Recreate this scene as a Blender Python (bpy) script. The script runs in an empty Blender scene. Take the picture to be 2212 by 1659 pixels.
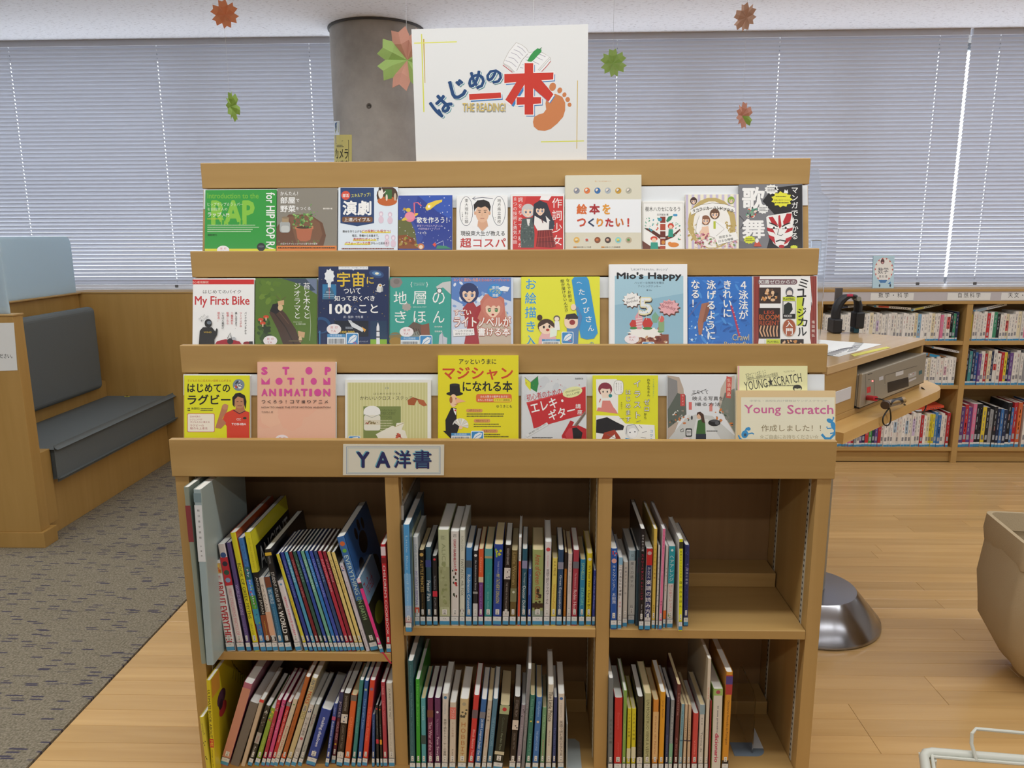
import bpy, math, random
import numpy as np
from mathutils import Matrix, Vector
from mathutils.geometry import tessellate_polygon
random.seed(7)
sc = bpy.context.scene
C = sc.collection
# ------------------------------------------------------------------ camera
FPX, PIT, YAW, ROL = 1657.33, 0.1952, -0.0302, -0.0054
CAM = np.array([0.0849, -1.7475, 1.4])
fw = np.array([math.sin(YAW)*math.cos(PIT), math.cos(YAW)*math.cos(PIT), -math.sin(PIT)])
rt0 = np.array([math.cos(YAW), -math.sin(YAW), 0.])
up0 = np.cross(rt0, fw)
rt = rt0*math.cos(ROL)+up0*math.sin(ROL)
up = up0*math.cos(ROL)-rt0*math.sin(ROL)
cd = bpy.data.cameras.new('camera'); cam = bpy.data.objects.new('camera', cd); C.objects.link(cam)
cd.sensor_width = 36; cd.lens = FPX/2212*36; cd.clip_start = .02
cam.matrix_world = Matrix(((rt[0], up[0], -fw[0], CAM[0]), (rt[1], up[1], -fw[1], CAM[1]), (rt[2], up[2], -fw[2], CAM[2]), (0, 0, 0, 1)))
sc.camera = cam
# ------------------------------------------------------------------ world, lights, exposure
w = bpy.data.worlds.new('daylight'); sc.world = w; w.use_nodes = True
bg = w.node_tree.nodes['Background']; bg.inputs[0].default_value = (.85, .925, 1, 1); bg.inputs[1].default_value = 3.4
def area(name, loc, sx, sy, power, col=(.955, .985, 1.0), rot=(0, 0, 0)):
    l = bpy.data.lights.new(name, 'AREA'); l.shape = 'RECTANGLE'; l.size = sx; l.size_y = sy; l.energy = power; l.color = col
    o = bpy.data.objects.new(name, l); C.objects.link(o); o.location = loc; o.rotation_euler = rot
    return o
LP = 15.2
for ly, pw in ((-4.6, .8), (-2.5, .8), (-.42, 1.25), (1.55, .75)):
    for lx in (-4.2, -2.1, 0, 2.1, 4.2):
        area('ceiling_light', (lx, ly, 2.555), 1.9, .13, LP*pw*(.95 if lx < -1 else 1))
sc.view_settings.view_transform = 'Standard'; sc.view_settings.look = 'None'
sc.view_settings.exposure = 0.0; sc.view_settings.gamma = 1; sc.view_settings.use_curve_mapping = False
try:
    sc.cycles.max_bounces = 7; sc.cycles.diffuse_bounces = 4; sc.cycles.transparent_max_bounces = 12
    sc.cycles.sample_clamp_indirect = 4; sc.cycles.caustics_reflective = False; sc.cycles.caustics_refractive = False
except Exception: pass
# ------------------------------------------------------------------ rays: a point of the photograph onto a real plane of the room
def ray(x, y):
    x = np.asarray(x, float); y = np.asarray(y, float)
    return fw+rt*((x-1106)/FPX)[..., None]+up*((829.5-y)/FPX)[..., None]
def aty(x, y, Y): d = ray(x, y); return CAM+d*((Y-CAM[1])/d[..., 1])[..., None]
def atz(x, y, Z): d = ray(x, y); return CAM+d*((Z-CAM[2])/d[..., 2])[..., None]
def onpl(x, y, P, n):
    d = ray(x, y); n = np.asarray(n, float); return CAM+d*(((np.asarray(P)-CAM)@n)/(d@n))[..., None]
# ------------------------------------------------------------------ colour and materials
def lin(h):
    if not isinstance(h, str): return tuple(h)
    h = h.lstrip('#'); r = []
    if len(h) == 3: h = ''.join(c*2 for c in h)
    for i in (0, 2, 4):
        c = int(h[i:i+2], 16)/255; r.append(c/12.92 if c <= .04045 else ((c+.055)/1.055)**2.4)
    return (*r, 1.)
MATS = {}
def nodemat(name):
    m = bpy.data.materials.new(name); m.use_nodes = True; MATS[name] = m
    nt = m.node_tree; return m, nt, nt.nodes['Principled BSDF']
def plain(name, col, rough=.5, metal=0, spec=.5, bump=None):
    m, nt, b = nodemat(name)
    b.inputs['Base Color'].default_value = lin(col); b.inputs['Roughness'].default_value = rough
    b.inputs['Metallic'].default_value = metal; b.inputs['Specular IOR Level'].default_value = spec
    if bump:
        n = nt.nodes.new('ShaderNodeTexNoise'); n.inputs['Scale'].default_value = bump[0]; n.inputs['Detail'].default_value = 4
        tc = nt.nodes.new('ShaderNodeTexCoord'); nt.links.new(tc.outputs['Object'], n.inputs['Vector'])
        bp = nt.nodes.new('ShaderNodeBump'); bp.inputs['Strength'].default_value = bump[1]; bp.inputs['Distance'].default_value = .002
        nt.links.new(n.outputs[0], bp.inputs['Height']); nt.links.new(bp.outputs[0], b.inputs['Normal'])
    return m
def printed(name, rough, coat=0):
    m, nt, b = nodemat(name)
    a = nt.nodes.new('ShaderNodeAttribute'); a.attribute_name = 'Col'
    nt.links.new(a.outputs['Color'], b.inputs['Base Color']); b.inputs['Roughness'].default_value = rough
    b.inputs['Coat Weight'].default_value = coat; b.inputs['Coat Roughness'].default_value = .12
    return m
PRINT = printed('laminated_print', .38, .25); MATTE = printed('matte_print', .75)
def wood(name, c1, c2, axis=0, rough=.42, rnd=0., sc1=1.):
    """procedural wood grain stretched along one object axis; rnd varies the tone from piece to piece"""
    m, nt, b = nodemat(name); L = nt.links
    tc = nt.nodes.new('ShaderNodeTexCoord'); mp = nt.nodes.new('ShaderNodeMapping')
    s = [26*sc1, 26*sc1, 26*sc1]; s[axis] = 1.4*sc1; mp.inputs['Scale'].default_value = s
    L.new(tc.outputs['Object'], mp.inputs['Vector'])
    oi = nt.nodes.new('ShaderNodeObjectInfo'); ml = nt.nodes.new('ShaderNodeMath'); ml.operation = 'MULTIPLY'; ml.inputs[1].default_value = 40
    L.new(oi.outputs['Random'], ml.inputs[0])
    n = nt.nodes.new('ShaderNodeTexNoise'); n.noise_dimensions = '4D'; n.inputs['Scale'].default_value = 1.0; n.inputs['Detail'].default_value = 5; n.inputs['Distortion'].default_value = .5
    L.new(mp.outputs[0], n.inputs['Vector']); L.new(ml.outputs[0], n.inputs['W'])
    cr = nt.nodes.new('ShaderNodeValToRGB'); cr.color_ramp.elements[0].position = .32; cr.color_ramp.elements[1].position = .68
    cr.color_ramp.elements[0].color = lin(c1); cr.color_ramp.elements[1].color = lin(c2)
    L.new(n.outputs[0], cr.inputs[0])
    out = cr.outputs[0]
    if rnd:
        h = nt.nodes.new('ShaderNodeHueSaturation'); mr = nt.nodes.new('ShaderNodeMapRange')
        mr.inputs['To Min'].default_value = 1-rnd; mr.inputs['To Max'].default_value = 1+rnd*.7
        L.new(oi.outputs['Random'], mr.inputs['Value']); L.new(mr.outputs[0], h.inputs['Value']); L.new(out, h.inputs['Color']); out = h.outputs[0]
    L.new(out, b.inputs['Base Color']); b.inputs['Roughness'].default_value = rough
    return m
WOODX = wood('beech_grain_across', '#b08c53', '#bb975e', 0)
WOODZ = wood('beech_grain_upright', '#b08c53', '#bb975e', 2)
WOODY = wood('beech_grain_deep', '#ac8850', '#b8945a', 1)
WOODB = wood('booth_wood', '#ad8748', '#b79052', 2)
FLOORW = wood('floor_plank_wood', '#c69e65', '#d4ad74', 0, .24, .11)
STEEL = plain('brushed_steel', '#a9a9ae', .2, 1)
ALU = plain('aluminium', '#a8a9a4', .45, .8)
WHITE = plain('white_plastic', '#dfe2e4', .4); WPAPER = plain('white_paper', '#e6e7e6', .8); DARK = plain('black_plastic', '#18181a', .45)
PAGEW = plain('page_edges_white', '#e4e2da', .8); PAGEC = plain('page_edges_cream', '#d8c69a', .8)
# ------------------------------------------------------------------ mesh builder
class MB:
    def __init__(s): s.v = []; s.f = []; s.c = []; s.col = (1, 1, 1, 1)
    def k(s, col): s.col = lin(col); return s
    def add(s, vs, fs):
        n = len(s.v); s.v += [tuple(map(float, p)) for p in vs]; s.f += [tuple(i+n for i in f) for f in fs]; s.c += [s.col]*len(fs); return s
    def box(s, x0, x1, y0, y1, z0, z1):
        vs = [(x, y, z) for z in (z0, z1) for y in (y0, y1) for x in (x0, x1)]
        return s.add(vs, [(0, 2, 3, 1), (4, 5, 7, 6), (0, 1, 5, 4), (2, 6, 7, 3), (0, 4, 6, 2), (1, 3, 7, 5)])
    def prism(s, pts, a, lo, hi):
        """polygon pts in the two axes other than a, extruded along a from lo to hi"""
        n = len(pts); vs = []
        for t in (lo, hi):
            for p in pts:
                q = list(p); q.insert(a, t); vs.append(q)
        fs = [(i, (i+1) % n, (i+1) % n+n, i+n) for i in range(n)]
        tri = tessellate_polygon([[Vector((p[0], p[1], 0)) for p in pts]])
        fs += [tuple(t) for t in tri]+[tuple(i+n for i in reversed(t)) for t in tri]
        return s.add(vs, fs)
    def lathe(s, prof, cx=0, cy=0, seg=40):
        vs = [(cx+r*math.cos(2*math.pi*j/seg), cy+r*math.sin(2*math.pi*j/seg), z) for r, z in prof for j in range(seg)]
        fs = [(i*seg+j, i*seg+(j+1) % seg, (i+1)*seg+(j+1) % seg, (i+1)*seg+j) for i in range(len(prof)-1) for j in range(seg)]
        return s.add(vs, fs)
    def tube(s, pts, r, seg=8, closed=False):
        P = [Vector(p) for p in pts]; n = len(P); vs = []; prev = None
        for i, p in enumerate(P):
            a = P[i-1] if (i > 0 or closed) else P[i]; b = P[(i+1) % n] if (i < n-1 or closed) else P[i]
            t = (b-a).normalized()
            if prev is None:
                u = t.cross(Vector((0, 0, 1)))
                if u.length < .1: u = t.cross(Vector((0, 1, 0)))
            else: u = prev-t*prev.dot(t)
            u.normalize(); prev = u; v = t.cross(u)
            vs += [p+(u*math.cos(2*math.pi*j/seg)+v*math.sin(2*math.pi*j/seg))*r for j in range(seg)]
        m = n if closed else n-1
        fs = [(i*seg+j, i*seg+(j+1) % seg, ((i+1) % n)*seg+(j+1) % seg, ((i+1) % n)*seg+j) for i in range(m) for j in range(seg)]
        if not closed: fs += [tuple(range(seg)), tuple((n-1)*seg+j for j in reversed(range(seg)))]
        return s.add(vs, fs)
    def build(s, name, mat, parent=None, smooth=False, bevel=0, loc=None, kind=None):
        me = bpy.data.meshes.new(name); me.from_pydata(s.v, [], s.f)
        if mat in (PRINT, MATTE):
            ca = me.color_attributes.new('Col', 'FLOAT_COLOR', 'CORNER')
            tot = np.repeat(np.array(s.c, dtype=np.float32), [len(f) for f in s.f], axis=0)
            ca.data.foreach_set('color', tot.ravel())
        me.materials.append(mat)
        if smooth: me.polygons.foreach_set('use_smooth', [True]*len(me.polygons))
        me.update(); o = bpy.data.objects.new(name, me); C.objects.link(o)
        if parent: o.parent = parent
        if loc: o.location = loc
        if bevel:
            b = o.modifiers.new('edge', 'BEVEL'); b.width = bevel; b.segments = 2; b.limit_method = 'ANGLE'
        if smooth and not bevel:
            try: me.set_sharp_from_angle(angle=math.radians(38))
            except Exception: pass
        if kind: o['kind'] = kind
        return o
def tag(o, label=None, cat=None, group=None, kind=None):
    if label: o['label'] = label
    if cat: o['category'] = cat
    if group: o['group'] = group
    if kind: o['kind'] = kind
    return o
def empty(name, loc=(0, 0, 0), rot=(0, 0, 0)):
    o = bpy.data.objects.new(name, None); C.objects.link(o); o.location = loc; o.rotation_euler = rot; o.empty_display_size = .05; return o
# ------------------------------------------------------------------ flat print: lettering and drawings in photo coordinates, mapped onto a real surface
GL = {}
def glyph(s, off):
    key = (s, round(off, 3))
    if key not in GL:
        c = bpy.data.curves.new('t', 'FONT'); c.body = s; c.size = 1; c.resolution_u = 2; c.offset = off
        o = bpy.data.objects.new('t', c); m = o.to_mesh()
        v = np.array([(p.co.x, p.co.y) for p in m.vertices]) if len(m.vertices) else np.zeros((0, 2))
        f = [tuple(p.vertices) for p in m.polygons]
        o.to_mesh_clear(); bpy.data.objects.remove(o); bpy.data.curves.remove(c)
        GL[key] = (v, f)
    return GL[key]
class Art:
    """ops use drawing coordinates (x right, y down); mp maps arrays of x, y and a layer height to local 3-D points"""
    def __init__(s, mp, step=.00005): s.mp = mp; s.b = MB(); s.h = .00006; s.step = .000006
    def put(s, pts, fs, col):
        if len(pts) == 0: return s
        pts = np.asarray(pts, float); s.b.k(col); s.b.add(s.mp(pts[:, 0], pts[:, 1], s.h), fs); s.h += s.step; return s
    def poly(s, pts, col):
        tri = tessellate_polygon([[Vector((p[0], -p[1], 0)) for p in pts]])
        return s.put(pts, [tuple(t) for t in tri], col)
    def R(s, x0, y0, x1, y1, col): return s.put([(x0, y0), (x1, y0), (x1, y1), (x0, y1)], [(0, 3, 2, 1)], col)
    def RR(s, x0, y0, x1, y1, r, col):
        pts = []
        for cx, cy, a0 in ((x1-r, y0+r, -90), (x1-r, y1-r, 0), (x0+r, y1-r, 90), (x0+r, y0+r, 180)):
            for k in range(4):
                a = math.radians(a0+k*30); pts.append((cx+r*math.cos(a), cy+r*math.sin(a)))
        return s.poly(pts, col)
    def E(s, cx, cy, rx, ry, col, rot=0, n=18, a0=0, a1=360):
        c, q = math.cos(math.radians(rot)), math.sin(math.radians(rot)); pts = []
        for k in range(n+(1 if a1-a0 < 360 else 0)):
            a = math.radians(a0+(a1-a0)*k/n); x, y = rx*math.cos(a), ry*math.sin(a); pts.append((cx+x*c-y*q, cy+x*q+y*c))
        return s.put(pts, [tuple(reversed(range(len(pts))))], col)
    def cloud(s, cx, cy, rx, ry, col, n=11, d=.12):
        pts = [(cx+rx*(1+d*math.cos(k*math.pi))*math.cos(2*math.pi*k/(2*n)), cy+ry*(1+d*math.cos(k*math.pi))*math.sin(2*math.pi*k/(2*n))) for k in range(2*n)]
        return s.poly(pts, col)
    def line(s, pts, w, col):
        pts = np.asarray(pts, float); n = len(pts); vs = []; fs = []
        for i in range(n):
            a = pts[max(i-1, 0)]; b = pts[min(i+1, n-1)]; t = b-a; t = t/(np.linalg.norm(t)+1e-9); p = np.array([-t[1], t[0]])*w/2
            vs += [pts[i]+p, pts[i]-p]
        for i in range(n-1): fs.append((2*i, 2*i+2, 2*i+3, 2*i+1))
        return s.put(vs, fs, col)
    def stampp(s, q, f, c, r):
        """thicken lettering by r drawing units: several shifted copies at one height"""
        if r > 0 and len(f):
            for k in range(8):
                an = math.pi*k/4; s.put(q+np.array([math.cos(an)*r, math.sin(an)*r]), f, c)
        s.put(q, f, c)
    def T(s, t, x0, y0, x1, y1, col, bold=.012, rot=0, out=None, ow=.05, sl=0):
        """text fitted to the box; rot 90 = reading downwards, other angles turn about the centre; out = outline colour"""
        b0 = 0
        v0, _ = glyph(t, b0)
        if len(v0) == 0: return s
        mn, mx = v0.min(0), v0.max(0); sp = np.maximum(mx-mn, 1e-6)
        vert = rot in (90, -90); em = min(abs((x1-x0)/(sp[1] if vert else sp[0])), abs((y1-y0)/(sp[0] if vert else sp[1])))
        g_ = max(0, bold-.010)*em*.8
        if g_ and not out: x0 += g_*.7; x1 -= g_*.7; y0 += g_*.7; y1 -= g_*.7
        for c, o in (([(out, ow)] if out else [])+[(col, bold)]):
            v, f = glyph(t, b0); u = (v-mn)/sp; gr = max(0, o-.010)*em*.8
            if rot == 90: q = np.stack([x0+(x1-x0)*(u[:, 1]), y0+(y1-y0)*u[:, 0]], 1)
            elif rot == -90: q = np.stack([x0+(x1-x0)*(1-u[:, 1]), y1-(y1-y0)*u[:, 0]], 1)
            else:
                q = np.stack([x0+(x1-x0)*(u[:, 0]+sl*u[:, 1]*.3), y1-(y1-y0)*u[:, 1]], 1)
                if rot:
                    a = math.radians(rot); cc = np.array([(x0+x1)/2, (y0+y1)/2]); d = q-cc
                    q = cc+np.stack([d[:, 0]*math.cos(a)-d[:, 1]*math.sin(a), d[:, 0]*math.sin(a)+d[:, 1]*math.cos(a)], 1)
            s.stampp(q, f, c, gr)
        return s
    def V(s, t, xc, y0, y1, size, col, bold=.012, out=None, ow=.05, dx=0):
        """vertical Japanese lettering, one cell per character"""
        n = len(t); ch = (y1-y0)/n
        for i, g in enumerate(t):
            if g == ' ': continue
            cx = xc+dx*(i+.5)/n; cy = y0+ch*(i+.5)
            for c, o in (([(out, ow)] if out else [])+[(col, bold)]):
                v, f = glyph(g, 0)
                if len(v) == 0: continue
                v = v-np.array([.5, .38]) if ord(g) > 255 else v-(v.min(0)+v.max(0))/2
                k = min(size, ch*1.04) if ord(g) > 255 else size
                q = np.stack([v[:, 0]*k, -v[:, 1]*k], 1)
                if g in 'ー～': q = np.stack([q[:, 1]*-1, q[:, 0]], 1)
                s.stampp(q+np.array([cx, cy]), f, c, max(0, o-.010)*k)
        return s
    def lines(s, x0, y0, x1, n, dy, h, col, jit=.25):
        """tiny running text too small to read: rows of short dashes"""
        rr = random.Random(int(x0*7+y0))
        for i in range(n):
            x = x0; e = x1-(x1-x0)*jit*rr.random()
            while x < e:
                wd = h*rr.uniform(.5, 1.0); s.put([(x, y0+i*dy), (x+wd, y0+i*dy), (x+wd, y0+i*dy+h*.8), (x, y0+i*dy+h*.8)], [(0, 3, 2, 1)], col); s.h -= s.step
                x += wd+h*.28
        s.h += s.step; return s
    def build(s, name, parent, mat=None, label=None):
        if not s.b.f: return None
        o = s.b.build(name, mat or PRINT, parent)
        if label: o['label'] = label
        return o
# ================================================================== ROOM
ZC = 2.565; YW = 3.186
def acoustic():
    m, nt, b = nodemat('acoustic_ceiling'); L = nt.links
    tc = nt.nodes.new('ShaderNodeTexCoord')
    mp = nt.nodes.new('ShaderNodeMapping'); mp.inputs['Scale'].default_value = (26, 90, 40); L.new(tc.outputs['Object'], mp.inputs['Vector'])
    n = nt.nodes.new('ShaderNodeTexNoise'); n.inputs['Scale'].default_value = 1.6; n.inputs['Detail'].default_value = 3; L.new(mp.outputs[0], n.inputs['Vector'])
    cr = nt.nodes.new('ShaderNodeValToRGB'); cr.color_ramp.elements[0].position = .34; cr.color_ramp.elements[1].position = .40
    cr.color_ramp.elements[0].color = lin('#c9c6ca'); cr.color_ramp.elements[1].color = lin('#f0eff4'); L.new(n.outputs[0], cr.inputs[0])
    L.new(cr.outputs[0], b.inputs['Base Color']); b.inputs['Roughness'].default_value = .9
    bp = nt.nodes.new('ShaderNodeBump'); bp.inputs['Strength'].default_value = .5; bp.inputs['Distance'].default_value = .004
    L.new(cr.outputs[0], bp.inputs['Height']); L.new(bp.outputs[0], b.inputs['Normal']); return m
WALLM = plain('painted_wall', '#cfcac2', .8)
o = MB().box(-6, 6.5, -6, 3.6, ZC, ZC+.1).build('ceiling', acoustic(), kind='structure')
o = MB().box(-6, 6.5, -6, 3.6, -.1, -.004).build('floor', plain('subfloor', '#7a5a38', .5), kind='structure')
flo = o
# floor boards, one object each; alike boards share mesh data
PL = {}
def plank(x0, x1, y0, y1):
    key = (round(x1-x0, 2), round(y1-y0, 3))
    if key not in PL:
        b = MB(); w_, d_ = (x1-x0)/2-.0004, (y1-y0)/2-.0004; e = .0009
        vs = [(-w_, -d_, -.004), (w_, -d_, -.004), (w_, d_, -.004), (-w_, d_, -.004), (-w_, -d_, -e), (w_, -d_, -e), (w_, d_, -e), (-w_, d_, -e),
              (-w_+e, -d_+e, 0), (w_-e, -d_+e, 0), (w_-e, d_-e, 0), (-w_+e, d_-e, 0)]
        b.add(vs, [(0, 1, 5, 4), (1, 2, 6, 5), (2, 3, 7, 6), (3, 0, 4, 7), (4, 5, 9, 8), (5, 6, 10, 9), (6, 7, 11, 10), (7, 4, 8, 11), (8, 9, 10, 11)])
        q = b.build('plank', FLOORW, flo); PL[key] = q.data
    else:
        q = bpy.data.objects.new('plank', PL[key]); C.objects.link(q); q.parent = flo
    q.location = ((x0+x1)/2, (y0+y1)/2, 0); return q
rp = random.Random(3); yy = -.62; PW = .0757
while yy < 2.86:
    x = -1.27; first = True
    while x < 3.9:
        ln = rp.choice((.55, .85, 1.15, 1.45)) if first else rp.choice((1.15, 1.45)); first = False
        e = min(x+ln, 4.0)
        if e > 3.6: e = 4.0
        plank(x, e, yy, yy+PW); x = e
    yy += PW
# carpet
def carpetmat():
    m, nt, b = nodemat('loop_carpet'); L = nt.links; N = nt.nodes.new
    tc = N('ShaderNodeTexCoord'); mp = N('ShaderNodeMapping'); mp.inputs['Scale'].default_value = (12.5, 74, 1); L.new(tc.outputs['Object'], mp.inputs['Vector'])
    vo = N('ShaderNodeTexVoronoi'); vo.inputs['Scale'].default_value = 1.0; vo.distance = 'CHEBYCHEV'; vo.inputs['Randomness'].default_value = .9; L.new(mp.outputs[0], vo.inputs['Vector'])
    c1 = N('ShaderNodeValToRGB'); c1.color_ramp.elements[0].position = .20; c1.color_ramp.elements[0].color = (1, 1, 1, 1); c1.color_ramp.elements[1].position = .29; c1.color_ramp.elements[1].color = (0, 0, 0, 1)
    L.new(vo.outputs['Distance'], c1.inputs[0])
    sp = N('ShaderNodeSeparateColor'); L.new(vo.outputs['Color'], sp.inputs[0])
    gt = N('ShaderNodeMath'); gt.operation = 'GREATER_THAN'; gt.inputs[1].default_value = .35; L.new(sp.outputs[0], gt.inputs[0])
    mu = N('ShaderNodeMath'); mu.operation = 'MULTIPLY'; L.new(gt.outputs[0], mu.inputs[0]); L.new(c1.outputs[0], mu.inputs[1])
    n = N('ShaderNodeTexNoise'); n.inputs['Scale'].default_value = 160; n.inputs['Detail'].default_value = 3; L.new(tc.outputs['Object'], n.inputs['Vector'])
    c2 = N('ShaderNodeValToRGB'); c2.color_ramp.elements[0].position = .3; c2.color_ramp.elements[1].position = .7; c2.color_ramp.elements[0].color = lin('#6b6453'); c2.color_ramp.elements[1].color = lin('#998f7d'); L.new(n.outputs[0], c2.inputs[0])
    c3 = N('ShaderNodeMixRGB'); c3.inputs[2].default_value = lin('#4d4956'); L.new(mu.outputs[0], c3.inputs[0]); L.new(c2.outputs[0], c3.inputs[1])
    L.new(c3.outputs[0], b.inputs['Base Color']); b.inputs['Roughness'].default_value = .95; b.inputs['Specular IOR Level'].default_value = .1
    bp = N('ShaderNodeBump'); bp.inputs['Strength'].default_value = .6; bp.inputs['Distance'].default_value = .003; L.new(n.outputs[0], bp.inputs['Height']); L.new(bp.outputs[0], b.inputs['Normal']); return m
cm = carpetmat()
cp = MB()
ts = 1.0; ys = [-5.9]+[-.12+k*ts for k in range(-5, 4)]
ys = sorted(set(y for y in ys if y > -5.95))+[2.86]
o = empty('carpet', (-3, 0, 0)); tag(o, 'grey-brown carpet with short dark dashes beside the wooden floor', 'carpet')
for i in range(len(ys)-1):
    for x0, x1 in ((-5.9, -3.27), (-3.27, -2.27), (-2.27, -1.272)):
        if ys[i+1]-ys[i] < .05: continue
        MB().box(x0+.0005+3, x1-.0005+3, ys[i]+.0006, ys[i+1]-.0006, -.004, .005).build('carpet_tile', cm, o)
# walls
b = MB(); b.box(-6, 6.5, 3.3, 3.42, -.05, 1.06).build('wall_back', WALLM, kind='structure')
MB().box(-6, 6.5, 3.3, 3.42, 2.52, ZC).build('wall_back_header', WALLM, kind='structure')['kind'] = 'structure'
MB().box(-6.1, -6, -6, 3.6, -.05, ZC).build('wall_left', WALLM, kind='structure')
MB().box(6.5, 6.6, -6, 3.6, -.05, ZC).build('wall_right', WALLM, kind='structure')
MB().box(-6.1, 6.6, -6.1, -6, -.05, ZC).build('wall_front', WALLM, kind='structure')
MB().box(-6, 6.5, 3.0, 3.3, 1.045, 1.062).build('trim_1', plain('window_sill_paint', '#d6d3d2', .4), kind='structure')
# window glass and mullions
gm, nt, bb = nodemat('window_glass'); nt.nodes.remove(bb); mo = nt.nodes['Material Output']
tr = nt.nodes.new('ShaderNodeBsdfTransparent'); gl = nt.nodes.new('ShaderNodeBsdfGlossy'); gl.inputs['Roughness'].default_value = .02; mx = nt.nodes.new('ShaderNodeMixShader'); mx.inputs[0].default_value = .06
nt.links.new(tr.outputs[0], mx.inputs[1]); nt.links.new(gl.outputs[0], mx.inputs[2]); nt.links.new(mx.outputs[0], mo.inputs[0])
FR = plain('window_frame_metal', '#8d9094', .4, .6)
edges = [-6, -4.0, -2.0, -.84, 1.05, 2.0, 4.2, 6.5]
for i in range(len(edges)-1):
    x0, x1 = edges[i], edges[i+1]; wn = empty('window_%d' % (i+1), ((x0+x1)/2, 3.36, 1.062)); wn['kind'] = 'structure'; hwid = (x1-x0)/2
    f = MB(); f.box(-hwid, -hwid+.03, -.02, .02, 0, 1.458); f.box(hwid-.03, hwid, -.02, .02, 0, 1.458); f.box(-hwid+.03, hwid-.03, -.02, .02, 0, .04); f.box(-hwid+.03, hwid-.03, -.02, .02, 1.42, 1.458); f.build('window_frame', FR, wn)
    MB().box(-hwid+.03, hwid-.03, -.003, .003, .04, 1.42).build('glass_pane', gm, wn)
# concrete pillar
cmn, nt, bb = nodemat('fair_faced_concrete'); tc = nt.nodes.new('ShaderNodeTexCoord'); n = nt.nodes.new('ShaderNodeTexNoise'); n.inputs['Scale'].default_value = 5; n.inputs['Detail'].default_value = 8; n.inputs['Roughness'].default_value = .65
nt.links.new(tc.outputs['Object'], n.inputs['Vector']); cr = nt.nodes.new('ShaderNodeValToRGB'); cr.color_ramp.elements[0].position = .3; cr.color_ramp.elements[1].position = .72
cr.color_ramp.elements[0].color = lin('#98928b'); cr.color_ramp.elements[1].color = lin('#b4aea7'); nt.links.new(n.outputs[0], cr.inputs[0]); nt.links.new(cr.outputs[0], bb.inputs['Base Color']); bb.inputs['Roughness'].default_value = .6
PX, PY, PR = -.84, 3.02, .268
o = MB().lathe([(0, 0), (PR, 0), (PR, ZC-.001)], 0, 0, 72).build('concrete_pillar', cmn, smooth=True, loc=(PX, PY, 0), kind='structure')
MB().lathe([(PR+.001, ZC-.012), (PR+.010, ZC-.012), (PR+.010, ZC-.001)], 0, 0, 72).build('ceiling_seal_ring', plain('dark_sealant', '#4b4848', .6), o, smooth=True)
def pil(dx=0.0):
    """map photo pixels onto the pillar's round face"""
    def mp(x, y, h):
        d = ray(x, y); a = (d[:, 0]**2+d[:, 1]**2); bx = CAM[0]-PX; by = CAM[1]-PY
        B = 2*(d[:, 0]*bx+d[:, 1]*by); c = bx*bx+by*by-(PR+h+dx)**2
        disc = np.maximum(B*B-4*a*c, 0); t = (-B-np.sqrt(disc))/(2*a); return CAM+d*t[:, None]-np.array([PX, PY, 0])
    return mp
a = Art(pil()); a.E(797, 229, 6, 6.5, '#6b645c'); a.E(797.5, 229.5, 4.2, 4.6, '#39342f'); a.E(797, 231, 2.5, 2, '#6f6962'); a.build('formwork_tie_hole', o, MATTE)
def pil_sheet(x0, x1, y0, y1, col, name, label, cat, deco):
    p = empty(name, (PX, PY, 0)); tag(p, label, cat); a = Art(pil(.001))
    xs = np.linspace(x0, x1, 9); pts = [(x, y) for y in (y0, y1) for x in xs]
    a.put(pts, [(i, i+1, i+10, i+9) for i in range(8)], col); a.build('paper', p, MATTE)
    a = Art(pil(.0016)); deco(a); a.build('print', p, MATTE)
def d1(a):
    a.poly([(726, 310), (739, 304), (753, 302), (753, 303), (739, 305), (726, 311)], '#5a5640'); a.R(752.3, 303, 753.2, 350, '#6a6548'); a.lines(727, 313, 743, 2, 3, 2, '#77735a')
    a.T('カメラ', 722.5, 321, 752, 343, '#2f2c22', .03); a.T('います', 726, 346, 752, 365, '#2f2c22', .03)
pil_sheet(722.3, 760, 291, 368, '#d9cc7c', 'notice_sheet', 'pale yellow printed notice curved around the concrete pillar', 'notice', d1)
def d2(a): a.poly([(723.5, 266), (730.5, 263), (731.5, 286), (724.5, 288)], '#a8a944'); a.poly([(723.5, 266), (728, 263.5), (727, 270), (724, 285)], '#4c6a92'); a.line([(726.5, 270), (727, 280), (725, 284)], 1, '#4c4f38')
pil_sheet(721.4, 733.5, 261, 292, '#dfe6ee', 'sticker_card', 'small white card with green picture above the yellow pillar notice', 'card', d2)
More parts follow.
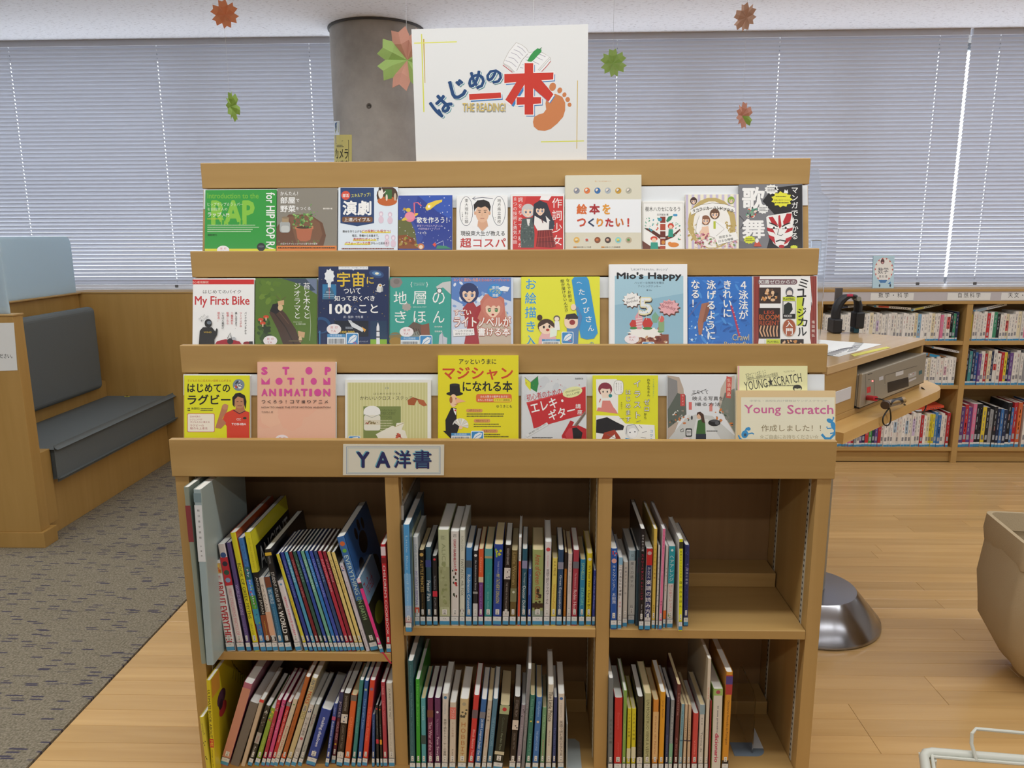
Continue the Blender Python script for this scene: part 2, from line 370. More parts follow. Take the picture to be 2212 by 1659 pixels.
# ------------------------------------------------------------------ venetian blinds
sm, nt, bb = nodemat('blind_slat'); bb.inputs['Base Color'].default_value = lin('#cfcfd5'); bb.inputs['Roughness'].default_value = .45
tl = nt.nodes.new('ShaderNodeBsdfTranslucent'); tl.inputs[0].default_value = lin('#a5b2cb'); mx = nt.nodes.new('ShaderNodeMixShader'); mx.inputs[0].default_value = .10
nt.links.new(bb.outputs[0], mx.inputs[1]); nt.links.new(tl.outputs[0], mx.inputs[2]); nt.links.new(mx.outputs[0], nt.nodes['Material Output'].inputs[0])
RAILM = plain('blind_rail', '#cfcdd2', .4)
TILT = math.radians(60); SW = .0262; PITCH = .02345
def blind(x0, x1, cords, label):
    r = empty('venetian_blind', ((x0+x1)/2, YW, 1.075)); tag(r, label, 'blind', 'window blinds'); cx = (x0+x1)/2
    cs = [c-cx for c in cords if x0+.02 < c < x1-.02]
    # one slat: curved strip, punched where the ladder cords run
    prof = []
    for k in range(7):
        u = (k/6-.5)*SW; bow = .0022*(1-(2*u/SW)**2); prof.append((u*math.cos(TILT)-bow*math.sin(TILT), u*math.sin(TILT)+bow*math.cos(TILT)))
    prof = [(-p[0], p[1]) for p in prof]      # inner edge up
    xs = [x0-cx]+sum([[c-.0024, c+.0024] for c in cs], [])+[x1-cx]
    b = MB(); n = len(prof)
    for i in range(len(xs)-1):
        hole = i % 2 == 1
        for k in range(n-1):
            if hole and k in (2, 3): continue
            p, q = prof[k], prof[k+1]; b.add([(xs[i], p[0], p[1]), (xs[i+1], p[0], p[1]), (xs[i+1], q[0], q[1]), (xs[i], q[0], q[1])], [(0, 1, 2, 3)])
    first = b.build('slat', sm, r, smooth=True); first.location.z = .022
    N_ = int((ZC-.035-1.075)/PITCH)+1
    for k in range(1, N_):
        q = bpy.data.objects.new('slat', first.data); C.objects.link(q); q.parent = r; q.location = (0, 0, .022+k*PITCH)
    MB().box(x0-cx, x1-cx, -.010, .012, -.010, .006).build('bottom_rail', RAILM, r, bevel=.002)
    MB().box(x0-cx, x1-cx, -.014, .018, ZC-.035-1.075, ZC-1.0755).build('head_rail', sm, r)
    for c in cs:
        MB().box(c-.0005, c+.0005, -.0138, -.0130, .006, ZC-.035-1.075).build('ladder_cord', sm, r)
        MB().box(c-.010, c+.010, -.0135, -.010, -.012, .003).build('rail_clip', plain('clip_grey', '#5b5754', .5) if 'clip_grey' not in MATS else MATS['clip_grey'], r)
    return r
blind(-5.9, -1.150, [-5.0, -4.07, -3.15, -2.229, -1.287], 'closed grey venetian blind over the upholstered bench, ending at the concrete pillar')
blind(-.548, 2.655, [-.36, .581, 1.548, 2.488], 'closed grey venetian blind between the concrete pillar and the bright slit')
blind(2.672, 6.3, [2.842, 3.8, 4.75, 5.7], 'closed grey venetian blind beyond the bright slit')
# ================================================================== MAGAZINE RACK / BOOKCASE
T = [(.3075, 1.5823, 1.517), (.2024, 1.3571, 1.2913), (.0993, 1.1315, 1.0621), (0., .9189, .8262)]
unit = empty('display_bookcase', (0, .17, 0)); tag(unit, 'beech display bookcase with three face-out ledges above six open compartments', 'bookcase')
U = lambda b, n, m, **k: b.build(n, m, unit, **k)
def ub(n, m, x0, x1, y0, y1, z0, z1, bev=.0015):
    o = MB().box(-(x1-x0)/2, (x1-x0)/2, y0-.17, y1-.17, z0, z1).build(n, m, unit, bevel=bev); o.location.x = (x0+x1)/2; return o
for y, zt, zb in T: ub('front_lip', WOODX, -.79, .79, y, y+.018, zb, zt, .002)
TR = []
for i in range(3):
    yu, _, zu = T[i]; yf, _, zf = T[i+1]; zt = zf+.012; yb = yf+.052
    ub('ledge', WOODX, -.786, .786, yf+.018, yb+.016, zf-.0001, zt)
    a = math.atan2(yu-.004-yb, zu-zt); TR.append((yb, zt, a))
    dy, dz = math.sin(a), math.cos(a); Ln = (zu-.0015-zt)/dz; n = (math.cos(a), -math.sin(a))   # n points backwards
    p0 = (yb+n[0]*.003-.17, zt+n[1]*.003+.001); p1 = (p0[0]+dy*(Ln-.002), p0[1]+dz*(Ln-.002))
    b = MB().prism([p0, (p0[0]+n[0]*.012, p0[1]+n[1]*.012+.003), (p1[0]+n[0]*.012, p1[1]+n[1]*.012), p1], 0, -.786, .786); U(b, 'sloped_back', WOODX)
    q1 = (p1[0]-n[0]*.0026, p1[1]-n[1]*.0026); q0 = (q1[0]-dy*.052, q1[1]-dz*.052)
    b = MB().prism([q0, (q0[0]+n[0]*.0024, q0[1]+n[1]*.0024), (q1[0]+n[0]*.0024, q1[1]+n[1]*.0024), q1], 0, -.784, .784); U(b, 'label_strip', WHITE)['label'] = 'white label strip'
(yA, zA, aA), (yB, zB, aB), (yC, zC_, aC) = TR
side = [(.004, 0), (.004, .826), (.02, .826), (yC+.03, .826), (T[2][0]+.005, 1.06), (T[2][0]+.018, 1.0615), (yB+.03, 1.0615), (T[1][0]+.005, 1.29), (T[1][0]+.018, 1.2905), (yA+.03, 1.2905), (T[0][0]+.006, 1.515), (T[0][0]+.018, 1.5165), (T[0][0]+.018, 1.562), (.36, 1.562), (.36, 0)]
for s in (-1, 1):
    b = MB().prism([(p[0]-.17, p[1]) for p in side], 0, *(sorted((s*.751, s*.784)))); U(b, 'side_panel', WOODZ)
ub('top_board', WOODX, -.784, .784, T[0][0]+.018, .36, 1.562, 1.5823)
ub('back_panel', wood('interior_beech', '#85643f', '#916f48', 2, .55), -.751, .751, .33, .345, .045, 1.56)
for x0, x1 in ((-.275, -.242), (.237, .270)): ub('divider', WOODZ, x0, x1, .004, .33, .045, .826)
BAY = [(-.751, -.275), (-.242, .237), (.270, .751)]; SH = [.3640, .4362, .4362]; SB = .0450
ub('bottom_board', WOODX, -.751, .751, .004, .33, .005, SB)
for (x0, x1), z in zip(BAY, SH):
    ub('shelf', WOODX, x0+.001, x1-.001, .002, .33, z-.0235, z)
    for zz in (z, SB): ub('back_riser', WOODX, x0+.004, x1-.004, .238, .33, zz+.0002, zz+.041)
def standard(x, s, y):
    b = MB().k('#b9b4a4'); b.box(min(x, x+s*.0016), max(x, x+s*.0016), y-.006-.17, y+.006-.17, .05, .82); b.k('#3a2f22')
    for k in range(50): b.box(min(x+s*.0016, x+s*.002), max(x+s*.0016, x+s*.002), y-.0025-.17, y+.0025-.17, .06+k*.015, .066+k*.015)
    U(b, 'shelf_track', MATTE)
for x0, x1 in BAY:
    for y in (.045, .27): standard(x0, 1, y); standard(x1, -1, y)
# ------------------------------------------------------------------ poster board on top
def quad_on(P, n, zx, c): return [onpl(zx(x, y)[0], zx(x, y)[1], P, n) for x, y in c]
def Z(ox, oy, s): return lambda x, y: (ox+np.asarray(x, float)/s, oy+np.asarray(y, float)/s)
def flat_board(name, label, cat, zx, cs, Y, th, matedge, snap=None):
    """a rigid sheet whose outline was measured on the plane y=Y; th = thickness to the back"""
    P = [aty(*zx(x, y), Y) for x, y in cs]
    if snap is not None:
        for k in (2, 3): P[k][2] = snap+(.0 if k == 3 else .0005)
    o = np.array([(P[2][0]+P[3][0])/2, Y, P[3][2]])
    b = MB(); vs = [tuple(p-o) for p in P]+[tuple(p-o+np.array([0, th, 0])) for p in P]
    b.add(vs, [(0, 1, 2, 3), (7, 6, 5, 4), (0, 4, 5, 1), (1, 5, 6, 2), (2, 6, 7, 3), (3, 7, 4, 0)])
    r = b.build(name, matedge, None, loc=tuple(o)); tag(r, label, cat)
    def mp(x, y, h): X, Yy = zx(x, y); q = aty(X, Yy, Y)-o; q[:, 1] -= h; return q
    return r, mp
ZP = Z(880, 50, 5.53)
pb, mp = flat_board('poster_board', 'white title poster standing on top of the bookcase, with large red and navy lettering', 'poster', ZP, [(48, 72), (2160, 12), (2145, 1602), (105, 1622)], .335, .005, WPAPER, 1.5825)
a = Art(mp)
a.poly([(162, 130), (176, 130), (205, 1062), (190, 1062)], '#d9dc62'); a.poly([(188, 190), (202, 190), (214, 715), (206, 715)], '#c9a83c'); a.poly([(80, 232), (590, 216), (590, 230), (80, 246)], '#e4e46e')
a.poly([(2028, 685), (2036, 685), (2028, 1500), (2020, 1500)], '#cfb04a'); a.poly([(1595, 1412), (2110, 1402), (2110, 1412), (1595, 1424)], '#dbe04c')
gy = '#b8b2a8'
a.poly([(1145, 480), (1210, 340), (1300, 232), (1380, 262), (1450, 340), (1470, 350), (1580, 335), (1700, 405), (1712, 460), (1610, 580), (1280, 585), (1140, 510)], '#eeeeee')
a.line([(1145, 480), (1165, 430), (1215, 335), (1300, 232), (1370, 262), (1420, 300), (1448, 350)], 5, gy); a.line([(1448, 355), (1540, 335), (1620, 355), (1700, 405), (1560, 560)], 5, gy); a.line([(1305, 570), (1370, 440), (1440, 365)], 6, '#a59f97')
a.line([(1145, 480), (1220, 520), (1280, 585)], 6, gy); a.line([(1140, 500), (1200, 545), (1255, 590)], 8, '#c0474a'); a.line([(1150, 492), (1215, 532), (1268, 588)], 4, '#8a8a88'); a.line([(1712, 455), (1660, 520), (1605, 578)], 8, '#c0474a'); a.line([(1700, 430), (1640, 500), (1570, 570)], 4, '#8a8a88'); a.line([(1703, 408), (1714, 455)], 5, gy)
for q in ([(1310, 272), (1370, 305), (1412, 352)], [(1270, 315), (1335, 340), (1383, 390)], [(1240, 352), (1305, 378), (1350, 425)], [(1208, 405), (1275, 425), (1322, 475)], [(1172, 445), (1240, 470), (1302, 522)], [(1500, 365), (1590, 375), (1650, 402)], [(1420, 405), (1540, 405), (1615, 442)], [(1412, 440), (1440, 445)], [(1500, 455), (1575, 492)], [(1345, 530), (1385, 537)], [(1375, 492), (1388, 498)]): a.line(q, 5, '#9a93a6')
a.poly([(1432, 450), (1470, 385), (1510, 335), (1555, 300), (1602, 315), (1600, 345), (1560, 385), (1510, 440), (1480, 462), (1440, 458)], '#3a9750'); a.line([(1575, 315), (1606, 292)], 8, '#2f7a40')
HON = [[(1400, 478), (1503, 478), (1503, 1093), (1400, 1093)], [(1158, 607), (1745, 590), (1742, 672), (1158, 716)], [(1310, 690), (1420, 700), (1248, 978), (1170, 915)], [(1500, 690), (1590, 670), (1745, 850), (1685, 938), (1500, 775)], [(1305, 885), (1597, 885), (1597, 960), (1305, 978)]]
ICHI = [[(737, 848), (1115, 828), (1122, 893), (741, 918)]]
def blk(pl, dx, dy, g, col):
    for p in pl:
        cx = sum(q[0] for q in p)/len(p); cy = sum(q[1] for q in p)/len(p)
        a.poly([(q[0]+dx+g*(1 if q[0] > cx else -1), q[1]+dy+g*(1 if q[1] > cy else -1)) for q in p], col)
# footprint below the red lettering
a.poly([(1650, 960), (1665, 870), (1770, 845), (1850, 880), (1885, 950), (1885, 1040), (1860, 1120), (1790, 1200), (1710, 1265), (1640, 1287), (1560, 1278), (1510, 1235), (1500, 1180), (1515, 1120), (1570, 1090), (1625, 1075), (1658, 1030)], '#cf8352')
for q in ((1735, 760, 40, 50, 15), (1820, 803, 28, 35, 20), (1876, 855, 24, 29, 20), (1915, 912, 27, 29, 0), (1937, 975, 23, 25, 0)): a.E(q[0], q[1], q[2], q[3], '#cf8352', q[4])
blk(HON, 20, 22, 0, '#3f82c4'); blk(ICHI, 18, 22, 0, '#3f82c4'); blk(HON, 0, 0, 13, '#f2f0ee'); blk(ICHI, 0, 0, 9, '#f2f0ee'); blk(HON, 0, 0, 0, '#cd3a2d'); blk(ICHI, 0, 0, 0, '#cd3a2d')
for ch, x0, y0, x1, y1, r in (('は', 296, 862, 516, 1092, -44), ('じ', 512, 672, 700, 900, -16), ('め', 728, 570, 925, 788, 0), ('の', 945, 552, 1132, 722, 12)):
    a.T(ch, x0+15, y0+11, x1+15, y1+11, '#4f9aa6', .055, rot=r); a.T(ch, x0+8, y0+5, x1+8, y1+5, '#eef0f0', .055, rot=r); a.T(ch, x0, y0, x1, y1, '#234a7c', .055, rot=r)
a.T('THE READING!', 664, 962, 1174, 1062, '#8d9aa0', .035); a.T('THE READING!', 660, 955, 1170, 1055, '#d9bd6a', .03)
a.build('poster_print', pb, MATTE)
MB().tube([(.085, .003, ZC-pb.location.z), (.085, .003, .338)], .0006, 5).build('thread', WHITE, pb)
# sign on the lowest lip
ZS = Z(380, 740, 2.989)
sg, mp = flat_board('section_sign', 'laminated cream sign with navy lettering stuck on the lowest wooden lip', 'sign', ZS, [(1080, 657), (1732, 660), (1730, 857), (1078, 856)], -.0022, .0015, plain('cream_card', '#e6e3d2', .35))
a = Art(mp)
for q in ((1100, 671, 1708, 674), (1100, 846, 1706, 849), (1100, 671, 1103, 849), (1705, 671, 1708, 849)): a.R(*q, '#8fa3c4')
for q in ((1110, 680, 1700, 682), (1110, 839, 1698, 841), (1110, 680, 1112, 841), (1698, 680, 1700, 841)): a.R(*q, '#9fc8d6')
for dx, dy, c in ((-6, -5, '#6fb3c6'), (0, 0, '#2c3163')):
    a.T('Y', 1168+dx, 707+dy, 1250+dx, 808+dy, c, .05); a.T('A', 1292+dx, 707+dy, 1384+dx, 808+dy, c, .05); a.T('洋', 1410+dx, 698+dy, 1518+dx, 812+dy, c, .038); a.T('書', 1535+dx, 696+dy, 1650+dx, 814+dy, c, .03)
a.build('sign_print', sg)
# ------------------------------------------------------------------ books shown face-out
def book_shell(b, t, W, h, face, spine, back, faceout, tc=.0012, paper=False):
    """cover wrapped round the pages: a = across the thickness, b = away from the spine"""
    r = min(t*.28, .004)
    out = [(0, W), (0, r), (r*.3, r*.3), (r, 0), (t-r, 0), (t-r*.3, r*.3), (t, r), (t, W)]; cols = [face, face, spine, spine, spine, back, back]
    inn = [(tc, W), (tc, r+tc), (tc+r*.3, tc+r*.3+.0003), (r+tc*.5, tc), (t-r-tc*.5, tc), (t-tc-r*.3, tc+r*.3+.0003), (t-tc, r+tc), (t-tc, W)]
    f = (lambda a_, b_, z: (b_, a_, z)) if faceout else (lambda a_, b_, z: (a_-t/2, b_, z))
    n = len(out)
    for i in range(n-1):
        b.k(cols[i])
        o0, o1, i0, i1 = out[i], out[i+1], inn[i], inn[i+1]
        vs = [f(*o0, 0), f(*o1, 0), f(*o1, h), f(*o0, h), f(*i0, 0), f(*i1, 0), f(*i1, h), f(*i0, h)]
        fs = [(0, 1, 2, 3), (4, 7, 6, 5), (3, 2, 6, 7), (0, 4, 5, 1)]
        if i == 0: fs.append((0, 3, 7, 4))
        if i == n-2: fs.append((1, 5, 6, 2))
        b.add(vs, fs)
def pages(parent, t, W, h, faceout, cream=False, tc=.0012):
    x = (tc+.0001, t-tc-.0001); y = (tc+.0004+min(t*.28, .004)*.3, W-.0015)
    b = MB()
    if faceout: b.box(y[0], y[1], x[0], x[1], .0012, h-.0015)
    else: b.box(x[0]-t/2, x[1]-t/2, y[0], y[1], .0012, h-.0012)
    b.build('pages', PAGEC if cream else PAGEW, parent)
Z1, Z2, Z3, Z4 = Z(430, 330, 3.301), Z(1090, 330, 3.16), Z(380, 740, 2.989), Z(1100, 740, 3.030)
def cover(row, zx, x0, x1, ytop, face, label, art, spine=None, th=.011, back='#e8e6e2', dy=0., name='book', cat='book', grp='books shown face-out on the ledges'):
    yb, zt, al = TR[row]; nv = np.array([0, -math.cos(al), math.sin(al)])
    P0 = np.array([0, yb-th/math.cos(al)-.0004-dy, zt+.0004]); mid = (x0+x1)/2
    q = onpl(*zx(mid, ytop), P0, nv); upv = np.array([0, math.sin(al), math.cos(al)]); h = float((q-P0)@upv)
    xl = onpl(*zx(x0, ytop+100), P0, nv)[0]; xr = onpl(*zx(x1, ytop+100), P0, nv)[0]
    P0[0] = xl; Wd = float(xr-xl); spine = spine or face
    b = MB(); book_shell(b, th, Wd, h, face, spine, back, True); r = b.build(name, PRINT); r.location = P0; r.rotation_euler = (-al, 0, 0); tag(r, label, cat, grp)
    pages(r, th, Wd, h, True)
    def mp(x, y, hh):
        X, Y = zx(x, y); q = onpl(X, Y, P0, nv)-P0; u = np.clip(q[:, 0], .0004, Wd-.0004); v = np.clip(q@upv, .0004, h-.0004); return np.stack([u, np.full_like(u, -hh), v], 1)
    if art: a = Art(mp); art(a); a.build('cover_print', r)
    return r
W_, K_ = '#f4f3f0', '#17171b'
def stamp(a, x, y, r=42):     # oval library stamp
    a.E(x, y, r, r*.72, '#f1e9ea'); a.T('館', x-r*.45, y-r*.42, x-r*.12, y-r*.08, '#c8505c', .0); a.T('印', x+r*.15, y-r*.42, x+r*.48, y-r*.08, '#c8505c', .0); a.T('Y.A', x-r*.4, y+r*.1, x+r*.25, y+r*.4, '#b85a64', .0)
def barc(a, x0, y0, x1, y1, leaf=None):   # library barcode label with leaf emblem
    a.R(x0, y0, x1, y1, '#e8ecef'); a.R(x0, y0, x1, y0+(y1-y0)*.3, '#4f93c6'); k = (x1-x0)/34; rr = random.Random(int(x0))
    a.T('市立図書館', x0+(x1-x0)*.15, y0+(y1-y0)*.05, x1-(x1-x0)*.2, y0+(y1-y0)*.25, '#d8e8f4', 0)
    x = x0+2*k
    while x < x1-3*k: w_ = k*rr.choice((.4, .8)); a.R(x, y0+(y1-y0)*.42, x+w_, y1-(y1-y0)*.12, '#2a2a30'); x += w_+k*rr.choice((.4, .7)); a.h -= a.step
    if leaf: X0, Y0, X1, Y1 = leaf; a.RR(X0, Y0, X1, Y1, (X1-X0)*.1, '#e9eef2'); m = (X1-X0)*.06; a.RR(X0+m, Y0+m, X1-m, Y1-m, (X1-X0)*.08, '#3d8dc8'); a.poly([(X0+.15*(X1-X0), Y0+.75*(Y1-Y0)), (X0+.3*(X1-X0), Y0+.35*(Y1-Y0)), (X0+.62*(X1-X0), Y0+.14*(Y1-Y0)), (X0+.88*(X1-X0), Y0+.22*(Y1-Y0)), (X0+.8*(X1-X0), Y0+.55*(Y1-Y0)), (X0+.5*(X1-X0), Y0+.75*(Y1-Y0))], '#e9eef2'); a.line([(X0+.12*(X1-X0), Y0+.85*(Y1-Y0)), (X0+.45*(X1-X0), Y0+.5*(Y1-Y0)), (X0+.8*(X1-X0), Y0+.27*(Y1-Y0))], (X1-X0)*.04, '#3d8dc8'); a.T('YA', X0+.55*(X1-X0), Y0+.68*(Y1-Y0), X0+.85*(X1-X0), Y0+.86*(Y1-Y0), '#d05a78', .02)
def stars(a, x0, y0, x1, y1, n, col, seed=1, s=3):
    rr = random.Random(seed)
    for _ in range(n): x, y, r = rr.uniform(x0, x1), rr.uniform(y0, y1), rr.uniform(.4, 1)*s; a.poly([(x, y-r*1.6), (x+r*.4, y-r*.4), (x+r*1.6, y), (x+r*.4, y+r*.4), (x, y+r*1.6), (x-r*.4, y+r*.4), (x-r*1.6, y), (x-r*.4, y-r*.4)], col); a.h -= a.step*.8
def blobs(a, x0, y0, x1, y1, n, cols, seed=1, s=8, fl=.6):
    rr = random.Random(seed)
    for _ in range(n):
        r = s*rr.uniform(.4, 1); x, y = rr.uniform(x0+r, x1-r), rr.uniform(y0+r*fl, y1-r*fl); a.E(x, y, r, r*fl, rr.choice(cols), rr.uniform(0, 180), 8); a.h -= a.step*.7
def face(a, x, y, r, hair, skin='#f2cfb4', brow='#4a3a34', eye='#3a5a8a', blush=True):
    a.E(x, y-r*.08, r*1.12, r*1.18, hair); a.poly([(x-r*.78, y-r*.3), (x+r*.78, y-r*.3), (x+r*.72, y+r*.35), (x+r*.3, y+r*.85), (x, y+r), (x-r*.3, y+r*.85), (x-r*.72, y+r*.35)], skin)
    a.poly([(x-r*.95, y+r*.1), (x-r*.9, y-r*.8), (x, y-r*1.15), (x+r*.9, y-r*.8), (x+r*.95, y+r*.1), (x+r*.62, y-r*.35), (x+r*.35, y-r*.1), (x+r*.1, y-r*.42), (x-r*.2, y-r*.08), (x-r*.55, y-r*.4)], hair)
    for s in (-1, 1): a.E(x+s*r*.36, y+r*.22, r*.16, r*.17, eye); a.line([(x+s*r*.18, y+r*.05), (x+s*r*.38, y-r*.0), (x+s*r*.56, y+r*.08)], r*.07, brow); a.E(x+s*r*.33, y+r*.16, r*.05, r*.05, '#ffffff', n=6)
    a.line([(x-r*.12, y+r*.62), (x, y+r*.67), (x+r*.12, y+r*.62)], r*.06, '#b5604e')
# ---- top ledge
def c1(a):
    a.T('Introduction to the', 60, 288, 425, 326, '#74b83a', .03); a.T('RAP', 88, 340, 395, 515, '#86c23e', .06)
    for k in range(12): a.R(120+k*22, 508-(k % 3)*14, 134+k*22, 520-(k % 2)*8, '#2f9a3c'); a.h -= a.step
    a.T('ヒップホップ☆ラッパー', 60, 355, 312, 380, '#d8ecc8', .01); a.T('を目指す人の', 60, 391, 202, 413, '#d8ecc8', .0); a.T('ラップ', 62, 424, 160, 456, W_, .02); a.T('入門', 165, 432, 215, 455, W_, .0)
    a.lines(60, 468, 160, 1, 10, 9, '#b8c83a'); a.lines(60, 514, 455, 4, 15, 7, '#bfe0b4', .3); a.T('駱駝現代', 62, 579, 128, 593, K_, .01)
    a.T('for HIP HOP RAP', 478, 284, 541, 740, W_, .03, rot=90); a.R(42, 684, 552, 700, '#e4d83a'); stamp(a, 172, 694, 44); a.E(443, 672, 30, 30, '#26252b'); a.E(443, 668, 20, 8, '#5a5a62')
cover(0, Z1, 40, 552, 264, '#2f9a3c', 'bright green book with giant pale-green letters and white vertical edge lettering', c1)
def c2(a):
    a.poly([(560, 520), (640, 440), (790, 440), (880, 500), (905, 590), (880, 690), (552, 690), (552, 540)], '#6d4a35'); a.poly([(640, 455), (790, 450), (860, 500), (880, 580), (850, 650), (700, 660)], '#7d5840'); a.R(552, 663, 985, 720, '#e0833a')
    a.poly([(688, 530), (812, 530), (794, 620), (765, 632), (722, 630), (702, 612)], '#b4694a'); a.R(684, 522, 815, 545, '#c27a58'); a.E(748, 532, 55, 10, '#4a3626')
    blobs(a, 660, 430, 820, 540, 70, ['#5c8f45', '#79ab58', '#3f6e36', '#93bf6c'], 3, 11); blobs(a, 780, 360, 850, 470, 12, ['#6c9f50', '#86b464'], 5, 7); blobs(a, 560, 620, 860, 660, 14, ['#5c8f45', '#79ab58'], 8, 8)
    a.RR(575, 490, 650, 570, 20, '#a7aaa8'); a.RR(585, 520, 645, 566, 16, '#c4c6c2'); a.R(592, 460, 640, 495, '#a8906e'); a.E(616, 462, 26, 8, '#8d7a60')
    a.T('かんたん！', 580, 277, 705, 305, W_, .02); a.T('部屋', 580, 316, 686, 362, W_, .035); a.T('で', 692, 330, 716, 352, W_, .02); a.T('野菜', 580, 375, 688, 424, W_, .035); a.T('をつくる', 692, 386, 795, 410, W_, .02)
    a.lines(885, 393, 955, 1, 8, 14, '#dcd6cc'); a.T('今日からチャレンジできる育て方の基本', 580, 642, 845, 656, W_, 0); a.lines(565, 673, 970, 1, 9, 11, '#3a2a1a', 0)
cover(0, Z1, 553, 985, 252, '#8a8478', 'taupe book with a photo of potted herbs on a round wooden table', c2)
def c3(a):
    a.poly([(1008, 250), (1248, 250), (1248, 502), (1128, 524), (1008, 502)], '#23406f'); a.E(1046, 304, 32, 32, '#d8503a'); a.T('部活', 1024, 292, 1068, 318, W_, .03); a.T('スキルアップ！', 1086, 288, 1222, 316, '#e8e25a', .02, rot=-4)
    a.T('演劇', 1024, 342, 1228, 445, W_, .05); a.RR(1020, 456, 1238, 496, 12, '#7a5234'); a.T('上達バイブル', 1034, 463, 1222, 490, W_, .02)
    a.E(1342, 305, 76, 74, '#4a3220'); a.E(1342, 345, 70, 34, '#c2622a'); a.R(1325, 262, 1375, 330, '#3d6a34'); a.E(1296, 290, 18, 38, '#ece6da'); a.E(1290, 258, 10, 12, '#2c201a'); a.line([(1306, 300), (1330, 275)], 7, '#ece6da'); a.E(1338, 320, 7, 24, '#e9d8c4'); a.E(1398, 315, 9, 28, '#c9b49a')
    for x, y in ((1298, 455), (1362, 460), (1340, 620), (1385, 625)): a.E(x, y-20, 15, 18, '#d9c2d2'); a.E(x, y+22, 19, 26, '#e0c9d6'); a.E(x, y-16, 9, 11, '#f0e2ea')
    a.T('舞台を作り上げる', 1024, 552, 1158, 570, K_, .0); a.R(1160, 562, 1366, 572, '#ece65a'); a.T('どの役割にも役立つ！', 1160, 548, 1366, 570, '#cc3b36', .02)
    a.T('稽古、準備から本番まで、', 1092, 582, 1282, 600, K_, 0); a.R(1098, 618, 1265, 628, '#ece65a'); a.T('具体的なポイント', 1100, 606, 1262, 628, '#cc3b36', .02); a.T('で', 1265, 608, 1282, 627, K_, 0)
    a.R(1038, 646, 1222, 656, '#ece65a'); a.T('パフォーマンスの質', 1040, 634, 1222, 656, '#cc3b36', .02); a.T('がもっと高まる！', 1226, 636, 1350, 654, K_, 0); a.lines(1018, 680, 1390, 1, 9, 10, '#8a4a40', 0)
cover(0, Z1, 990, 1418, 246, '#dfe9f2', 'pale blue book with a navy shield panel and a round stage photo', c3, spine='#33363a')
def c4(a):
    a.poly([(1420, 300), (1560, 303), (1520, 480), (1600, 600), (1560, 684), (1420, 684)], '#3a4fa0'); a.poly([(1420, 480), (1500, 470), (1540, 560), (1560, 684), (1420, 684)], '#66693a'); a.poly([(1420, 590), (1480, 585), (1540, 620), (1560, 684), (1420, 684)], '#8a4c22'); a.poly([(1560, 303), (1804, 303), (1804, 480), (1700, 420)], '#3357b4')
    blobs(a, 1420, 600, 1570, 684, 26, ['#b4602a', '#7a3a1c', '#a89040', '#53782e'], 4, 16); stars(a, 1430, 310, 1800, 640, 60, '#e7ecf6', 5, 4)
    a.E(1504, 457, 38, 37, '#e9849a'); a.E(1504, 457, 64, 14, '#e6c04a', -22); a.E(1504, 452, 34, 26, '#ec93a6'); a.E(1492, 408, 18, 14, '#e0c23e'); a.E(1465, 402, 9, 10, '#c69a30'); a.line([(1537, 440), (1534, 358), (1560, 355), (1586, 380)], 9, '#dc6a80')
    a.poly([(1612, 392), (1630, 362), (1690, 340), (1735, 334), (1732, 350), (1690, 372), (1650, 405), (1622, 412)], '#e8c946'); a.E(1640, 385, 24, 17, '#f0d45a', -25); a.E(1640, 383, 9, 9, '#fff')
    a.T('歌を作ろう！', 1552, 458, 1770, 502, W_, .03); a.T('宇宙でいちばんやさしい', 1556, 512, 1730, 528, '#d6c6ea', 0); a.T('作詞作曲ガイドブック', 1566, 534, 1718, 550, '#d6c6ea', 0); a.T('ミマス', 1574, 564, 1622, 580, W_, .02)
    a.line([(1680, 657), (1740, 628), (1746, 672)], 3, '#dfe6f6'); a.poly([(1665, 655), (1680, 640), (1692, 655), (1682, 672)], '#e2503a'); a.E(1582, 668, 24, 22, '#c97b4c'); a.E(1582, 672, 14, 14, '#f0d6bc'); a.poly([(1700, 660), (1760, 665), (1800, 684), (1690, 684)], '#3a8a6a')
cover(0, Z1, 1420, 1806, 304, '#2a3f94', 'deep blue starry book with a pink ringed planet and comet', c4)
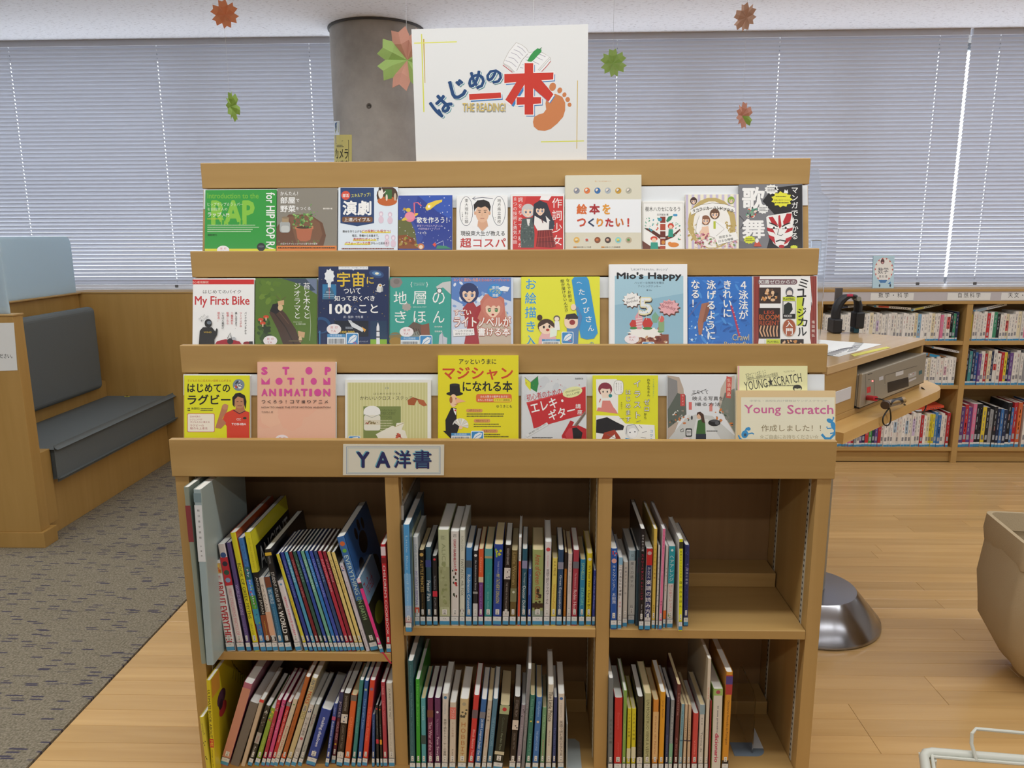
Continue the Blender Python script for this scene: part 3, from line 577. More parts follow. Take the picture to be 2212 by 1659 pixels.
def c5(a):
    a.E(1905, 417, 48, 106, '#2b3252'); a.E(1905, 417, 45, 103, W_); a.E(2138, 415, 48, 106, '#2b3252'); a.E(2138, 415, 45, 103, W_); a.line([(2095, 328), (2020, 318), (1950, 328)], 3.5, '#2b3252'); a.line([(1970, 314), (1948, 328), (1972, 338)], 3.5, '#2b3252')
    a.V('東大理科三類', 1907, 326, 506, 27, K_, .01); a.V('に合格した', 1878, 420, 486, 10, K_, 0); a.V('地方県立高校', 2140, 326, 506, 27, K_, .01); a.V('から', 2112, 455, 485, 10, K_, 0)
    a.poly([(1935, 684), (1940, 580), (1985, 520), (2060, 520), (2100, 580), (2110, 684)], '#eff1f2'); a.poly([(1992, 470), (2050, 470), (2062, 525), (2020, 560), (1984, 525)], '#d8a888'); a.E(2020, 430, 47, 68, '#e3b899'); a.E(1968, 430, 7, 14, '#d8a888'); a.E(2072, 430, 7, 14, '#d8a888')
    a.poly([(1962, 420), (1958, 370), (1985, 340), (2030, 334), (2068, 350), (2080, 385), (2074, 422), (2060, 395), (2040, 382), (2010, 392), (1988, 385), (1972, 400)], '#211c1c')
    for s in (-1, 1): a.E(2020+s*20, 424, 8, 3.6, '#2b1e1a'); a.line([(2020+s*10, 411), (2020+s*32, 410)], 3.5, '#2b1e1a')
    a.line([(2019, 430), (2016, 450), (2024, 452)], 2, '#c08c6c'); a.line([(2006, 468), (2034, 468)], 3.4, '#b06a5a'); a.line([(1985, 520), (2015, 560), (2012, 684)], 2, '#c9ccd0'); a.line([(2060, 520), (2028, 560)], 2, '#c9ccd0')
    a.T('現役東大生が教える', 1866, 558, 2180, 592, K_, .015); a.T('超コスパ', 1862, 608, 2188, 676, '#c23232', .03)
cover(0, Z1, 1834, 2200, 305, '#f1f1f0', 'white book with a young man portrait between two ringed vertical captions', c5)
def c6(a):
    a.R(55, 296, 400, 690, '#c93232'); a.poly([(55, 296), (150, 296), (120, 420), (55, 500)], '#d64540'); a.poly([(250, 296), (320, 296), (300, 326), (240, 320)], '#f3efee')
    a.V('作詞少女', 358, 300, 640, 74, W_, .0, out='#2b2224', ow=.01); a.V('詞をなめてた私が', 108, 298, 652, 34, '#f2e6e4', 0); a.V('８つの技術と勇気の話', 72, 300, 625, 30, '#f2e6e4', 0)
    a.poly([(118, 452), (196, 440), (205, 560), (200, 648), (112, 648), (108, 560)], '#4c5a58'); a.poly([(150, 452), (175, 452), (168, 500), (158, 500)], '#e8e4e0'); face(a, 160, 398, 40, '#c9c6c4'); blobs(a, 108, 480, 204, 640, 60, ['#5a6a66', '#3c4a4a', '#6d7a76'], 6, 7)
    a.poly([(198, 430), (255, 410), (310, 450), (330, 530), (230, 540), (202, 490)], '#eeebe6'); a.poly([(228, 530), (322, 525), (350, 640), (320, 648), (214, 640)], '#7c2224')
    for k in range(6): a.line([(240+k*16, 532), (225+k*24, 645)], 3, '#b04a40')
    a.line([(222, 580), (340, 572)], 3, '#b04a40'); a.line([(218, 610), (346, 604)], 3, '#4a1518'); a.poly([(196, 400), (200, 350), (240, 325), (290, 345), (320, 430), (345, 500), (318, 470), (280, 430), (290, 480), (205, 430), (200, 500), (190, 470)], '#2c2f3c'); face(a, 243, 392, 38, '#2c2f3c'); a.poly([(305, 465), (340, 462), (335, 520), (302, 524)], '#3a4250'); a.line([(250, 445), (262, 480)], 6, '#5a2028')
cover(0, Z2, 40, 408, 280, '#ecebe9', 'red book with two drawn schoolgirls and white vertical title strokes', c6)
def c7(a):
    a.R(414, 318, 932, 545, '#eceef0'); a.T('楽しくはじめる絵本づくり', 615, 190, 728, 199, '#d99a50', 0)
    cs = ['#8c8f9a', '#e0783a', '#2f6fae', '#aab4bc', '#c99a2e', '#b3b09c']
    for k in range(6): x = 492+k*71; a.E(x, 259, 21, 21, cs[k]); a.E(x-4, 254, 9, 10, '#e9ddd0'); a.line([(x-8, 268), (x+10, 250)], 4, '#5a5a66')
    cs = ['#e3b45a', '#d9d8cc', '#8a4c2a', '#4a3a38', '#8cd0d0', '#b9aa8e']; c8_ = ['#e9dcae', '#cf5a48', '#d0703c', '#d9a890', '#e6d95a', '#5c9a50']
    for k in range(6): x = 492+k*71; a.E(x, 596, 21, 21, cs[k]); a.E(x-2, 594, 10, 8, c8_[k]); a.line([(x-10, 604), (x+10, 602)], 4, '#7a5a40')
    for ch, x0, x1, c in (('絵', 492, 562, '#d96a2c'), ('本', 578, 650, '#a8232a'), ('を', 668, 722, '#e29a2e')): a.T(ch, x0, 350, x1, 420, c, .055)
    for ch, x0, x1, c in (('つ', 495, 555, '#cc4a2a'), ('く', 570, 612, '#23365a'), ('り', 628, 672, '#e0902c'), ('た', 688, 742, '#b8282c'), ('い', 758, 812, '#c96a28'), ('！', 838, 850, '#c63a2c')): a.T(ch, x0, 448, x1, 504, c, .055)
    a.R(470, 640, 492, 648, '#d08a3a'); a.R(660, 640, 682, 648, '#d08a3a'); a.T('絵本作家という仕事', 496, 639, 590, 649, '#5a4a3a', 0); a.T('絵本づくり体験教室', 686, 639, 790, 649, '#5a4a3a', 0)
cover(0, Z2, 412, 934, 152, '#d9d4bf', 'tall beige book with colourful title between rows of tiny round pictures', c7, th=.014)
def c8(a):
    a.R(946, 342, 1220, 344, '#b9b5ac'); a.R(946, 342, 948, 690, '#b9b5ac'); a.R(1218, 342, 1220, 690, '#b9b5ac')
    a.T('樹木ハカセになろう', 960, 368, 1198, 400, K_, .015); a.T('石井誠治 著', 1040, 415, 1118, 430, K_, 0); a.RR(1150, 418, 1180, 434, 6, '#4a9ac8')
    for k in range(6): a.R(1062, 436+k*50, 1098, 478+k*50, ['#8a3424', '#b04a30', '#6d2a20'][k % 3])
    a.poly([(1062, 560), (1000, 520), (955, 512), (958, 520), (1000, 545), (1062, 590)], '#5a2a20'); a.poly([(1098, 570), (1150, 555), (1195, 520), (1200, 526), (1155, 575), (1098, 600)], '#5a2a20'); a.poly([(940, 600), (1000, 640), (1062, 640), (1062, 690), (945, 690)], '#6d3a2a')
    blobs(a, 955, 440, 1062, 540, 24, ['#3a9a7c', '#8cbfa8', '#d9604a', '#4aa0b8'], 2, 9); blobs(a, 1110, 470, 1210, 600, 18, ['#3a9a7c', '#cc3b36', '#8cbfa8', '#d0703c'], 9, 9); a.poly([(1102, 465), (1118, 436), (1148, 430), (1136, 458), (1112, 475)], '#2f8a6c'); a.E(1060, 456, 14, 12, '#4aa0b8')
    a.E(1134, 500, 20, 20, '#d2432f'); a.E(1134, 506, 12, 12, '#f0cbb0'); a.poly([(1120, 522), (1148, 522), (1152, 575), (1116, 575)], '#2f9a84'); a.E(1020, 586, 24, 16, '#d2432f'); a.E(1020, 596, 16, 15, '#f0cbb0'); a.poly([(998, 612), (1045, 612), (1050, 670), (994, 670)], '#2f9a84'); a.E(1154, 628, 36, 16, '#e0883a'); a.E(1128, 620, 13, 12, '#e0883a'); a.E(1082, 612, 12, 14, '#d08a3a')
cover(0, Z2, 938, 1228, 330, '#f2f1ec', 'small white book with an illustrated tree full of children', c8, th=.008)
def c9(a):
    for k in range(9): a.R(1236+k*41, 285, 1254+k*41, 690, '#c9bfd6')
    a.E(1415, 480, 165, 175, '#c2ab6c'); a.E(1415, 490, 128, 160, '#f2efe8'); blobs(a, 1245, 470, 1330, 620, 24, ['#c2ab6c', '#b59a58', '#d2bf8a'], 4, 12); blobs(a, 1500, 470, 1590, 560, 22, ['#c2ab6c', '#b59a58', '#d2bf8a'], 5, 12)
    a.poly([(1268, 388), (1340, 355), (1418, 343), (1500, 350), (1570, 372), (1575, 408), (1500, 385), (1418, 378), (1345, 390), (1275, 425)], '#f4f3ee'); a.line([(1268, 388), (1340, 355), (1418, 343), (1500, 350), (1570, 372)], 2.5, '#6a604c'); a.line([(1275, 425), (1345, 390), (1418, 378), (1500, 385), (1575, 408)], 2.5, '#6a604c')
    for i, ch in enumerate('タカラヅカ・ハンドブック'): x = 1283+i*23.5; y = 388-22*math.sin((i+.5)/12*math.pi); a.E(x+9, y+11, 3, 3, '#2a2724') if ch == '・' else a.T(ch, x, y, x+19, y+22, '#2a2724', .03, rot=-18+i*3.4)
    face(a, 1290, 330, 21, '#4a3030'); face(a, 1546, 325, 21, '#8fae3c')
    a.poly([(1395, 470), (1440, 455), (1500, 490), (1540, 560), (1480, 600), (1380, 560)], '#f4f3f0'); a.line([(1440, 470), (1500, 520), (1420, 590)], 3, '#a9a59c'); face(a, 1434, 420, 30, '#6a4a36'); a.poly([(1330, 510), (1390, 500), (1400, 570), (1340, 600)], '#eec9ae'); face(a, 1372, 462, 28, '#8a5a40'); a.poly([(1326, 440), (1350, 420), (1345, 520), (1318, 560), (1300, 520)], '#f6f4f2'); a.line([(1330, 430), (1312, 480), (1305, 540)], 2.5, '#a9a59c'); a.R(1425, 468, 1440, 520, '#b8c43a')
    blobs(a, 1290, 540, 1420, 650, 50, ['#c9788c', '#e2a8b4', '#7a9a5c', '#f0dcdc', '#a04a60'], 7, 11); blobs(a, 1420, 595, 1590, 660, 26, ['#c9788c', '#e2a8b4', '#7a9a5c', '#c2ab6c'], 8, 10)
    a.poly([(1430, 572), (1580, 540), (1595, 592), (1455, 630)], '#f4f3ee'); a.T('雨宮まみ', 1462, 562, 1548, 580, K_, .015, rot=-10); a.T('はるな檸檬', 1458, 588, 1560, 606, K_, .015, rot=-10)
cover(0, Z2, 1234, 1598, 284, '#f0ead2', 'cream and lilac striped book with a drawn dancing couple in a gold wreath', c9, th=.009)
def c10(a):
    a.poly([(1760, 330), (1830, 240), (2030, 216), (2034, 690), (1780, 690), (1850, 430)], '#1d1c20'); a.poly([(1600, 600), (1700, 620), (1780, 690), (1600, 690)], '#6c6c70'); a.line([(1604, 430), (1640, 470), (1610, 520)], 4, '#2a2a2e')
    a.T('歌', 1622, 234, 1778, 392, W_, .045); a.T('舞', 1622, 452, 1775, 585, W_, .045); blobs(a, 1640, 370, 1730, 448, 26, ['#c8503c', '#7fae8c', '#5c9a80', '#e9d9c8', '#3a3034'], 3, 13)
    a.cloud(1822, 250, 45, 32, '#efeeea'); a.lines(1795, 235, 1850, 3, 11, 7, '#4a4a4e'); a.cloud(1764, 385, 36, 30, '#efeeea'); a.lines(1740, 372, 1790, 3, 10, 6, '#4a4a4e'); a.cloud(1892, 318, 66, 50, '#e6e23a'); a.T('登場人物がすぐわかる', 1840, 318, 1945, 330, '#3a3420', .01); a.lines(1850, 296, 1930, 1, 9, 8, '#3a3420'); a.lines(1845, 338, 1940, 1, 9, 9, '#3a3420'); a.cloud(1672, 594, 38, 26, '#d9e03a'); a.lines(1645, 585, 1698, 2, 12, 7, '#3a3420')
    a.V('マンガでわかる', 1980, 228, 595, 50, W_, .02)
    a.poly([(1785, 440), (1800, 430), (1960, 405), (1968, 460), (1966, 560), (1930, 630), (1880, 652), (1835, 620), (1795, 540)], '#f0eeea')
    rd = '#b8202c'
    for p in ([(1800, 440), (1822, 480), (1868, 500), (1858, 480), (1830, 436)], [(1960, 415), (1950, 470), (1905, 500), (1900, 470), (1925, 415)], [(1790, 510), (1830, 520), (1850, 560), (1835, 545), (1795, 535)], [(1966, 510), (1930, 520), (1910, 550), (1930, 545), (1965, 530)], [(1800, 560), (1840, 575), (1850, 630), (1835, 612), (1806, 580)], [(1960, 570), (1920, 585), (1905, 628), (1930, 615), (1955, 590)], [(1868, 430), (1880, 425), (1890, 500), (1878, 520), (1868, 500)]): a.poly(p, rd)
    for s in (-1, 1): a.E(1878+s*42, 512, 22, 9, '#fff', s*-14); a.E(1878+s*40, 512, 7, 7, '#17171b'); a.line([(1878+s*14, 505), (1878+s*40, 490), (1878+s*72, 478)], 8, K_); a.line([(1878+s*16, 520), (1878+s*60, 518)], 4, K_)
    a.line([(1870, 520), (1862, 560), (1888, 566), (1900, 556)], 4, K_); a.line([(1850, 606), (1880, 596), (1920, 604)], 8, K_); a.E(1890, 640, 20, 12, rd); a.poly([(1840, 250), (1848, 232), (1858, 255)], K_); a.poly([(1905, 275), (1912, 250), (1922, 262), (1930, 250), (1935, 278)], '#efeeea'); a.cloud(1975, 645, 24, 14, '#d9e03a'); a.poly([(1700, 640), (1720, 580), (1755, 640)], '#c8503c'); a.E(1722, 600, 12, 16, '#eee')
cover(0, Z2, 1600, 2034, 215, '#7c7c80', 'grey book with a painted stage actor face and yellow speech bubbles', c10)
# ---- second ledge
def c11(a):
    a.R(-60, 904, 392, 938, '#cf2a2a'); a.T('初心者用解説', -55, 914, 68, 932, '#f0d8c8', 0); a.T('はじめてのバイク', 28, 978, 300, 1004, K_, .01); a.T('My First Bike', -30, 1022, 360, 1104, '#c93036', .03)
    for t, x, y0, y1, c in (('バイクのメンテから', 332, 1135, 1295, K_), ('ツーリングの', 298, 1135, 1245, '#c93036'), ('楽しみ方まで、', 265, 1135, 1255, K_), ('二輪免許を', 236, 1135, 1225, '#c93036'), ('取得したら', 205, 1135, 1225, '#c93036'), ('いちばん最初に', 172, 1135, 1260, K_), ('読む本。', 142, 1135, 1205, '#c93036')): a.V(t, x, y0, y1, 17, c, .02)
    a.T('バイクって', -5, 1165, 50, 1180, '#3a3a3a', 0, rot=-35); a.T('楽しいよね！', 10, 1175, 75, 1190, '#3a3a3a', 0, rot=-35)
    a.poly([(0, 1380), (8, 1270), (30, 1245), (95, 1245), (118, 1275), (128, 1250), (136, 1262), (130, 1300), (112, 1330), (112, 1380)], '#23201f'); a.E(68, 1216, 26, 30, '#1c1a1c'); a.E(74, 1212, 16, 12, '#6a7480'); a.T('WIND', 36, 1275, 92, 1286, '#d8b43a', .02)
    a.poly([(108, 1385), (130, 1345), (190, 1330), (240, 1335), (290, 1345), (320, 1385)], '#a82030'); a.E(225, 1345, 22, 22, '#2a2628'); a.line([(205, 1325), (225, 1285), (235, 1330)], 5, '#3a3638'); a.E(250, 1325, 14, 12, '#b9bcc0'); a.E(345, 1360, 28, 14, '#8a1c28'); a.R(360, 1345, 385, 1385, '#2a2628')
cover(1, Z1, -48, 394, 900, '#f1f0ee', 'white book with red English bike title and a rider in black', c11, spine='#2b3348')
def c12(a):
    a.poly([(560, 896), (840, 896), (840, 1010), (760, 960), (640, 900)], '#6f7c96'); a.poly([(590, 896), (760, 896), (830, 980), (800, 985), (700, 930)], '#3a4a5c'); blobs(a, 410, 1180, 520, 1368, 40, ['#34501f', '#4a6a26', '#24381a'], 2, 30); blobs(a, 420, 900, 600, 1100, 24, ['#5d7c26', '#6c8a30', '#4f7022'], 4, 34)
    a.poly([(500, 1140), (560, 1090), (620, 1150), (690, 1260), (730, 1368), (600, 1368), (560, 1260)], '#4a352a'); a.line([(530, 1130), (620, 1250), (680, 1368)], 8, '#2e211a'); a.line([(560, 1120), (640, 1220)], 5, '#6a4e3c')
    a.poly([(505, 1130), (525, 1080), (570, 1070), (590, 1120), (550, 1150)], '#1e1b1e'); a.poly([(560, 1060), (606, 1050), (606, 1085), (566, 1090)], '#cfa87c'); a.E(580, 1105, 18, 22, '#d9bd90'); a.line([(575, 1050), (552, 1018)], 3, '#6a4e3c'); a.line([(590, 1048), (618, 1028)], 3, '#6a4e3c')
    for x, y in ((440, 1190), (478, 1170), (455, 1215)): a.E(x, y, 20, 12, '#cf4a28'); a.R(x-4, y+4, x+4, y+26, '#e0c8a8')
    a.poly([(705, 1270), (756, 1280), (750, 1320), (708, 1310)], '#cfa87c'); a.E(722, 1330, 12, 22, '#d9bd90'); a.R(640, 1338, 740, 1346, '#6a5a3c')
    a.V('苔と木々と', 768, 925, 1185, 54, W_, .0); a.V('ジオラマと', 700, 925, 1185, 54, W_, .0); a.T('miniature garden', 672, 1202, 735, 1212, '#dfe6d0', 0); a.T('卓上情景作品集', 690, 1216, 760, 1228, '#dfe6d0', 0); a.line([(790, 1120), (796, 1230), (790, 1340)], 2, '#dfe6d0'); stamp(a, 508, 1340, 50)
cover(1, Z1, 398, 842, 894, '#58762a', 'mossy green photo book with tiny figures on a log', c12)
def c13(a):
    a.R(995, 810, 1205, 832, '#e9edf2'); a.T('インフォグラフィックスで楽しいサイエンス', 1000, 814, 1198, 826, '#3a4a6a', 0); a.poly([(1092, 832), (1108, 832), (1100, 840)], '#e9edf2')
    a.R(880, 938, 978, 1045, '#2d79a8'); a.poly([(884, 1045), (900, 985), (930, 940), (955, 985), (976, 1045)], '#3f6a86'); a.cloud(930, 880, 34, 50, '#e8ecee', 9); a.R(918, 900, 940, 960, '#dfe6ea'); a.line([(928, 960), (928, 1040)], 3, '#e24a3a'); a.T('地球', 905, 988, 940, 1000, '#cfe2ee', 0); a.lines(888, 1008, 970, 2, 12, 7, '#9cc4dc')
    a.E(1265, 864, 54, 28, '#2b4a7c', 12); a.E(1267, 862, 34, 15, '#5a86b4', 12); a.E(1268, 861, 14, 8, '#f2ecd0'); stars(a, 860, 830, 1340, 1200, 40, '#c9a83a', 3, 3)
    a.E(1288, 970, 22, 26, '#d9d9d6'); a.E(1290, 948, 16, 14, '#eceae6'); a.E(1292, 946, 9, 7, '#c9963a'); a.line([(1310, 950), (1325, 940)], 5, '#d9d9d6'); a.line([(1275, 990), (1258, 985)], 6, '#d9d9d6'); a.R(1300, 960, 1312, 990, '#a8aaac')
    a.T('宇宙', 985, 850, 1180, 955, '#e3c03a', .03); a.T('に', 1196, 885, 1246, 935, '#e3c03a', .03); a.T('ついて', 1032, 966, 1152, 1006, W_, .03); a.T('知っておくべき', 966, 1018, 1252, 1058, W_, .03); a.T('100', 930, 1078, 1085, 1150, W_, .045); a.E(1114, 1115, 24, 24, '#4a5f8e'); a.E(1114, 1115, 21, 21, '#182a55'); a.T('の', 1106, 1108, 1122, 1122, W_, 0); a.T('こと', 1140, 1080, 1276, 1142, W_, .03); a.T('訳・監修：竹内 薫', 1030, 1162, 1170, 1180, '#dfe4ee', 0)
    a.R(965, 1198, 1208, 1310, '#141b2c'); a.poly([(1062, 1190), (1180, 1258), (1165, 1278), (1090, 1240)], '#dcdfe2'); a.poly([(1160, 1240), (1192, 1262), (1180, 1280)], '#e6a43a'); a.E(1080, 1205, 14, 10, '#c8ccd0', 35); a.T('100,000', 1010, 1270, 1108, 1290, '#e3c03a', .03); a.lines(1045, 1242, 1100, 2, 10, 6, '#b8c0cc')
    a.R(1222, 1198, 1340, 1400, '#1b3a5a'); a.poly([(1222, 1400), (1222, 1330), (1340, 1330), (1340, 1400)], '#8cb83a'); a.poly([(1264, 1370), (1266, 1240), (1276, 1208), (1286, 1240), (1290, 1370)], '#e9eaec'); a.R(1264, 1270, 1289, 1276, '#2a2a30'); a.R(1264, 1310, 1289, 1318, '#2a2a30')
    a.E(870, 1230, 70, 60, '#244f7e'); a.E(866, 1236, 55, 46, '#182a55'); a.R(856, 1270, 866, 1400, '#3a7aae'); stamp(a, 962, 1258, 52); barc(a, 915, 1292, 1045, 1372, (1048, 1284, 1138, 1380)); a.T('ムストロング', 1138, 1340, 1205, 1352, '#dfe4ee', 0)
cover(1, Z1, 848, 1352, 810, '#182a55', 'tall navy space book with yellow title, rocket and volcano pictures', c13, th=.013)
def c14(a):
    a.poly([(1362, 905), (1385, 888), (1435, 892), (1452, 925), (1430, 958), (1385, 965), (1362, 945)], '#8c8480'); a.E(1408, 918, 22, 20, '#7c7470'); a.cloud(1480, 1100, 32, 28, '#a9a39c', 9); a.poly([(1690, 955), (1735, 925), (1795, 915), (1795, 1010), (1740, 960), (1700, 975)], '#c9cac8')
    a.T('{', 1508, 922, 1520, 958, W_, 0); a.T('}', 1620, 922, 1632, 958, W_, 0); a.T('やさしいイラストで', 1530, 926, 1612, 934, W_, 0); a.T('しっかりわかる', 1535, 938, 1605, 946, W_, 0)
    for ch, x0, x1 in (('地', 1388, 1482), ('層', 1524, 1618), ('の', 1665, 1752)): a.T(ch, x0, 988, x1, 1080, W_, .0)
    for ch, x0, x1 in (('き', 1395, 1478), ('ほ', 1530, 1618), ('ん', 1668, 1750)): a.T(ch, x0, 1128, x1, 1212, W_, .0)
    a.E(1714, 984, 20, 20, '#2a2a2c'); a.E(1714, 984, 15, 15, '#f2f2f0'); a.T('GEOLOGICAL STUDY', 1525, 1096, 1622, 1104, '#d8f0ea', 0); a.T('目代邦康', 1680, 1234, 1734, 1246, W_, 0); a.T('笹岡美穂', 1680, 1268, 1734, 1280, W_, 0)
    a.poly([(1480, 1250), (1530, 1205), (1600, 1230), (1612, 1368), (1460, 1368)], '#6a5a50'); a.poly([(1580, 1230), (1640, 1215), (1652, 1368), (1585, 1368)], '#8a5a48'); a.poly([(1470, 1300), (1560, 1270), (1600, 1368), (1440, 1368)], '#8c9088')
    for k in range(5): a.line([(1492+k*18, 1240+k*4), (1510+k*18, 1300)], 4, '#3f3630')
    a.E(1400, 1310, 44, 30, '#8a7a50'); a.E(1400, 1345, 44, 30, '#a8823c'); a.line([(1360, 1300), (1440, 1290)], 4, '#3a8a9a'); a.poly([(1708, 1368), (1714, 1300), (1735, 1280), (1744, 1310), (1770, 1320), (1768, 1368)], '#c9ccd4'); a.line([(1735, 1284), (1738, 1366)], 3, '#8c90a0')
    stamp(a, 1480, 1278, 50); barc(a, 1438, 1312, 1570, 1392, (1572, 1300, 1664, 1395))
cover(1, Z1, 1356, 1796, 886, '#3fa294', 'teal book with widely spaced white title and drawings of rocks', c14)
def c15(a):
    a.poly([(1800, 890), (2225, 890), (2225, 1060), (2040, 1000), (1900, 1100), (1800, 1060)], '#5c84c4'); a.poly([(1800, 1040), (1880, 1080), (1860, 1240), (1800, 1260)], '#c9d4e6'); blobs(a, 1805, 920, 2215, 1180, 40, ['#dfe6f2', '#8aa8d8', '#f0f2f6'], 5, 20); a.poly([(1930, 1130), (2010, 1080), (2050, 1160), (2010, 1368), (1890, 1368)], '#a8323a')
    a.poly([(1880, 1110), (1940, 1040), (1985, 1110), (1960, 1180), (1900, 1200)], '#a83a40'); a.poly([(2030, 1150), (2100, 1090), (2190, 1130), (2225, 1250), (2225, 1368), (2000, 1368), (1980, 1240)], '#c9b9a8')
    face(a, 1925, 1005, 62, '#2c3a68'); a.poly([(2005, 1060), (2040, 1010), (2110, 1000), (2175, 1040), (2185, 1160), (2215, 1240), (2150, 1215), (2020, 1215), (1985, 1180), (2010, 1120)], '#c97a68'); face(a, 2095, 1110, 68, '#cf8472', eye='#4a8a4a'); a.E(2095, 1155, 10, 7, '#a83a40')
    a.T('ホントに', 1816, 897, 1885, 917, '#cf3038', .02, out='#fff'); a.T('面白い作品', 1890, 895, 1990, 918, '#e2702c', .02, out='#fff'); a.T('を生み出すコツがわかる！', 1994, 897, 2218, 917, '#cf3038', .02, out='#fff')
    a.E(2110, 985, 54, 50, '#3d8fd0'); a.T('実例', 2088, 950, 2138, 975, W_, .02); a.T('サンプル', 2068, 972, 2152, 1000, '#f0e24a', .02, rot=12); a.T('満載', 2090, 1005, 2135, 1028, W_, .02); a.poly([(2135, 965), (2170, 950), (2215, 960), (2200, 990), (2150, 985)], '#f0f4f8')
    a.T('すごい', 1820, 1118, 1940, 1158, W_, .035, out='#c2562a', ow=.11); a.T('ライトノベルが', 1818, 1168, 2222, 1240, W_, .04, out='#c2562a', ow=.11); a.T('書ける本', 1990, 1248, 2216, 1305, W_, .04, out='#c2562a', ow=.11); a.poly([(1810, 1262), (1960, 1252), (1965, 1300), (1815, 1310)], '#f2f0ee'); a.T('～これで万全！', 1824, 1262, 1950, 1278, '#3a3a3a', .01); a.T('創作テクニック', 1828, 1284, 1952, 1300, '#3a3a3a', .01)
cover(1, Z1, 1797, 2240, 888, '#cfd8e8', 'comic-style book of a blue-haired boy and a pink-haired girl', c15)
def c16(a):
    a.V('お絵描き入', 178, 848, 1330, 82, '#3a9ad0', .02, out='#f0f0a0', ow=.04); a.V('なんでお前は', 430, 855, 1018, 26, '#3a3a30', 0, dx=20); a.V('絵が描けないんだ⁉', 392, 862, 1090, 26, '#3a3a30', 0, dx=34)
    a.poly([(458, 870), (475, 848), (560, 845), (575, 870), (636, 1230), (610, 1268), (560, 1275), (520, 1262), (505, 1180)], '#3a97cf')
    for i, ch in enumerate('へたっぴさん'): a.T(ch, 490+i*16, 868+i*62+(14 if i == 0 else 0), 530+i*16, 908+i*62-(14 if i == 0 else 0), W_, .02)
    a.T('の', 580, 1292, 608, 1314, '#3a8ac0', .0)
    a.poly([(235, 1265), (262, 1215), (320, 1210), (352, 1265), (352, 1310), (230, 1310)], '#e8b4b4'); a.E(284, 1184, 58, 50, '#4a3428'); a.E(240, 1125, 18, 20, '#4a3428'); a.E(284, 1194, 50, 44, '#f4d8be'); a.poly([(232, 1190), (245, 1150), (300, 1140), (338, 1170), (332, 1190), (290, 1160)], '#4a3428'); a.E(268, 1190, 7, 10, K_); a.E(306, 1186, 7, 10, K_); a.E(294, 1210, 12, 9, '#b8403a')
    a.poly([(312, 1200), (360, 1190), (355, 1250), (308, 1262)], '#e6f0e0'); a.E(356, 1130, 22, 20, '#6a6058'); a.E(356, 1135, 16, 15, '#f4e4d4'); a.poly([(342, 1150), (372, 1150), (378, 1210), (340, 1210)], '#f0f0ec')
    a.poly([(430, 1290), (424, 1190), (470, 1180), (510, 1100), (478, 1060), (500, 1050), (530, 1120), (505, 1220), (500, 1310), (430, 1310)], '#5a86b8'); a.RR(408, 1105, 500, 1200, 34, '#f4d8be'); a.poly([(412, 1135), (422, 1104), (480, 1096), (502, 1120), (500, 1135)], '#3a3034'); a.E(462, 1158, 20, 18, '#9a3a3a'); a.line([(430, 1140), (446, 1134)], 4, K_); a.line([(472, 1130), (490, 1134)], 4, K_); a.E(470, 1054, 18, 22, '#f4d8be')
    barc(a, 255, 1272, 378, 1322, (388, 1222, 470, 1304))
cover(1, Z2, 112, 650, 846, '#e6e63c', 'lemon yellow drawing book with blue lozenge title and cartoon people', c16)
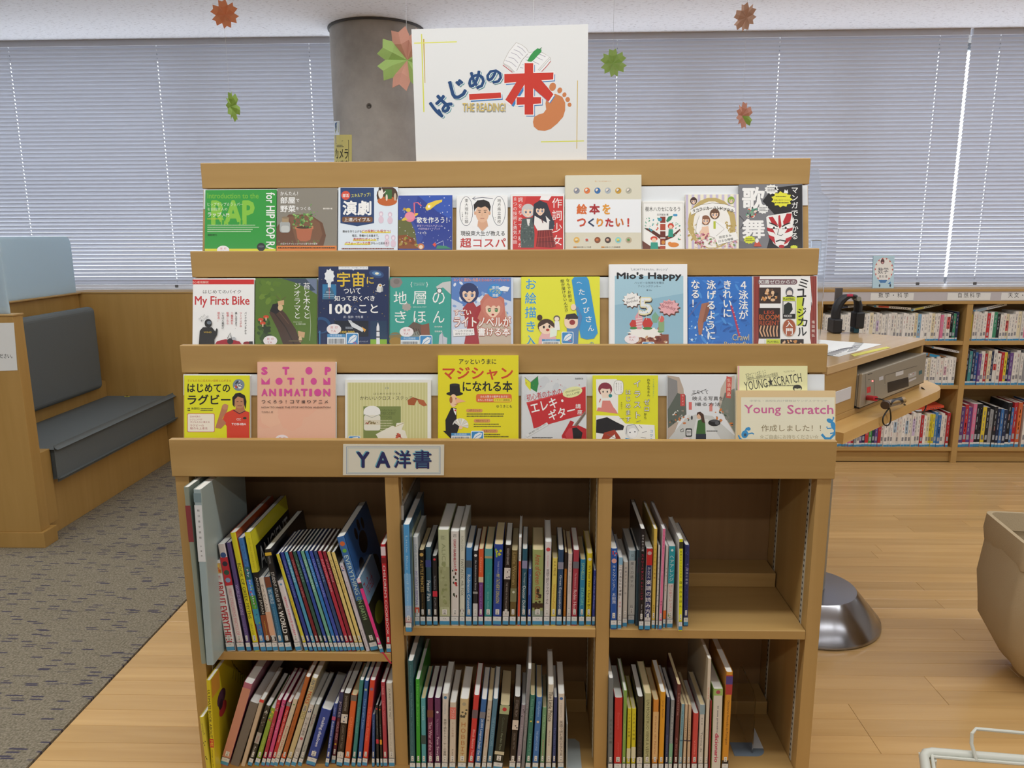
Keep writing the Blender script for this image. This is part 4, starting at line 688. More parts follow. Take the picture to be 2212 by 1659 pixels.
def c17(a):
    a.R(752, 840, 1220, 1330, '#93bccf'); a.poly([(752, 840), (1220, 840), (1220, 960), (752, 1040)], '#a6cbda'); a.T("Mio's Happy", 766, 816, 1206, 874, '#1c1c20', .065); a.T('はじめてでもかんたん、おいしい！', 878, 790, 1098, 804, '#4a5a70', 0); a.line([(862, 786), (872, 806)], 2, '#4a5a70'); a.line([(1112, 786), (1102, 806)], 2, '#4a5a70'); a.T('ハッピーな気持ちを贈る', 886, 880, 1088, 896, '#3a4a5e', 0); a.T('アイシングクッキー', 910, 904, 1066, 919, '#3a4a5e', 0); a.T('著 Mio', 968, 932, 1006, 944, '#3a4a5e', 0)
    a.E(960, 1250, 120, 50, '#5a3024'); a.R(850, 1240, 1120, 1330, '#8a4a34'); a.cloud(960, 1228, 112, 36, '#f2efe8', 12); blobs(a, 900, 1250, 1120, 1310, 24, ['#f0d9c0', '#6a2c20', '#c9a27c', '#e9e4d8'], 4, 14)
    for x, y, r in ((882, 1170, 30), (975, 1165, 38), (1065, 1200, 22)): a.poly([(x-r, y), (x-r*.4, y-r), (x+r*.5, y-r*.9), (x+r, y), (x+r*.5, y+r), (x-r*.5, y+r)], '#c9403a'); a.E(x, y+r*.9, r*.9, 9, '#4a8a48')
    a.poly([(890, 1120), (915, 1080), (945, 1130), (935, 1205), (905, 1205)], '#e2a0a8'); a.poly([(1005, 1115), (1028, 1085), (1055, 1120), (1040, 1160), (1010, 1160)], '#7fae90'); a.R(1050, 1150, 1090, 1220, '#8cae7c'); a.E(1070, 1135, 20, 22, '#d96a60')
    for k in range(4): a.line([(896, 1135+k*18), (940, 1128+k*18)], 4, '#f4e8e0')
    a.cloud(872, 1008, 62, 52, '#5a4038', 12); a.cloud(869, 1004, 57, 47, '#f2f0ec', 12); a.T('Happy', 838, 985, 890, 1002, '#4a4248', 0, rot=-18); a.T('Birthday', 832, 1006, 912, 1026, '#4a4248', 0, rot=-14)
    a.cloud(1125, 1060, 70, 54, '#6a4038', 12); a.cloud(1122, 1054, 65, 49, '#eab0b4', 12); a.T('HAPPY', 1086, 1015, 1150, 1036, '#8a3a44', 0, rot=8); a.T('Birthday', 1070, 1044, 1168, 1072, '#8a3a44', 0, rot=12)
    a.T('5', 916, 992, 1012, 1115, '#3a2a26', .09); a.T('5', 916, 988, 1008, 1108, '#e6ddb0', .07); a.T('5', 920, 992, 1002, 1100, '#e8edf0', .02); blobs(a, 925, 1000, 1000, 1100, 12, ['#5a7aa8'], 3, 4)
    a.line([(912, 1045), (915, 1130)], 4, '#d9d4cc'); a.line([(1070, 1100), (1055, 1150)], 4, '#d9d4cc'); a.line([(966, 1110), (968, 1140)], 4, '#d9d4cc'); a.E(868, 1272, 50, 32, '#f1e9ea'); a.T('館 印', 848, 1254, 890, 1266, '#c8505c', 0); a.T('Y.A', 850, 1272, 880, 1284, '#b85a64', 0); barc(a, 800, 1304, 930, 1340, (938, 1290, 1022, 1340))
cover(1, Z2, 712, 1247, 760, '#f0f1f1', 'tall white book with a birthday cake and iced biscuits on pale blue', c17, th=.014)
def c18(a):
    blobs(a, 1255, 850, 1680, 1300, 90, ['#2f6fc0', '#3f84d4', '#235aa8', '#4c93dc'], 5, 34, .3)
    blobs(a, 1255, 1110, 1420, 1310, 40, ['#a9d0ee', '#dfeef8', '#5fa4e2'], 6, 10); a.line([(1255, 1120), (1310, 1050), (1342, 1010)], 7, '#5a6aa8'); a.line([(1545, 1040), (1575, 1140), (1605, 1260)], 13, '#b83a5c')
    for k in range(7): a.line([(1553+k*8, 1062+k*28), (1564+k*8, 1060+k*28)], 3, '#e9c4cc')
    a.poly([(1345, 1030), (1395, 1020), (1400, 1060), (1360, 1150), (1345, 1240), (1325, 1245), (1318, 1160)], '#a8705a'); a.poly([(1380, 1030), (1402, 1060), (1372, 1150), (1350, 1160)], '#8c5a48')
    for t, x, y1 in (('４泳法が', 1630, 1140), ('きれいに', 1520, 1125), ('泳げるように', 1410, 1280), ('なる！', 1302, 1060)): a.V(t, x, 868, y1, 66, W_, .03)
    a.T('Crawl', 1554, 1238, 1668, 1282, '#d9c48c', .0); a.T('Butterfly', 1498, 1290, 1668, 1326, '#d9c48c', .0)
cover(1, Z2, 1250, 1688, 846, '#2f74c8', 'blue swimming book with white vertical title over pool water', c18)
def c19(a):
    for x0, x1 in ((1698, 1742), (2085, 2130)):
        a.R(x0, 842, x1, 1320, '#7c2a26')
        for k in range(4): a.R(x0+6+k*11, 842, x0+10+k*11, 1320, '#a84a3c'); a.h -= a.step
    a.poly([(1742, 850), (2085, 850), (2100, 1020), (2070, 1180), (2095, 1320), (1730, 1320), (1752, 1100), (1738, 1000)], '#f0efec'); a.RR(1728, 862, 1998, 900, 18, '#7a5a60'); a.T('知識ゼロからの', 1736, 868, 1986, 896, W_, .02, out='#3a2024', ow=.06)
    a.R(1992, 985, 2040, 1180, '#cbd83a')
    for i, ch in enumerate('ミュージカル'): c_ = 2030+[10, -5, 8, 0, 4, 0][i]; a.T(ch, c_-32, 862+i*66, c_+32, 920+i*66, K_, .03, rot=[8, -4, 10, -8, 6, -6][i]) if ch != 'ー' else a.line([(c_+4, 990), (c_-4, 1045)], 10, K_)
    a.RR(1738, 920, 1885, 1028, 4, '#3a2820'); blobs(a, 1745, 930, 1880, 1020, 26, ['#c98a4a', '#5a3a28', '#e0b890', '#1c1414'], 3, 18); a.E(1795, 940, 11, 13, '#e2bc94'); a.E(1830, 955, 11, 13, '#e2bc94')
    a.RR(1735, 1060, 1880, 1268, 4, '#2c1a16'); a.T('LEG', 1770, 1078, 1838, 1100, '#c04a28', .03); a.T('BLOOM', 1738, 1104, 1875, 1140, '#c9622c', .03); a.T('REGENT', 1740, 1146, 1876, 1178, '#b8502a', .03)
    for k in range(6): a.line([(1752+k*22, 1180), (1742+k*23, 1215), (1760+k*20, 1255)], 9, '#d9a880')
    a.R(1898, 984, 1985, 1132, '#20201f'); a.R(1898, 984, 1985, 1012, '#cbd83a'); a.T('PLAYBILL', 1902, 990, 1980, 1006, K_, .03); a.R(1902, 1014, 1982, 1100, '#e9e7e2'); a.poly([(1904, 1100), (1906, 1040), (1935, 1020), (1960, 1030), (1966, 1070), (1945, 1100)], '#1a2420'); a.T('WICKED', 1904, 1106, 1960, 1122, W_, .02)
    a.E(1942, 1195, 48, 62, '#d9cfc0'); a.E(1942, 1195, 44, 58, '#a85a3a'); a.T('入', 1920, 1148, 1966, 1190, W_, .03); a.T('門', 1920, 1198, 1966, 1242, W_, .03); a.E(1944, 950, 26, 32, '#5a5a60'); a.E(1944, 960, 19, 22, '#e6dcd2'); a.poly([(1915, 984), (1930, 972), (1960, 972), (1980, 984)], '#3a3a40')
    a.V('塩田明弘', 2106, 1140, 1262, 22, '#f0dcd0', .02); a.R(1778, 1272, 1880, 1330, '#cbd83a'); a.R(1778, 1272, 1785, 1330, '#eee'); a.R(1884, 1272, 2040, 1330, '#2a1c18'); blobs(a, 1890, 1275, 2035, 1310, 12, ['#c98a4a', '#e0b890'], 4, 12); a.T('PLAYBILL', 1795, 1284, 1870, 1296, K_, .02)
cover(1, Z2, 1692, 2135, 842, '#e9e7e4', 'theatre book framed by red curtains with small stage pictures', c19, th=.013)
# ---- third ledge
def c20(a):
    a.T('子どもたちに伝えたい技術と心がまえ', 74, 238, 356, 254, '#b8562a', .01); a.T('はじめての', 74, 266, 350, 322, K_, .04); a.T('ラグビー', 76, 336, 352, 402, K_, .04); a.E(405, 274, 38, 38, '#7a8a9a'); blobs(a, 375, 245, 435, 300, 16, ['#c84a3a', '#4a6a9a', '#e9e4dc', '#3a3a40'], 3, 11)
    a.lines(76, 422, 90, 2, 12, 8, K_); a.T('矢野均', 100, 418, 152, 434, K_, .0); a.lines(160, 424, 245, 2, 11, 6, '#4a4a3a')
    a.RR(74, 458, 250, 578, 8, '#cf4a6a'); a.RR(77, 461, 247, 575, 7, '#f4ead8')
    for i, t in enumerate(('日本代表の', 'レジェンドが', '子どもたちに教える', 'ラグビーの', '魅力＆上達法')): a.T(t, 92, 472+i*18+(i > 2)*2, 92+[66, 78, 126, 88, 112][i], 484+i*18+(i > 2)*5, '#a8303a', .0)
    a.poly([(300, 500), (320, 455), (370, 432), (425, 432), (474, 450), (474, 620), (330, 620), (328, 540)], '#d8432c'); a.poly([(255, 550), (290, 440), (300, 405), (338, 402), (332, 440), (300, 490), (325, 520), (290, 556)], '#b97a58'); a.E(318, 415, 19, 19, '#c48a66'); a.poly([(388, 410), (440, 410), (446, 440), (414, 455), (384, 440)], '#b4734f'); a.E(410, 378, 38, 48, '#c08660')
    a.poly([(366, 400), (364, 355), (385, 328), (415, 324), (446, 342), (456, 380), (450, 430), (440, 400), (436, 360), (400, 348), (380, 368), (378, 420)], '#221a18'); a.line([(392, 382), (404, 380)], 4, '#2a1c18'); a.line([(418, 380), (430, 382)], 4, '#2a1c18'); a.line([(398, 408), (426, 408)], 4, '#7a4038'); a.T('TOSHIBA', 360, 520, 454, 534, W_, .03); a.T('CCC', 392, 488, 420, 502, W_, .03); a.E(445, 488, 12, 7, '#2a3a2a'); a.line([(372, 436), (410, 460), (450, 440)], 5, '#2a2a3a')
cover(2, Z3, 50, 476, 212, '#e2e022', 'yellow rugby book with a player in a red jersey', c20, spine='#d8d41e')
def c21(a):
    pk = '#d84f96'
    blobs(a, 530, 180, 1026, 620, 10, ['#edbc9e', '#ebb498'], 3, 90, 1.2)
    for ch, x0, x1 in (('S', 552, 592), ('T', 688, 732), ('O', 836, 882), ('P', 962, 1000)): a.T(ch, x0, 158, x1, 208, pk, .09) if ch != 'O' else a.E(859, 182, 23, 25, pk)
    for p in ([(552, 270), (552, 228), (590, 270)], [(570, 270), (606, 228), (606, 270)]): a.poly(p, pk)
    a.E(666, 250, 23, 23, pk); a.T('T', 720, 228, 764, 272, pk, .09); a.R(810, 228, 826, 272, pk); a.E(890, 250, 20, 22, pk); a.poly([(952, 272), (952, 228), (996, 272)], pk); a.R(980, 228, 997, 272, pk)
    for ch, x, x1 in (('A', 553, 592), ('N', 603, 646), ('I', 668, 684), ('M', 700, 750), ('A', 764, 802), ('T', 808, 850), ('I', 862, 878), ('O', 894, 938), ('N', 952, 996)): a.T(ch, x, 299, x1, 345, pk, .07) if ch != 'O' else a.E(916, 322, 23, 23, pk)
    for i, ch in enumerate('つくろう！コマ撮りアニメ'): x = 554+i*36.8; a.T(ch, x+(9 if ch == '！' else 0), 372, x+(13 if ch == '！' else 24), 392, '#2c2226', .02)
    a.T('HOW TO MAKE THE STOP MOTION ANIMATION', 554, 413, 998, 423, '#2c2226', .02); a.T('竹内泰人 著', 554, 443, 628, 453, '#4a3434', 0); stamp(a, 686, 628, 46)
cover(2, Z3, 522, 1030, 124, '#eab89c', 'tall peach book with chunky pink block-letter title', c21, th=.013)
def c22(a):
    a.R(1108, 258, 1624, 640, '#cdc98c')
    for k in range(26): a.R(1110+k*20, 258, 1117+k*20, 640, '#d8d49e'); a.h -= a.step
    a.T('はじめての手づくり', 1276, 324, 1452, 338, '#4a4630', 0); a.T('かわいいクロス・ステッチ', 1190, 346, 1530, 372, '#3a3424', .0); a.T('19', 1352, 288, 1374, 302, '#7a8a8a', 0)
    a.R(1210, 412, 1452, 640, '#7d8a4c'); a.T('Introduction to', 1300, 428, 1422, 444, '#5c6838', 0); a.T('EMBROIDERY', 1318, 448, 1418, 468, '#5c6838', .01); a.T('STITCHES', 1324, 474, 1394, 492, '#5c6838', .01); a.lines(1318, 502, 1395, 6, 16, 8, '#c9c8a0', .1)
    a.E(1266, 444, 54, 36, '#efeee8'); a.R(1212, 444, 1320, 466, '#efeee8'); a.RR(1214, 468, 1320, 568, 14, '#e4e0d0'); a.R(1214, 500, 1320, 532, '#d9cfb6'); blobs(a, 1220, 505, 1316, 528, 12, ['#a8604c', '#8a7a50'], 3, 9); a.line([(1212, 462), (1266, 484), (1320, 462)], 3, '#9a9a90')
    a.poly([(1290, 592), (1400, 536), (1480, 570), (1500, 640), (1320, 640)], '#e9e4d2'); a.poly([(1425, 520), (1475, 515), (1455, 570), (1418, 545)], '#e9e4d2'); blobs(a, 1415, 580, 1465, 630, 9, ['#a8402c', '#c9604a'], 4, 14); a.line([(1412, 545), (1475, 518)], 3, '#b4a060')
    a.poly([(1495, 372), (1530, 352), (1560, 362), (1540, 405), (1500, 402)], '#a85a30'); a.poly([(1555, 362), (1600, 372), (1622, 405), (1600, 412), (1570, 395)], '#b4623a'); a.line([(1540, 360), (1565, 368)], 5, '#7a3c20')
    a.RR(1114, 602, 1190, 650, 5, '#e9eef2'); a.RR(1118, 606, 1186, 650, 4, '#3d8dc8'); a.poly([(1124, 626), (1145, 612), (1180, 608), (1168, 630), (1140, 640)], '#e9eef2'); a.E(1240, 632, 30, 12, '#f1e9ea')
cover(2, Z3, 1090, 1646, 240, '#ecebe2', 'wide pale olive craft book with pincushion, pillow and tiny shoes', c22, th=.010)
def c23(a):
    a.T('アッというまに', 1828, 106, 2068, 140, '#1d1d22', .03); a.T('マジシャン', 1722, 158, 2176, 240, '#cf4a26', .04); a.T('になれる本', 1852, 248, 2172, 318, '#1d1d22', .04); a.RR(1938, 332, 2168, 386, 14, '#e0703c'); a.T('みんな驚きの歓声をあげる！', 1966, 341, 2145, 356, W_, .01); a.RR(2050, 360, 2164, 382, 8, '#ecd83a'); a.T('おもしろ手品の', 1950, 363, 2046, 378, W_, .0); a.T('イラスト図解版', 2056, 363, 2156, 378, '#6a3a20', .01); a.T('ゆうきとも', 2070, 402, 2170, 422, '#2a2a2a', .0)
    for y, t in ((428, '入門マジック'), (494, '特別のマジック'), (560, '本格マジック')): x = 1874+(y-428)*.75; a.RR(x, y, x+106, y+22, 10, '#dc9a5a'); a.T(t, x+14, y+4, x+92, y+18, '#5a3420', .0); a.lines(1878+(y > 440)*45, y+30, 2150, 2, 14, 8, '#4a4a30', .3)
    a.poly([(1742, 570), (1740, 500), (1778, 420), (1812, 425), (1812, 600), (1780, 625), (1725, 570)], '#1c1a1e'); a.poly([(1770, 300), (1830, 268), (1838, 330), (1768, 332)], '#1c1a1e'); a.R(1768, 270, 1832, 332, '#1c1a1e'); a.E(1800, 330, 54, 14, '#1c1a1e'); a.E(1800, 272, 32, 8, '#2c2a2e'); a.E(1792, 375, 24, 42, '#f0c8a4'); a.poly([(1800, 350), (1872, 380), (1808, 392)], '#f0b48c'); a.E(1808, 362, 3, 5, '#1c4a8a'); a.line([(1800, 400), (1822, 396)], 3, '#b8403a'); a.E(1776, 370, 10, 22, '#a86a3a')
    a.poly([(1790, 424), (1812, 430), (1808, 470), (1796, 450)], '#f2f0ec'); a.poly([(1796, 436), (1810, 430), (1808, 446)], '#c93036')
    for k in range(9): an = math.radians(150+k*26); a.poly([(1838, 540), (1838+52*math.cos(an), 535+52*math.sin(an)*.9), (1838+52*math.cos(an+.4), 535+52*math.sin(an+.4)*.9)], '#eeece6' if k % 2 else '#dcdad2')
    a.E(1838, 548, 14, 12, '#f0c8a4'); a.poly([(1760, 560), (1800, 520), (1830, 540), (1810, 600)], '#1c1a1e'); barc(a, 1778, 584, 1902, 640, (1905, 570, 1988, 640))
cover(2, Z3, 1690, 2212, 82, '#e8dc22', 'tall yellow magic book with a long-nosed conjuror in a top hat', c23, th=.014)
def c24(a):
    blobs(a, 80, 220, 500, 400, 8, ['#dcdfe0', '#cfd3d6'], 3, 60)
    a.poly([(102, 232), (140, 262), (140, 318), (106, 275)], '#e2e23a'); a.poly([(140, 262), (188, 222), (192, 270), (180, 325), (140, 300)], '#2f8a48'); a.line([(100, 226), (140, 260), (190, 218)], 3, '#5a6a50')
    a.T('初心者のための', 112, 318, 345, 362, '#c22c34', .02, rot=-11); a.poly([(112, 392), (500, 288), (502, 470), (455, 480), (160, 562), (145, 490)], '#c62f34'); a.poly([(112, 392), (500, 288), (500, 296), (116, 400)], '#d8474a')
    a.T('エレキ・', 138, 372, 358, 440, W_, .035, rot=-14); a.T('ギター', 255, 424, 432, 492, W_, .035, rot=-14); a.T('講', 434, 402, 468, 432, W_, .02); a.T('座', 446, 440, 478, 470, W_, .02)
    a.E(414, 324, 66, 34, '#e6e8a8', -14); a.T('ゼロから始められる', 366, 308, 462, 322, '#3a4a2a', .0, rot=-14); a.T('あんしん入門書！', 374, 328, 462, 342, '#3a4a2a', .0, rot=-14); a.T('自由現代社', 432, 230, 484, 242, '#3a3a3a', .0)
    a.poly([(343, 610), (372, 560), (400, 510), (425, 520), (412, 545), (450, 540), (505, 565), (505, 640), (350, 640)], '#b8242c'); a.poly([(365, 600), (392, 560), (430, 560), (440, 640), (380, 640)], '#c9404a'); a.poly([(412, 560), (440, 555), (480, 590), (470, 640), (420, 640)], '#1f1c20'); a.poly([(425, 540), (442, 550), (500, 470), (498, 445)], '#8c7a6c'); a.line([(436, 546), (498, 460)], 3, '#3a3030')
    a.line([(112, 612), (252, 530)], 20, '#dfe1e0'); a.T('基礎の基礎から実践テクニックまで', 120, 560, 250, 572, '#2a2a2a', 0, rot=-30); a.lines(150, 618, 300, 2, 10, 7, '#3a3a3a'); a.E(356, 636, 22, 10, '#e2a0a8')
    stars(a, 100, 240, 480, 290, 8, '#c9606c', 5, 4)
cover(2, Z4, 78, 506, 214, '#d9dcdd', 'grey guitar book with slanted red title banner and yellow-green leaf mark', c24)
def c25(a):
    a.poly([(568, 240), (700, 238), (714, 252), (712, 466), (572, 448)], '#f2f1ea'); a.poly([(600, 448), (610, 380), (660, 380), (705, 466)], '#e08a80'); a.poly([(572, 448), (580, 425), (690, 430), (712, 466)], '#e08a80'); a.E(628, 305, 46, 44, '#8a3444'); a.poly([(592, 310), (600, 290), (655, 290), (664, 320), (650, 362), (610, 362)], '#f4dcc8'); a.poly([(588, 320), (592, 280), (640, 268), (668, 300), (640, 305), (606, 300)], '#8a3444'); a.E(614, 322, 4, 7, K_); a.E(642, 322, 4, 7, K_); a.E(662, 348, 12, 12, '#2f8a8a'); a.line([(598, 368), (590, 392)], 6, '#c9604a'); a.RR(684, 246, 748, 342, 26, '#8a8a80'); a.RR(686, 248, 746, 340, 25, '#f4f3ee'); a.V('キャラクターが', 732, 262, 330, 9, K_, 0); a.V('かわいくて！', 716, 262, 320, 9, K_, 0); a.V('動き出すよ', 702, 262, 315, 9, K_, 0)
    a.V('イラスト', 838, 234, 508, 52, W_, .0, out='#2a2a20', ow=.045); a.V('はじめます', 778, 302, 524, 38, W_, .0, out='#2a2a20', ow=.04); a.V('れもんちゃん', 912, 234, 352, 22, '#2a2a20', .02); a.V('ゼロ', 900, 366, 456, 40, W_, .0, out='#2a2a20', ow=.04); a.V('から', 890, 458, 502, 20, '#2a2a20', .02); a.V('キャラを描いてみたい！', 944, 236, 362, 10, '#3a9a8a', 0); a.V('本田ゆう', 735, 388, 438, 10, K_, 0)
    a.poly([(568, 476), (716, 480), (760, 530), (950, 540), (955, 640), (568, 640)], '#f2f1ea'); a.poly([(568, 590), (570, 505), (640, 488), (700, 520), (752, 545), (745, 572), (700, 575), (640, 600)], '#1f1e22'); a.poly([(600, 640), (620, 590), (690, 570), (720, 610), (735, 640), (700, 640), (690, 600), (640, 640)], '#a8402c'); a.E(800, 580, 45, 50, '#dfe0de'); a.E(808, 592, 30, 34, '#f4f4f2'); a.line([(765, 600), (770, 545), (820, 535), (850, 580)], 3, '#6a6a6e')
    for q in ([(830, 520), (860, 510)], [(850, 540), (870, 560)], [(870, 590), (900, 580)], [(860, 620), (895, 625)], [(640, 600), (700, 630)], [(720, 500), (750, 495)]): a.line(q, 3, '#6a6a6e')
    a.E(790, 588, 5, 4, '#4a4a50'); a.E(822, 584, 5, 4, '#4a4a50'); a.V('コツル', 930, 566, 648, 22, '#3a9ad0', .02); a.line([(760, 628), (830, 640)], 8, '#3a9ad0')
cover(2, Z4, 546, 974, 214, '#e4e22c', 'yellow drawing-course book with a red-haired cartoon girl and black cap', c25)
def c26(a):
    a.poly([(1036, 214), (1112, 226), (1140, 300), (1150, 420), (1060, 640), (1036, 640)], '#b9a898'); a.poly([(1036, 225), (1100, 250), (1105, 420), (1036, 440)], '#8c8a88'); a.poly([(1100, 330), (1155, 345), (1160, 470), (1040, 560), (1036, 440)], '#5f665c'); a.poly([(1476, 214), (1425, 225), (1385, 300), (1370, 420), (1476, 600)], '#c2b6a8'); a.poly([(1476, 300), (1410, 330), (1380, 430), (1476, 590)], '#7c8276')
    a.poly([(1036, 640), (1150, 500), (1220, 470), (1330, 480), (1476, 610), (1476, 640)], '#c9cac6'); a.poly([(1190, 640), (1225, 500), (1300, 500), (1390, 640)], '#dadbd8'); a.R(1120, 336, 1150, 416, '#c94a48'); a.V('ラーメン', 1135, 340, 412, 16, '#f0d8c8', .0); a.poly([(1422, 220), (1458, 228), (1450, 366), (1418, 360)], '#cf5a50'); a.V('生活良品', 1437, 232, 352, 26, '#f4e0c8', .0); a.R(1175, 390, 1195, 440, '#d9706a'); a.R(1310, 400, 1330, 450, '#d98a80')
    blobs(a, 1045, 440, 1200, 540, 26, ['#4a5048', '#8c8a80', '#c97a4a', '#dcdcd4'], 3, 12); blobs(a, 1340, 430, 1470, 570, 24, ['#4a5a48', '#8c8a80', '#cf7a3a', '#2f3a34'], 4, 13)
    for x0, y0, x1, y1, t in ((1198, 312, 1302, 336, 'エモくて'), (1200, 352, 1400, 380, '映える写真を'), (1216, 392, 1384, 416, '撮る方法')): a.T(t, x0, y0, x1, y1, '#2c2c2e', 0)
    a.line([(1192, 345), (1290, 305)], 2.5, '#2c2c2e'); a.line([(1420, 330), (1402, 380)], 2.5, '#5a5a5c'); a.E(1195, 492, 6, 14, '#3a3a3e'); a.E(1342, 525, 40, 22, '#1f2022'); a.E(1342, 512, 26, 8, '#4a4c50'); a.E(1360, 526, 14, 12, '#5a5c60')
    a.poly([(1220, 640), (1225, 575), (1235, 510), (1262, 500), (1282, 520), (1284, 570), (1288, 640)], '#3f6a34'); a.E(1244, 478, 17, 22, '#e0b898'); a.poly([(1228, 480), (1230, 458), (1250, 452), (1272, 470), (1282, 530), (1262, 520), (1252, 480), (1240, 466)], '#4a3024'); a.R(1222, 598, 1288, 640, '#2c3440'); a.RR(1154, 562, 1196, 616, 7, '#1e1e20'); a.RR(1160, 570, 1190, 608, 4, '#e4e4e2'); a.lines(1164, 578, 1188, 3, 9, 6, '#2a2a2a'); a.line([(1120, 572), (1138, 562), (1142, 580), (1122, 584), (1120, 572)], 3, '#3a3a3a'); a.lines(1292, 576, 1370, 1, 9, 7, '#3a3a3a'); a.E(1158, 634, 24, 12, '#e8d4d4')
cover(2, Z4, 1034, 1478, 214, '#e2e4e6', 'street photo book with a woman in green between shop fronts', c26)
# leaflet stack and its card pocket
def c27(a):
    a.R(1508, 152, 1946, 330, '#e8e4ae'); a.R(1496, 152, 1506, 420, '#e9b0b4'); a.T('表現することを楽しもう', 1548, 188, 1682, 240, '#8a8c6c', .0, rot=-12); a.T('中学生・高校生のための情報誌', 1560, 210, 1760, 240, '#5a5a48', 0, rot=-10); a.T('ヤングスクラッチ', 1796, 182, 1868, 196, '#5a5a48', 0, rot=-4)
    a.T('YOUNG★SCRATCH', 1536, 218, 1914, 288, '#3c3c38', .0, rot=-9); a.lines(1680, 278, 1900, 1, 10, 9, '#6a6a58'); a.E(1886, 298, 30, 22, '#3a3a36'); a.E(1888, 304, 22, 18, '#d9d6a8'); a.cloud(1886, 290, 26, 12, '#3a3a36', 8)
cover(2, Z4, 1494, 1952, 152, '#e6e2ac', 'stack of pale yellow leaflets standing behind the cream card pocket', c27, th=.008, name='leaflet_stack', cat='leaflets')['group'] = 'leaflets to take away'
def c28(a):
    a.R(1518, 358, 2130, 700, '#e9e5cc'); a.T('中学生・高校生向け情報誌ヤングスクラッチ', 1575, 375, 2082, 388, '#a9aaa0', 0); a.T('Young', 1538, 408, 1778, 480, '#cf6a9a', .03); a.T('Scratch', 1820, 408, 2122, 468, '#cf6a9a', .03); a.T('作成しました！！', 1650, 538, 2040, 582, '#8a7a58', 0); a.T('☆ご自由にお持ちください☆', 1640, 602, 2024, 630, '#b0a88a', 0)
    bl = '#3a93cc'
    a.line([(2045, 600), (2068, 626), (2100, 628), (2128, 600), (2136, 560), (2120, 530), (2098, 515)], 16, bl); a.E(2122, 545, 16, 30, bl, -20); a.E(2098, 512, 22, 14, bl, 25); a.line([(2112, 520), (2124, 492), (2118, 486)], 8, bl); a.line([(2110, 560), (2082, 562), (2078, 550)], 8, bl); a.line([(2126, 590), (2100, 596)], 8, bl); a.line([(2138, 540), (2146, 520)], 7, bl)
    a.E(1542, 600, 22, 26, bl, 20); a.line([(1532, 640), (1510, 628), (1500, 606)], 10, bl); a.E(1566, 565, 14, 12, bl); a.line([(1555, 600), (1590, 592), (1602, 600)], 8, bl); a.line([(1540, 590), (1556, 558)], 12, bl); a.E(1544, 604, 9, 10, '#46586a')
def pocket():
    yb, zt, al = TR[2]; r = cover(2, Z4, 1486, 2136, 314, '#e2c796', 'cream card pocket with pink English lettering and two blue lizards', c28, spine='#ead9b4', back='#d9c090', dy=.0095, th=.013, name='leaflet_pocket', cat='holder'); r['group'] = 'leaflets to take away'
pocket()
